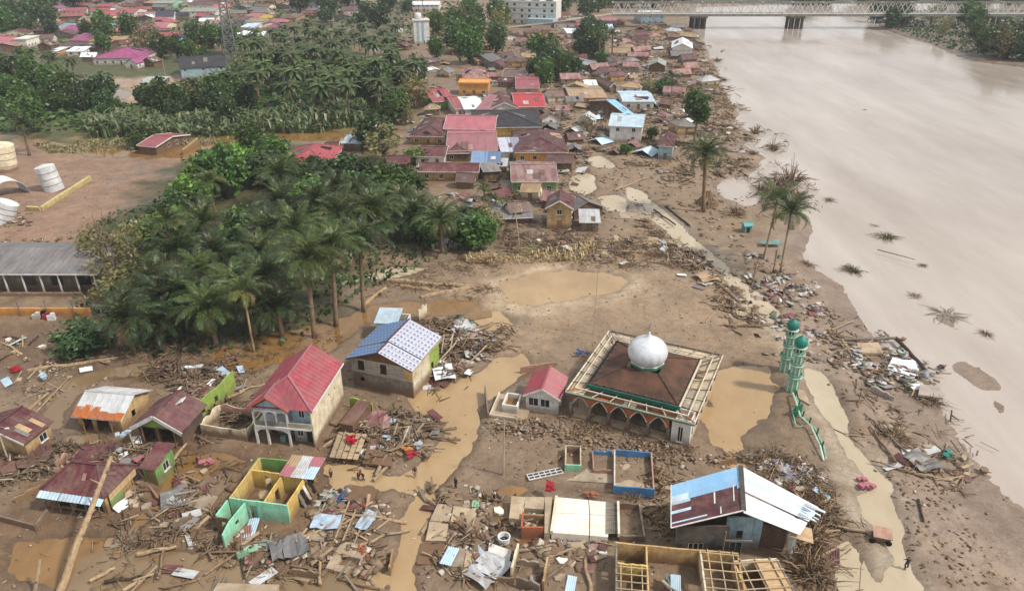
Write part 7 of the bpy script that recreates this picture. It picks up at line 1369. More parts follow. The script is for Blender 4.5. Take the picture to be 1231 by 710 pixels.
# reed and banana thicket behind the flooded field
def blades(poly, n, hh, mat, name, label, seed, w=.35):
    r = np.random.default_rng(seed); P = wpoly(poly); x0, y0 = P.min(0); x1, y1 = P.max(0); X = r.uniform(x0, x1, n*3); Y = r.uniform(y0, y1, n*3); k = sdist(X, Y, P) < 0; X, Y = X[k][:n], Y[k][:n]; n = len(X); Z = gzn(X, Y)
    az = r.uniform(0, 6.28, n); ln = r.uniform(.25, .8, n); h = hh*r.uniform(.4, 1.15, n)*(.55+.9*vnoise(X/9, Y/9, 3)); d = np.stack([np.cos(az), np.sin(az), np.zeros(n)], 1); sdv = np.stack([-np.sin(az), np.cos(az), np.zeros(n)], 1)*w
    B = np.stack([X, Y, Z-.05], 1); m1 = B+d*(ln*.35*h)[:, None]+np.array([0, 0, 1])*(h*.75)[:, None]; e = B+d*(ln*1.0*h)[:, None]+np.array([0, 0, 1])*(h*r.uniform(.55, 1.0, n))[:, None]
    V = np.stack([B-sdv*.4, B+sdv*.4, m1+sdv, m1-sdv, e+sdv*.25, e-sdv*.25], 1).reshape(-1, 3); b0 = np.arange(n)[:, None]*6; F = np.concatenate([b0+np.array([[0, 1, 2, 3]]), b0+np.array([[3, 2, 4, 5]])])
    return tag(put(name, npmesh(name, V, F, M[mat])), label, None, None, 'stuff')
blades([(104,150),(180,142),(300,146),(380,136),(440,134),(440,152),(380,160),(300,160),(250,166),(170,164),(110,168)], 3800, 4.4, 'leaf_banana', 'banana_thicket', 'pale green banana and reed thicket along the flooded field', 5, .42)
blades([(40,176),(120,170),(240,164),(300,164),(300,170),(200,176),(60,186)], 1500, 1.0, 'leaf_olive', 'grass', 'sparse olive grass at the edge of the orange pond', 6, .25)
blades([(90,300),(140,250),(240,250),(330,330),(420,300),(500,280),(560,300),(480,330),(330,420),(180,430),(90,420)], 2000, 1.2, 'leaf_dark', 'undergrowth', 'dark undergrowth between the palm trunks of the grove', 8, .35)
blades([(-60,72),(64,84),(70,128),(150,128),(210,100),(320,70),(480,70),(500,110),(420,150),(260,140),(90,160),(-60,160)], 6000, 1.5, 'leaf_mid', 'shrubbery', 'low green shrubbery beneath the far trees', 9, 1.0)
blades([(-200,2),(560,2),(560,50),(480,60),(300,50),(-200,58)], 4500, 1.8, 'leaf_dark', 'shrubbery', 'green shrubbery between the houses of the far quarter', 10, 1.4)
blades([(610,310),(700,296),(720,300),(700,314),(640,318),(560,318),(560,308)], 700, 1.3, 'frond_dry', 'straw', 'straw-coloured flattened stalks in front of the wrecked village', 12, .14)
blades([(1040,20),(1110,14),(1231,14),(1231,76),(1150,62),(1100,46)], 2500, 1.4, 'leaf_dark', 'scrub', 'dull scrub covering the far river bank', 14, .8)
# ---------------------------------------------------------------- flood debris
def inpoly(poly, n, r):
    P = wpoly(poly); x0, y0 = P.min(0); x1, y1 = P.max(0); ox, oy = [], []
    while len(ox) < n:
        X = r.uniform(x0, x1, n*2); Y = r.uniform(y0, y1, n*2); k = sdist(X, Y, P) < 0; ox += list(X[k]); oy += list(Y[k])
        if not k.any(): break
    return np.array(ox[:n]), np.array(oy[:n])
UNIT = np.array([[i, j, k] for k in (-.5, .5) for j in (-.5, .5) for i in (-.5, .5)]); UF = np.array([(0, 2, 3, 1), (4, 5, 7, 6), (0, 1, 5, 4), (2, 6, 7, 3), (0, 4, 6, 2), (1, 3, 7, 5)])
def rubble(name, label, poly, n, dims, mat, seed, tilt=.25, clump=0, csig=1.6, mound=.0, align=None, jag=.12):
    """loose pieces past counting: dims = ((l0,l1),(w0,w1),(t0,t1))"""
    r = np.random.default_rng(seed)
    if clump:
        cx, cy = inpoly(poly, clump, r); k = r.integers(0, clump, n); rad = np.abs(r.normal(size=n))*csig*r.uniform(.5, 1.4, clump)[k]; a = r.uniform(0, 6.28, n); X, Y = cx[k]+np.cos(a)*rad, cy[k]+np.sin(a)*rad*.8; top = .62*mound*np.exp(-(rad/csig)**2)*r.uniform(0, 1, n)
    else: X, Y = inpoly(poly, n, r); top = r.uniform(0, .08, n)
    dry = (gzn(X, Y) > -.08) | (r.uniform(size=len(X)) < .25); X, Y, top = X[dry], Y[dry], top[dry]
    n = len(X); l = r.uniform(*dims[0], n)*r.uniform(.5, 1, n); w = r.uniform(*dims[1], n); t = r.uniform(*dims[2], n)
    yaw = r.uniform(0, 6.28, n) if align is None else align+r.normal(size=n)*.45; pit = r.normal(size=n)*tilt*.75; rol = r.normal(size=n)*tilt
    U = np.repeat(UNIT[None], n, 0)+r.normal(size=(n, 8, 3))*jag*.5
    P = U*np.stack([l, w, t], 1)[:, None, :]
    c, s = np.cos(rol)[:, None], np.sin(rol)[:, None]; y, z = P[..., 1]*c-P[..., 2]*s, P[..., 1]*s+P[..., 2]*c
    c, s = np.cos(pit)[:, None], np.sin(pit)[:, None]; x, z = P[..., 0]*c-z*s, P[..., 0]*s+z*c
    c, s = np.cos(yaw)[:, None], np.sin(yaw)[:, None]; x, y = x*c-y*s, x*s+y*c
    zz = np.maximum(gzn(X, Y), -.2)+top+np.abs(np.sin(pit))*l*.22+t*.3
    V = np.stack([x+X[:, None], y+Y[:, None], z+zz[:, None]], -1).reshape(-1, 3); F = (np.arange(n)[:, None, None]*8+UF[None]).reshape(-1, 4)
    return tag(put(name, npmesh(name, V, F, M[mat])), label, None, None, 'stuff')
ST = ((.7, 3.0), (.07, .24), (.03, .08)); TW = ((.5, 2.4), (.03, .09), (.03, .08)); RB = ((.3, 1.5), (.25, 1.0), (.05, .16)); SH = ((.8, 2.4), (.5, 1.3), (.02, .06)); LT = ((.2, .9), (.1, .5), (.04, .14)); PB = ((.15, .7), (.05, .3), (.02, .07))
D = [ # name, label, zone, how many, sizes, colours, keywords
 ('timber_scraps', 'jumbled timber scraps strewn over the near mud track', [(90,560),(230,520),(280,560),(258,640),(300,690),(140,700),(60,660),(130,640)], 540, ST, 'mix_wood', dict(clump=26, csig=2.0, mound=.7)),
 ('twig_litter', 'brown twigs and reeds raked together by the flood near the bottom edge', [(90,640),(260,640),(300,700),(120,708)], 576, TW, 'mix_twig', dict(clump=18, csig=2.2, mound=.6)),
 ('timber_scraps', 'broken sticks piled between the maroon roofs', [(0,552),(60,540),(170,528),(200,540),(150,552),(80,552),(50,580),(0,600)], 680, ST, 'mix_wood', dict(clump=22, csig=1.6, mound=1.0)),
 ('timber_scraps', 'sticks heaped behind the torn maroon roof and the green wall', [(170,440),(270,432),(300,460),(280,500),(240,505),(210,470)], 800, ST, 'mix_wood', dict(clump=18, csig=1.6, mound=1.3)),
 ('twig_litter', 'sticks filling the roofless hut', [(242,508),(292,514),(298,492),(256,488)], 420, ST, 'mix_wood', dict(clump=8, csig=1.3, mound=1.6)),
 ('timber_scraps', 'splintered house timbers beside the flooded lane', [(405,505),(470,492),(530,505),(528,540),(490,556),(420,552)], 496, ST, 'mix_wood', dict(clump=18, csig=1.7, mound=1.2)),
 ('timber_scraps', 'collapsed pale house timbers right of the timber house', [(508,395),(570,372),(598,392),(590,430),(560,455),(522,470)], 900, ((.8, 3.6), (.08, .24), (.05, .12)), 'mix_wood', dict(clump=20, csig=1.9, mound=1.5)),
 ('sheet_scraps', 'torn sheets among the collapsed pale timbers', [(516,395),(575,385),(592,420),(550,450)], 120, SH, 'mix_sheet', dict(clump=10, csig=1.6, mound=1.2)),
 ('rubble', 'broken masonry around the mint and yellow roofless house', [(255,640),(350,640),(470,650),(470,706),(320,708),(250,690)], 187, RB, 'mix_rubble', dict(clump=40, csig=1.4, mound=.4)),
 ('rubble', 'bits of masonry and junk round the pale blue sheet floor', [(365,600),(470,595),(478,690),(380,690)], 210, RB, 'mix_litter', dict(clump=26, csig=1.2, mound=.4)),
 ('rubble', 'junk and rubble spread round the cracked grey floor', [(500,590),(610,586),(640,640),(660,708),(560,708),(500,690)], 150, RB, 'mix_rubble', dict(clump=24, csig=1.5, mound=.5)),
 ('timber_scraps', 'timber scraps spread round the cracked grey floor', [(510,580),(610,586),(620,700),(560,708),(530,690)], 252, ST, 'mix_wood', dict(clump=16, csig=1.5, mound=.5)),
 ('rubble', 'white and dark junk heaped against the raised beige floor', [(598,625),(628,622),(634,650),(604,660)], 380, LT, 'mix_rubble', dict(clump=6, csig=1.3, mound=.9)),
 ('rubble', 'broken paving pieces below the white floor', [(640,650),(700,646),(735,660),(690,672),(646,668)], 160, ((.6, 1.6), (.5, 1.1), (.08, .16)), 'mix_rubble', dict(clump=10, csig=1.0, mound=.4)),
 ('rubble', 'line of rubble and mud clods in front of the mosque arcade', [(592,508),(640,506),(700,520),(830,548),(960,556),(960,570),(840,562),(700,540),(592,520)], 677, LT, 'mix_litter', dict(clump=60, csig=1.6, mound=.8)),
 ('timber_scraps', 'dark sticks against the mosque arcade', [(672,500),(800,535),(830,545),(800,552),(680,520)], 420, TW, 'mix_twig', dict(clump=20, csig=1.3, mound=.7)),
 ('timber_scraps', 'mixed wreckage packed round the two-tone roof house', [(780,560),(806,560),(806,640),(780,640)], 220, ST, 'mix_twig', dict(clump=8, csig=1.3, mound=.6)),
 ('brushwood', 'dark brushwood and junk behind and beside the frayed white roof', [(880,548),(960,556),(1000,600),(1006,700),(970,708),(960,640),(985,610),(940,575)], 1330, TW, 'mix_twig', dict(clump=40, csig=1.8, mound=1.2)),
 ('rubble', 'junk behind the frayed white roof', [(900,552),(968,562),(985,600),(960,590)], 300, RB, 'mix_sheet', dict(clump=10, csig=1.4, mound=.7)),
 ('wreckage', 'white sheets and broken furniture heaped on the river bank', [(1015,420),(1076,412),(1128,450),(1110,480),(1062,462),(1030,445)], 310, SH, 'mix_sheet', dict(clump=22, csig=1.7, mound=.7)),
 ('rubble', 'rubble strewn on the river bank above the railing', [(985,392),(1070,400),(1130,450),(1140,480),(1080,470),(1000,440)], 270, RB, 'mix_rubble', dict(clump=30, csig=1.8, mound=.5)),
 ('timber_scraps', 'timber wreckage on the muddy bank', [(1000,380),(1080,405),(1140,470),(1190,590),(1120,570),(1060,520),(1000,430)], 260, ST, 'mix_wood', dict(clump=36, csig=2.2, mound=.5)),
 ('timber_scraps', 'dark wreckage on the mud below the bank heap', [(1050,500),(1110,500),(1180,560),(1190,600),(1130,590),(1060,540)], 189, ST, 'mix_twig', dict(clump=16, csig=2.2, mound=.5)),
 ('wreckage', 'scattered sheets on the upper river bank', [(880,290),(960,330),(1000,400),(960,420),(900,360)], 260, SH, 'mix_sheet', dict(clump=20, csig=2.2, mound=.3)),
 ('rubble', 'stony litter on the river bank road edge', [(880,300),(980,340),(1040,420),(960,440),(910,380)], 234, RB, 'mix_litter', dict(clump=50, csig=2.2, mound=.2)),
 ('wreckage', 'pale broken slabs beside the flooded road', [(822,300),(846,300),(908,378),(900,392),(860,350)], 320, SH, 'mix_rubble', dict(clump=16, csig=1.7, mound=.5)),
 ('timber_scraps', 'dark timber drift along the flooded road', [(760,240),(800,262),(860,320),(912,386),(890,396),(840,340),(770,270)], 700, ST, 'mix_twig', dict(clump=36, csig=1.8, mound=.6)),
 ('timber_scraps', 'line of drift below the wrecked village', [(600,285),(700,285),(850,300),(880,330),(820,322),(700,312),(600,306)], 1300, ST, 'mix_wood', dict(clump=60, csig=1.9, mound=.6)),
 ('brushwood', 'brown brush below the wrecked village', [(600,280),(740,280),(850,310),(840,330),(690,320),(560,322)], 1600, TW, 'mix_twig', dict(clump=50, csig=2.2, mound=.4)),
 ('wreckage', 'wreckage between the houses of the dense village', [(560,200),(610,190),(690,190),(720,260),(700,290),(600,290),(560,240)], 1500, ST, 'mix_wood', dict(clump=60, csig=2.4, mound=1.3)),
 ('sheet_scraps', 'roofing scraps between the houses of the dense village', [(470,120),(560,100),(690,100),(720,180),(720,270),(600,280),(500,210)], 620, ((1.2, 3.4), (.8, 2), (.03, .08)), 'mix_sheet', dict(clump=80, csig=2.6, mound=1.2)),
 ('wreckage', 'wreckage of flattened houses on the upper bank', [(640,90),(720,90),(860,110),(880,150),(900,210),(840,230),(720,180),(690,190),(660,130)], 3000, ((1, 4.5), (.12, .5), (.06, .2)), 'mix_wood', dict(clump=150, csig=3.0, mound=1.1)),
 ('sheet_scraps', 'roofing scraps over the upper bank', [(610,50),(840,40),(870,140),(890,200),(780,210),(690,180),(620,100)], 1100, ((1.2, 3.6), (.8, 2.2), (.03, .1)), 'mix_sheet', dict(clump=150, csig=3.2, mound=.8)),
 ('wreckage', 'flattened timber far up the bank', [(560,40),(840,36),(860,110),(700,100),(600,84),(520,60)], 2400, ((1.4, 5), (.2, .7), (.1, .3)), 'mix_wood', dict(clump=150, csig=4.0, mound=1.0)),
 ('driftwood', 'drift along the upstream waterline', [(840,70),(872,90),(894,140),(905,170),(870,160),(850,120)], 700, ((1.4, 5), (.12, .35), (.08, .2)), 'mix_twig', dict(clump=40, csig=2.5, mound=.7)),
 ('driftwood', 'grey snags in the shallows round the river palms', [(890,150),(936,150),(985,240),(985,300),(940,280),(890,240)], 900, ((.8, 3.5), (.06, .16), (.05, .12)), 'mix_twig', dict(clump=36, csig=2.2, mound=.9, tilt=.5)),
 ('rubble', 'litter on the mud by the yellow wall', [(-20,392),(110,392),(180,440),(60,480),(-20,500)], 280, LT, 'mix_litter', dict(clump=30, csig=2.0, mound=.3)),
 ('rubble', 'stone heap left of the big low palm', [(42,438),(70,434),(78,450),(50,456)], 160, LT, 'mix_rubble', dict(clump=3, csig=1.6, mound=.7)),
 ('brushwood', 'brushwood at the flooded edge of the grove', [(120,420),(220,410),(300,420),(420,390),(440,400),(300,450),(180,450)], 1500, TW, 'mix_twig', dict(clump=50, csig=2.0, mound=.5)),
 ('driftwood', 'drifted brush on the mud field', [(440,325),(560,318),(600,350),(570,360),(450,365)], 700, TW, 'mix_twig', dict(clump=22, csig=2.4, mound=.5)),
 ('rubble', 'wreckage by the burst tanks', [(-30,240),(30,240),(60,300),(10,320),(-30,310)], 420, RB, 'mix_litter', dict(clump=14, csig=2.4, mound=.8)),
 ('litter', 'small litter and clods over the near field', [(-60,440),(500,440),(600,520),(960,560),(1010,708),(-60,708)], 1500, PB, 'mix_litter', dict()),
 ('litter', 'small litter and clods over the middle mud', [(430,300),(700,280),(900,330),(960,440),(860,560),(600,500),(430,400)], 432, PB, 'mix_litter', dict()),
 ('litter', 'footprints and clods along the flooded road', [(1050,560),(1110,560),(1180,640),(1231,708),(1110,708),(1080,620)], 181, PB, 'mix_twig', dict()),
 ('litter', 'clods and litter over the river bank', [(900,300),(1000,340),(1150,500),(1231,620),(1100,620),(1000,480)], 216, ((.15, .5), (.12, .4), (.06, .2)), 'mix_litter', dict()),
 ('litter', 'debris litter across the upper bank', [(600,50),(840,40),(890,140),(900,300),(700,290),(600,200)], 4900, ((.3, 1.3), (.2, .6), (.08, .3)), 'mix_litter', dict()),
 ('litter', 'litter in the far town streets', [(-200,4),(560,4),(620,60),(480,62),(300,60),(-200,70)], 1500, ((.6, 2.4), (.4, 1.6), (.2, .8)), 'mix_litter', dict()),
 ('litter', 'clods over the muddy tank yard', [(60,190),(240,190),(200,250),(110,310),(-20,320),(60,250)], 135, PB, 'mix_litter', dict()),
 ('wreckage', 'household junk piled between the near slabs and lane', [(375,590),(425,585),(440,600),(400,606)], 120, SH, 'mix_sheet', dict(clump=5, csig=1.0, mound=.5)),
 ('bricks', 'spilled red bricks beside the broken tan floor', [(430,662),(452,658),(458,668),(438,674)], 220, ((.2, .24), (.1, .12), (.06, .08)), 'terracotta', dict(clump=4, csig=.6, mound=.4)),
]
for i, (nm, lab, poly, n, dims, mat, kw) in enumerate(D): rubble(nm, lab, poly, n, dims, mat, 100+i, **kw)
for i, (a, b, sc_, zs, mi, lab) in enumerate([(150,650,3.2,.5,4,'pale root tangle in the near timber scraps'),(215,610,2.8,.6,0,'dark branch tangle beside the dark red hip-roofed house'),(120,560,2.6,.6,1,'branch tangle caught behind the dark red hip-roofed house'),(60,560,2.8,.6,4,'pale branch tangle between the two maroon roofs'),(225,448,3,.6,4,'pale branch tangle behind the torn maroon roof'),(460,520,2.6,.6,2,'branch tangle in the lane wreckage'),(548,436,2.4,.5,3,'dark branch tangle at the foot of the collapsed timbers'),(330,690,3,.4,1,'flat branch tangle at the bottom edge'),(600,690,2.6,.5,2,'branch tangle by the stub walls at the bottom edge'),(700,305,4,.4,4,'wide pale branch tangle in the drift line'),(790,308,4,.45,0,'dark branch tangle at the end of the drift line'),(880,352,3.2,.5,1,'branch tangle beside the flooded road'),(1075,525,3.4,.5,0,'dark branch tangle on the mud flat'),(1120,480,3,.5,2,'branch tangle at the lower end of the bank heap'),(640,300,4,.4,5,'olive brush tangle in the drift line'),(500,540,2,.5,3,'small branch tangle at the lane edge'),(760,600,2.6,.6,1,'branch tangle left of the two-tone roof house'),(930,552,3.4,.6,3,'branch tangle behind the two-tone roof house')]):
    p = G(a, b); tag(put('brush_heap', BR[mi], None, (p.x, p.y, max(gz(p.x, p.y), -.2)-.05), i*1.7, sc=(sc_, sc_, sc_*zs)), lab, 'brush heap')
FMARKS = [(nm, G(a, b)) for nm, a, b in [('the balcony house', 340, 530), ('the timber house', 465, 470), ('the rusting tin shed', 118, 505), ('the torn maroon roof', 200, 510), ('the green side wall', 262, 485), ('the stick-filled hut', 270, 520), ('the eave strip house', 100, 610), ('the plain maroon roof', 15, 535), ('the lean-to', 186, 560), ('the low grey yard wall', 30, 630), ('the big slanting trunk', 64, 715), ('the roofless mint house', 320, 610), ('the fallen mint slab', 302, 662), ('the pale blue sheet', 393, 632), ('the blue mattress', 441, 629), ('the board platform', 430, 535), ('the lane bend', 500, 545), ('the broken tan floor', 415, 672), ('the cracked grey floor', 530, 630), ('the tilted white panel', 600, 663), ('the white tub', 606, 652), ('the white floor', 700, 625), ('the raised beige floor', 640, 605), ('the batten house', 820, 690), ('the two-tone roof house', 890, 620), ('the broken railing', 965, 510), ('the minarets', 948, 460), ('the bank heap', 1070, 435), ('the green board', 1136, 548), ('the road bend bundle', 1040, 583), ('the tipped cart', 1055, 648), ('the grey bank crumple', 1108, 556), ('the lone oil palm', 850, 246), ('the teal kiosk', 897, 279), ('the two river palms', 938, 300), ('the slumped grey roof', 614, 265), ('the two-storey tan house', 672, 278), ('the small tin shed', 708, 270), ('the upper road bend', 760, 235), ('the straw patch', 640, 312), ('the road corner beam', 870, 346), ('the mud track pole', 40, 480), ('the collapsed pale timbers', 545, 430), ('the low cream wall end', 575, 406), ('the grey cracked slab', 245, 592), ('the two-storey white house', 752, 172), ('the pale blue post house', 800, 195)]]
# single timbers, logs, sheets and blocks
rr = random.Random(77)
PLK = []
for mt in ('wood', 'wood_pale', 'wood_grey'):
    for ln, w in ((2.2, .2), (3.2, .16), (4.2, .2), (2.6, .34)):
        q = MB(); q.box((0, 0, 0), (ln, w, .07)); q.v = [(x, y+(.03 if x > 0 else -.02), z+.05*(1 if y > 0 else 0)*(x > 0)) for x, y, z in q.v]; PLK.append((q.mesh('plank', M[mt]), {'wood': 'brown', 'wood_pale': 'pale', 'wood_grey': 'grey'}[mt], 'long' if ln > 4 else ('broad' if w > .3 else 'short')))
def log_mesh(seed, ln, r0, mat):
    r = random.Random(seed); q = MB(); n = 5; pts = [(ln*(i/n-.5), r.uniform(-.05, .05)*ln*.5, r.uniform(-.02, .05)*ln) for i in range(n+1)]; q.tube(pts, [r0*(1-.55*i/n) for i in range(n+1)], 7)
    for i in range(1, n): 
        if r.random() < .7: p = Vector(pts[i]); q.tube([p, p+Vector((r.uniform(.1, .5), r.uniform(-.6, .6), r.uniform(.1, .6)))], [r0*.4, r0*.12], 4)
    return q.mesh('log', M[mat], True)
LOGS = [(log_mesh(s, l, w, mt), {'bark': 'brown', 'bark_pale': 'pale', 'bark_dark': 'dark'}[mt]) for s, (l, w, mt) in enumerate([(4.5, .16, 'bark'), (6, .2, 'bark_pale'), (7.5, .22, 'bark'), (5, .14, 'bark_dark'), (8, .24, 'bark_pale'), (3.5, .2, 'bark_dark')])]
SHM = [(sheet_mesh(1.1, l, 'roofing_sheet', wave=.03, n=5, mat=M[m]), c) for l, m, c in [(2.4, 'roof_tin', 'shiny tin'), (2.0, 'roof_maroon', 'maroon'), (2.6, 'roof_paleblue', 'pale blue'), (2.2, 'roof_grey', 'grey'), (1.8, 'roof_white', 'white'), (2.2, 'roof_maroonrust', 'rust-streaked')]]
BLK = []
for s in range(5):
    r = random.Random(s); q = MB(); k = 6; pts = [(math.cos(6.28*i/k)*r.uniform(.4, .8), math.sin(6.28*i/k)*r.uniform(.3, .6), .12+r.uniform(0, .08)) for i in range(k)]; q.slab(pts, .3); BLK.append(q.mesh('concrete_block', M[['concrete', 'slab_tan', 'slab_white', 'wall_grey', 'wall_cream'][s]]))
BW = ['grey-tan', 'tan', 'white', 'grey', 'cream']
PLACES = [([(95,575),(250,560),(262,640),(160,640)],'by the dark red hip-roofed house',20),([(130,640),(300,660),(280,706),(120,704)],'on the mud at the bottom edge',7),([(0,535),(60,545),(200,530),(190,552),(60,575)],'between the maroon roofs',24),([(180,440),(290,440),(300,470),(240,500)],'behind the torn maroon roof',22),([(405,500),(530,505),(520,548),(420,556)],'beside the flooded lane',38),([(505,392),(600,385),(575,450),(520,475)],'right of the timber house',40),([(255,640),(380,640),(460,660),(440,705),(280,705)],'below the roofless mint and yellow house',13),([(365,595),(460,590),(470,650),(380,650)],'around the pale blue sheet floor',14),([(505,585),(640,590),(640,700),(520,705)],'around the cracked grey floor',13),([(640,640),(740,650),(735,700),(660,705)],'in the yard below the white floor',12),([(1000,395),(1130,450),(1110,480),(1010,440)],'in the river bank heap',30),([(1040,500),(1190,560),(1180,600),(1060,560)],'on the mud flat below the bank heap',18),([(820,300),(905,390),(880,400),(760,260)],'along the flooded road',20),([(600,285),(850,300),(840,325),(600,308)],'in the drift line below the village',18),([(560,200),(720,220),(700,285),(590,280)],'among the slumped village houses',14),([(940,560),(1005,600),(1000,700),(965,640)],'in the brush beside the frayed white roof',14),([(0,400),(180,430),(60,480),(0,500)],'on the mud below the yellow wall',12),([(690,90),(860,130),(880,200),(720,180)],'in the wreckage of the upper bank',14)]
def lay(name, me, lab, cat, grp, x, y, lift=0.0, rz=0, tilt=.15):
    o = put(name, me, None, (x, y, max(gz(x, y), -.15)+lift)); o.rotation_euler = (rr.gauss(0, tilt*.5), rr.gauss(0, tilt), rz); o.scale = (rr.uniform(.8, 1.15),)*3; tag(o, lab, cat, grp)
for poly, place, n in PLACES:
    pr = np.random.default_rng(len(place)*7+n); X, Y = inpoly(poly, n*2, pr); dense = n > 36
    for i in range(len(X)):
        u = rr.random(); rz = rr.uniform(0, 3.14); lift = rr.uniform(.05, .9 if dense else .4)
        if u < .40: me, c, s = rr.choice(PLK); lay('plank', me, where(X[i], Y[i], f'{s} {c} plank', FMARKS), 'plank', f'planks lying {place}', X[i], Y[i], lift, rz, .2)
        elif u < .55: me, c = rr.choice(LOGS); lay('log', me, where(X[i], Y[i], f'{c} drifted log', FMARKS), 'log', f'logs lying {place}', X[i], Y[i], .12, rz, .05)
        elif u < .76: me, c = rr.choice(SHM[:2]+SHM[3:4]+SHM+SHM[5:]+SHM[1:2]); lay('roofing_sheet', me, where(X[i], Y[i], f'{c} roofing sheet', FMARKS), 'roofing sheet', f'roofing sheets {place}', X[i], Y[i], .15+lift*.4, rz, .18)
        else: k = rr.choice([0, 1, 3, 0, 3, 1, 4, 2]); lay('concrete_block', BLK[k], where(X[i], Y[i], f'{BW[k]} concrete block', FMARKS), 'concrete block', f'concrete blocks {place}', X[i], Y[i], .1, rz, .2)
def timber(a, b, za, zb, r0, r1, mat, label, name='log', cat='log', stubs=0, kind='tube'):
    A, B = G(*a, za), G(*b, zb); g = A.copy(); o = E(name, label, cat, (A.x, A.y, 0)); q = MB(); d = B-Vector((A.x, A.y, 0)); s = Vector((0, 0, za)); n = 5
    pts = [s.lerp(d, i/n)+Vector((0, 0, 0 if i in (0, n) else rr.uniform(-.5, .5)*r0)) for i in range(n+1)]
    if kind == 'tube': q.tube(pts, [r0+(r1-r0)*i/n for i in range(n+1)], 8)
    else: q.beam(s, d, r0, r1)
    q.build('trunk' if kind == 'tube' else 'timber', M[mat], o, smooth=False)
    for k in range(stubs):
        t = .45+.5*k/max(1, stubs); p = s.lerp(d, t); q = MB(); q.tube([p, p+Vector((rr.uniform(-1, 1), rr.uniform(-.6, .6), rr.uniform(.1, 1)))*1.1], [r1*.7, r1*.2], 5); q.build('branch', M[mat], o)
timber((62,735), (134,548), -.2, 8.5, .42, .2, 'bark_pale', 'big pale broken tree trunk slanting up in front of the eave strip house', 'dead_tree', 'dead tree', 7)
timber((40,722), (48,672), -.2, 3.2, .22, .16, 'bark_pale', 'short pale broken stump at the bottom edge beside the big slanting trunk', 'dead_tree', 'dead tree', 1)
for i, (a, b, r0, r1, mat, lab, st) in enumerate([((466,338),(566,344),.55,.4,'bark_pale','pale fallen trunk, uppermost of the three across the mud field',2),((482,344),(528,350),.42,.32,'bark_pale','crooked pale trunk in the middle of the three across the mud field',3),((506,358),(568,344),.42,.55,'bark_pale','pale fallen trunk, lowest of the three across the mud field',2),((438,366),(464,346),.34,.24,'bark_pale','short pale trunk slanting beside the outermost palm',1),((34,446),(142,430),.38,.26,'bark_pale','long pale log below the big low palm',0),((58,438),(140,426),.2,.14,'bark','second long log lying behind the first below the big low palm',0),((0,520),(58,472),.2,.16,'bark_pale','pale pole running along the left edge mud',0),((10,532),(84,452),.14,.1,'bark_pale','thin pole beside the track at the left edge',0),((166,566),(190,598),.16,.14,'wall_pink','pinkish post fallen beside the dark red hip-roofed house',0),((200,562),(224,533),.2,.16,'bark_pale','pale log propped in the flooded gap below the hut',0),((165,666),(212,656),.24,.16,'bark_pale','curved pale log in the twig heap at the bottom',2),((108,698),(138,682),.2,.16,'bark_pale','thick log end near the slanting trunk',0),((246,690),(282,666),.14,.1,'bark','thin brown pole below the mint wall',0),((738,229),(777,214),.3,.24,'bark_pale','log laid across the flooded road above the first bend',0),((800,248),(829,271),.24,.2,'bark_dark','dark beam along the flooded road, upper one',0),((786,252),(812,270),.2,.16,'bark_dark','dark beam along the flooded road, lower one',0),((832,316),(870,346),.3,.24,'wood_grey','grey broken beam in the pale slab wreckage by the road',0),((868,344),(906,380),.3,.2,'wood_pale','pale broken beam ending near the mosque corner',0),((848,388),(872,360),.16,.1,'bark_pale','thin log with a root end on the mud behind the mosque',2),((616,298),(776,303),.18,.18,'wood_pale','long pale rail along the drift line below the village',0),((690,291),(818,288),.16,.16,'wood_pale','upper pale rail along the drift line below the village',0),((1012,408),(1077,406),.24,.22,'wood_grey','long grey beam across the river bank heap',0),((1077,406),(1112,444),.3,.26,'bark_dark','dark beam along the water side of the bank heap',0),((1012,408),(1032,440),.2,.16,'wood_pale','pale beam at the inner side of the bank heap',0),((1000,396),(1030,384),.16,.14,'wood_pale','small beam above the bank heap',0),((449,577),(470,556),.2,.2,'wood_pale','pale timber sloping into the flooded lane',0),((1104,600),(1110,626),.16,.12,'bark_dark','dark pole on the footprint strip by the road',0),((790,612),(806,596),.34,.26,'bark','thick brown log, upper one beside the two-tone roof house',0),((776,620),(804,602),.36,.28,'bark','thick brown log, lower one beside the two-tone roof house',0),((1000,632),(1046,640),.2,.16,'wood_pale','pale beam across the brown drain near the flooded road',0),((910,318),(904,345),.14,.1,'bark','thin snag below the two river palms',2),((935,300),(928,340),.16,.1,'bark','crooked snag right of the thin one below the river palms',3),((1055,300),(1100,312),.1,.06,'bark_dark','thin pole drifting in the river',0),((618,243),(625,297),.14,.06,'bark_pale','thin pale stem standing before the slumped grey roof',0)]):
    timber(a, b, .18, .3 if i != 33 else 7.0, r0, r1, mat, lab, 'log', 'log', st)
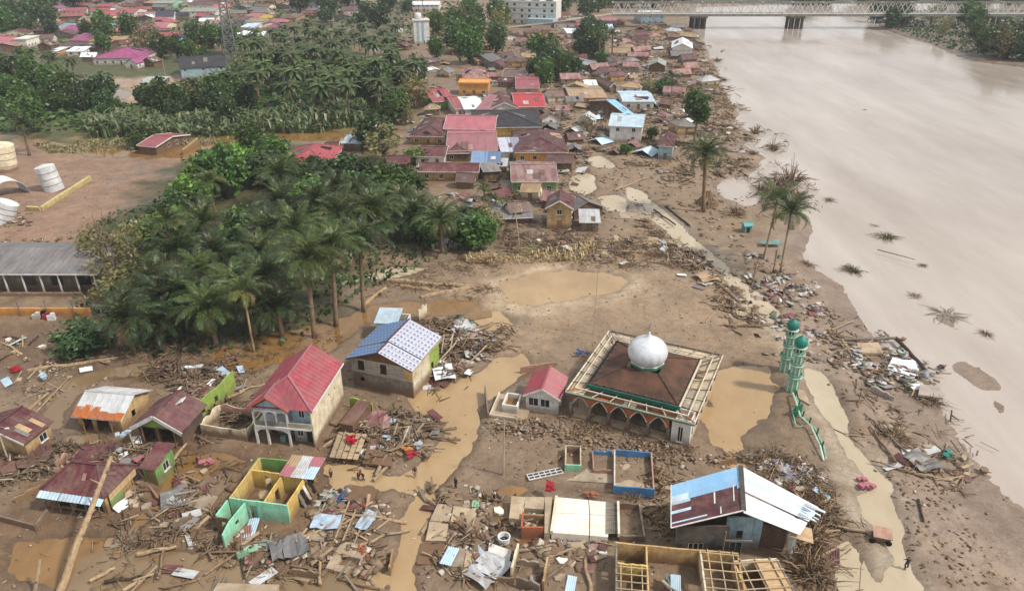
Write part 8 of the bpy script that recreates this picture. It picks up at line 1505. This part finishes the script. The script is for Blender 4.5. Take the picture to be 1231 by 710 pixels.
for (a, b), (c, d), z0, z1, lab in [((508,455),(548,412),.3,2.2,'pale upright rafter leaning out of the collapsed timbers'),((530,430),(534,402),.2,2.6,'pale post standing in the collapsed timbers, left one'),((540,428),(545,400),.2,2.4,'pale post standing in the collapsed timbers, right one'),((560,440),(585,415),.3,1.6,'pale rafter slanting over the collapsed timbers'),((480,540),(492,512),.2,1.8,'pale rafter over the lane wreckage, left one'),((472,528),(478,508),.2,1.8,'short pale rafter over the lane wreckage'),((490,532),(510,508),.3,1.4,'pale rafter over the lane wreckage, right one'),((568,400),(590,392),.4,1.6,'pale beam over the far end of the collapsed timbers'),((398,545),(420,512),.3,.8,'pale beam along the boards beside the balcony house'),((372,650),(392,602),.4,.4,'pale edge beam of the pale blue sheet floor'),((402,650),(420,602),.4,.5,'pale beam right of the pale blue sheet floor'),((412,650),(428,612),.4,.5,'second pale beam right of the pale blue sheet floor'),((425,655),(440,618),.4,.5,'third pale beam right of the pale blue sheet floor')]:
    timber((a, b), (c, d), z0, z1, .16, .16, 'wood_pale', lab, 'beam', 'beam', 0, 'box')
for o in [o for o in COL.objects if o.get('category') == 'wrecked house']: o['label'] = where(o.location.x, o.location.y, o['label'].split(' sheet roof')[0]+' collapsed sheet roof')
# boards by the lane, the fallen window frame, the tub, the tipped cart
s = slabs('board_floor', 'pale board platform stepped beside the balcony house', [([(396+i*7, 549+i*.6), (402+i*7, 549.6+i*.6), (413+i*7, 519+i*.6), (407+i*7, 518.6+i*.6)], .9+.05*(i % 2), .08, 'wood_pale') for i in range(5)]+[([(436,556), (470,560), (474,530), (444,526)], .5, .3, 'wall_brown')], 'platform')
p = G(655, 572); o = E('fallen_window', 'long white window frame with dark panes lying flat in the mud', 'window frame', (p.x, p.y, .35), .3)
for j in (-1, 0, 1): q = MB(); q.span(-2.2, 2.2, j*.5-.06, j*.5+.06, -.04, .08); q.build('frame_bar', M['white_trim'], o)
for k in range(7): q = MB(); X = -2.14+k*.713; q.span(X-.05, X+.05, -.44, .44, -.035, .075); q.build('frame_bar', M['white_trim'], o)
q = MB(); q.span(-2.1, 2.1, -.45, .45, -.02, .0); q.build('pane', M['glass'], o)
p = G(606, 652); q = MB(); q.lathe([(.5, 0), (.62, .1), (.66, .8), (.7, .85), (.58, .85), (.54, .2)], 20); o = E('tub', 'white round tub standing open in the junk by the raised beige floor', 'tub', (p.x, p.y, .1)); q.build('shell', M['tank_white'], o, smooth=False); q = MB(); q.lathe([(.53, .3), (.05, .31)], 20); q.build('tub_water', M['glass'], o)
p = G(1055, 648); o = E('tipped_cart', 'grey canopied cart tipped over at the edge of the flooded road', 'cart', (p.x, p.y, .1), -.3)
q = MB(); q.box((.3, 0, .95), (1.9, 1.5, .1), 0, 0, Matrix.Rotation(.25, 3, 'X')); q.build('canopy', M['wall_pink'], o); q = MB(); q.box((.2, -.2, .45), (1.7, 1.1, .5)); q.build('body', M['wall_dark'], o)
for sx in (-.7, .9): q = MB(); q.lathe([(.33, -.06), (.36, 0), (.33, .06)], 14); q.xf(Matrix.Translation((sx, -.85, .35)) @ Matrix.Rotation(math.pi/2, 4, 'X')); q.build('wheel', M['dark'], o)
q = MB(); q.tube([(-.8, -.3, .5), (-1.3, -.3, .9), (-1.45, -.1, 1.0)], .04, 5); q.build('handlebar', M['metal_grey'], o)
q = MB()
for k in range(7): q.box((rr.uniform(-.9, .9), rr.uniform(-.7, .7), .2+rr.uniform(0, .3)), (.6, .5, .35), rr.random())
p = G(1040, 583); tag(q.build('cloth_bundle', M['roof_pink'], None, loc=(p.x, p.y, 0)), 'pink bundle of cloth on the bank by the road bend', 'bundle')
for (a, b), c, lab in [((248,560),'roof_pink','heap of pink clothes salvaged beside the flooded gap'),((424,539),'red_cloth','red cloth draped on the pale boards by the balcony house'),((503,540),'blue_sheet','pale blue cloth hung in the lane wreckage'),((487,545),'wall_orange','orange cloth in the lane wreckage'),((496,552),'red_cloth','dark red cloth lying below the pale blue cloth'),((168,556),'roof_pink','pink torn cloth caught between the maroon roofs'),((155,545),'blue_sheet','grey-blue sheet on the edge of the dark red roof'),((658,599),'red_cloth','red and dark bundle on the white floor'),((710,600),'terracotta','orange bundle at the upper edge of the white floor'),((20,448),'red_cloth','red scrap beside the left edge track'),((54,458),'blue_sheet','pale blue scrap in the mud left of the tin shed'),((700,428),'blue_paint','blue tarpaulin scrap behind the mosque veranda'),((1136,548),'dome_green','green board on the mud flat wreckage')]:
    q = MB(); p = G(a, b)
    for k in range(5): q.box((rr.uniform(-.6, .6), rr.uniform(-.5, .5), .25+rr.uniform(0, .5)), (rr.uniform(.4, 1), rr.uniform(.3, .8), .16), rr.random()*3, 0, Matrix.Rotation(rr.uniform(-.4, .4), 3, 'X') @ Matrix.Rotation(rr.random()*3, 3, 'Z'))
    z = {'red and': 1.1, 'orange b': 1.1, 'red clo': 1.0, 'grey-bl': 2.6}.get(lab[:7], .05); tag(q.build('cloth', M[c], None, loc=(p.x, p.y, max(gz(p.x, p.y), 0)+z)), lab, 'cloth')
# ---------------------------------------------------------------- people
for k, c in {'skin': W(126,88,66), 'hair': W(24,20,18), 'cloth_dark': W(44,42,48), 'cloth_navy': W(44,52,84), 'cloth_pink': W(206,120,140), 'cloth_white': W(214,212,206), 'cloth_red': W(170,52,48), 'cloth_grey': W(120,120,126), 'cloth_tan': W(160,136,110)}.items(): M[k] = surf(k, c, None, rand=0, bump=0, scale=3)
def skin(name, J, edges, mat, parent, root=0):
    me = bpy.data.meshes.new(name); me.from_pydata([j[0] for j in J], edges, []); o = put(name, me, parent); me.materials.append(M[mat])
    s = o.modifiers.new('skin', 'SKIN'); s.use_smooth_shade = True
    for i, j in enumerate(J): me.skin_vertices[0].data[i].radius = (j[1], j[1]); me.skin_vertices[0].data[i].use_root = (i == root)
    u = o.modifiers.new('sub', 'SUBSURF'); u.levels = 1; u.render_levels = 1; return o
def person(px, py, label, shirt, trousers, bend=0.0, stride=.12, arms=.2, az=0.0, h=1.65):
    p = G(px, py); root = E('person', label, 'person', (p.x, p.y, max(gz(p.x, p.y), -.16)), az); k = h/1.65
    R_ = Matrix.Rotation(bend, 3, 'X'); hip = Vector((0, 0, .86)); T = lambda x, y, z: tuple((hip+R_@Vector((x, y, z-.86)))*k)
    J = [(T(0, 0, .88), .12), (T(0, 0, 1.08), .105), (T(0, 0, 1.3), .12), (T(0, 0, 1.42), .05), (T(0, -.01, 1.52), .085), (T(0, -.01, 1.62), .07)]; Ed = [(0, 1), (1, 2), (2, 3), (3, 4), (4, 5)]
    sh, tr = [(j[0], j[1]+.025) for j in J[:3]], [(J[0][0], .135)]; se, te = [(0, 1), (1, 2)], []
    for s in (-1, 1):
        b = len(J); sw = stride*s; J += [((s*.09*k, 0, .84*k), .085), ((s*.1*k, -sw*.6*k, .45*k), .06), ((s*.1*k, sw*k, .07*k), .042), ((s*.11*k, (sw-.16)*k, .03*k), .035)]; Ed += [(0, b), (b, b+1), (b+1, b+2), (b+2, b+3)]
        t = len(tr); tr += [(J[b][0], .105), (J[b+1][0], .08), (J[b+2][0], .065)]; te += [(0, t), (t, t+1), (t+1, t+2)]
        b = len(J); aa = arms*(1 if s > 0 else .6); J += [(T(s*.18, 0, 1.36), .055), (T(s*.25, -aa*.4, 1.1), .042), (T(s*.25, -aa*1.2, .88), .03), (T(s*.25, -aa*1.35, .82), .034)]; Ed += [(2, b), (b, b+1), (b+1, b+2), (b+2, b+3)]
        t = len(sh); sh += [(J[b][0], .075), (J[b+1][0], .06)]; se += [(2, t), (t, t+1)]
        for f in range(5):
            n = len(J); L = (.07, .085, .09, .08, .05)[f]; fy = -.03+.018*f; J += [(T(s*.25+.004*f, -aa*1.35+fy, .78-(0 if f < 4 else -.03)), .009), (T(s*.25+.004*f-.01*s, -aa*1.35+fy-.02, .78-L+(.03 if f == 4 else 0)), .008)]; Ed += [(b+3, n), (n, n+1)]
    skin('body', J, Ed, 'skin', root); skin('shirt', sh, se, shirt, root); skin('trousers', tr, te, trousers, root)
    skin('hair', [(T(0, .02, 1.58), .095), (T(0, .03, 1.66), .075)], [(0, 1)], 'hair', root)
for a in [(398,572,'small person in a pale top wading past the roofless house','cloth_tan','cloth_dark',0,.1,.2,.4,1.35),(431,574,'stooping person in pink wading in the flooded gap','cloth_pink','cloth_dark',.7,.15,.5,1.0),(437,576,'person in dark clothes bending beside the one in pink','cloth_dark','cloth_navy',.6,.12,.5,-.8),(499,572,'person standing in the lane beside the timber wreckage','cloth_dark','cloth_tan',0,.12,.25,.2),(548,588,'person in dark clothes standing alone at the lane edge','cloth_dark','cloth_dark',0,.05,.1,2.5),(438,618,'person in dark red standing on the broken floor','cloth_red','cloth_dark',0,.08,.15,1.2),(594,600,'person in grey with a white cap cloth near the cracked floor','cloth_white','cloth_dark',.1,.1,.2,-.5),(1089,682,'person in dark clothes walking along the flooded road','cloth_dark','cloth_navy',0,.25,.35,2.9),(238,556,'person in pink crouching over salvaged clothes','cloth_pink','cloth_dark',.8,.15,.4,1.5)]: person(*a)
# ---------------------------------------------------------------- thin river haze
m = bpy.data.materials.new('haze'); m.use_nodes = True; t = m.node_tree; t.nodes.clear(); ho = t.nodes.new('ShaderNodeOutputMaterial'); hv = t.nodes.new('ShaderNodeVolumePrincipled')
hv.inputs['Color'].default_value = (.86, .9, .96, 1); hv.inputs['Density'].default_value = .00014; t.links.new(hv.outputs[0], ho.inputs['Volume'])
q = MB(); q.span(-7000, 7000, -300, 7000, -6, 66); tag(q.build('haze', m), 'thin pale haze lying over the river valley', None, None, 'stuff')
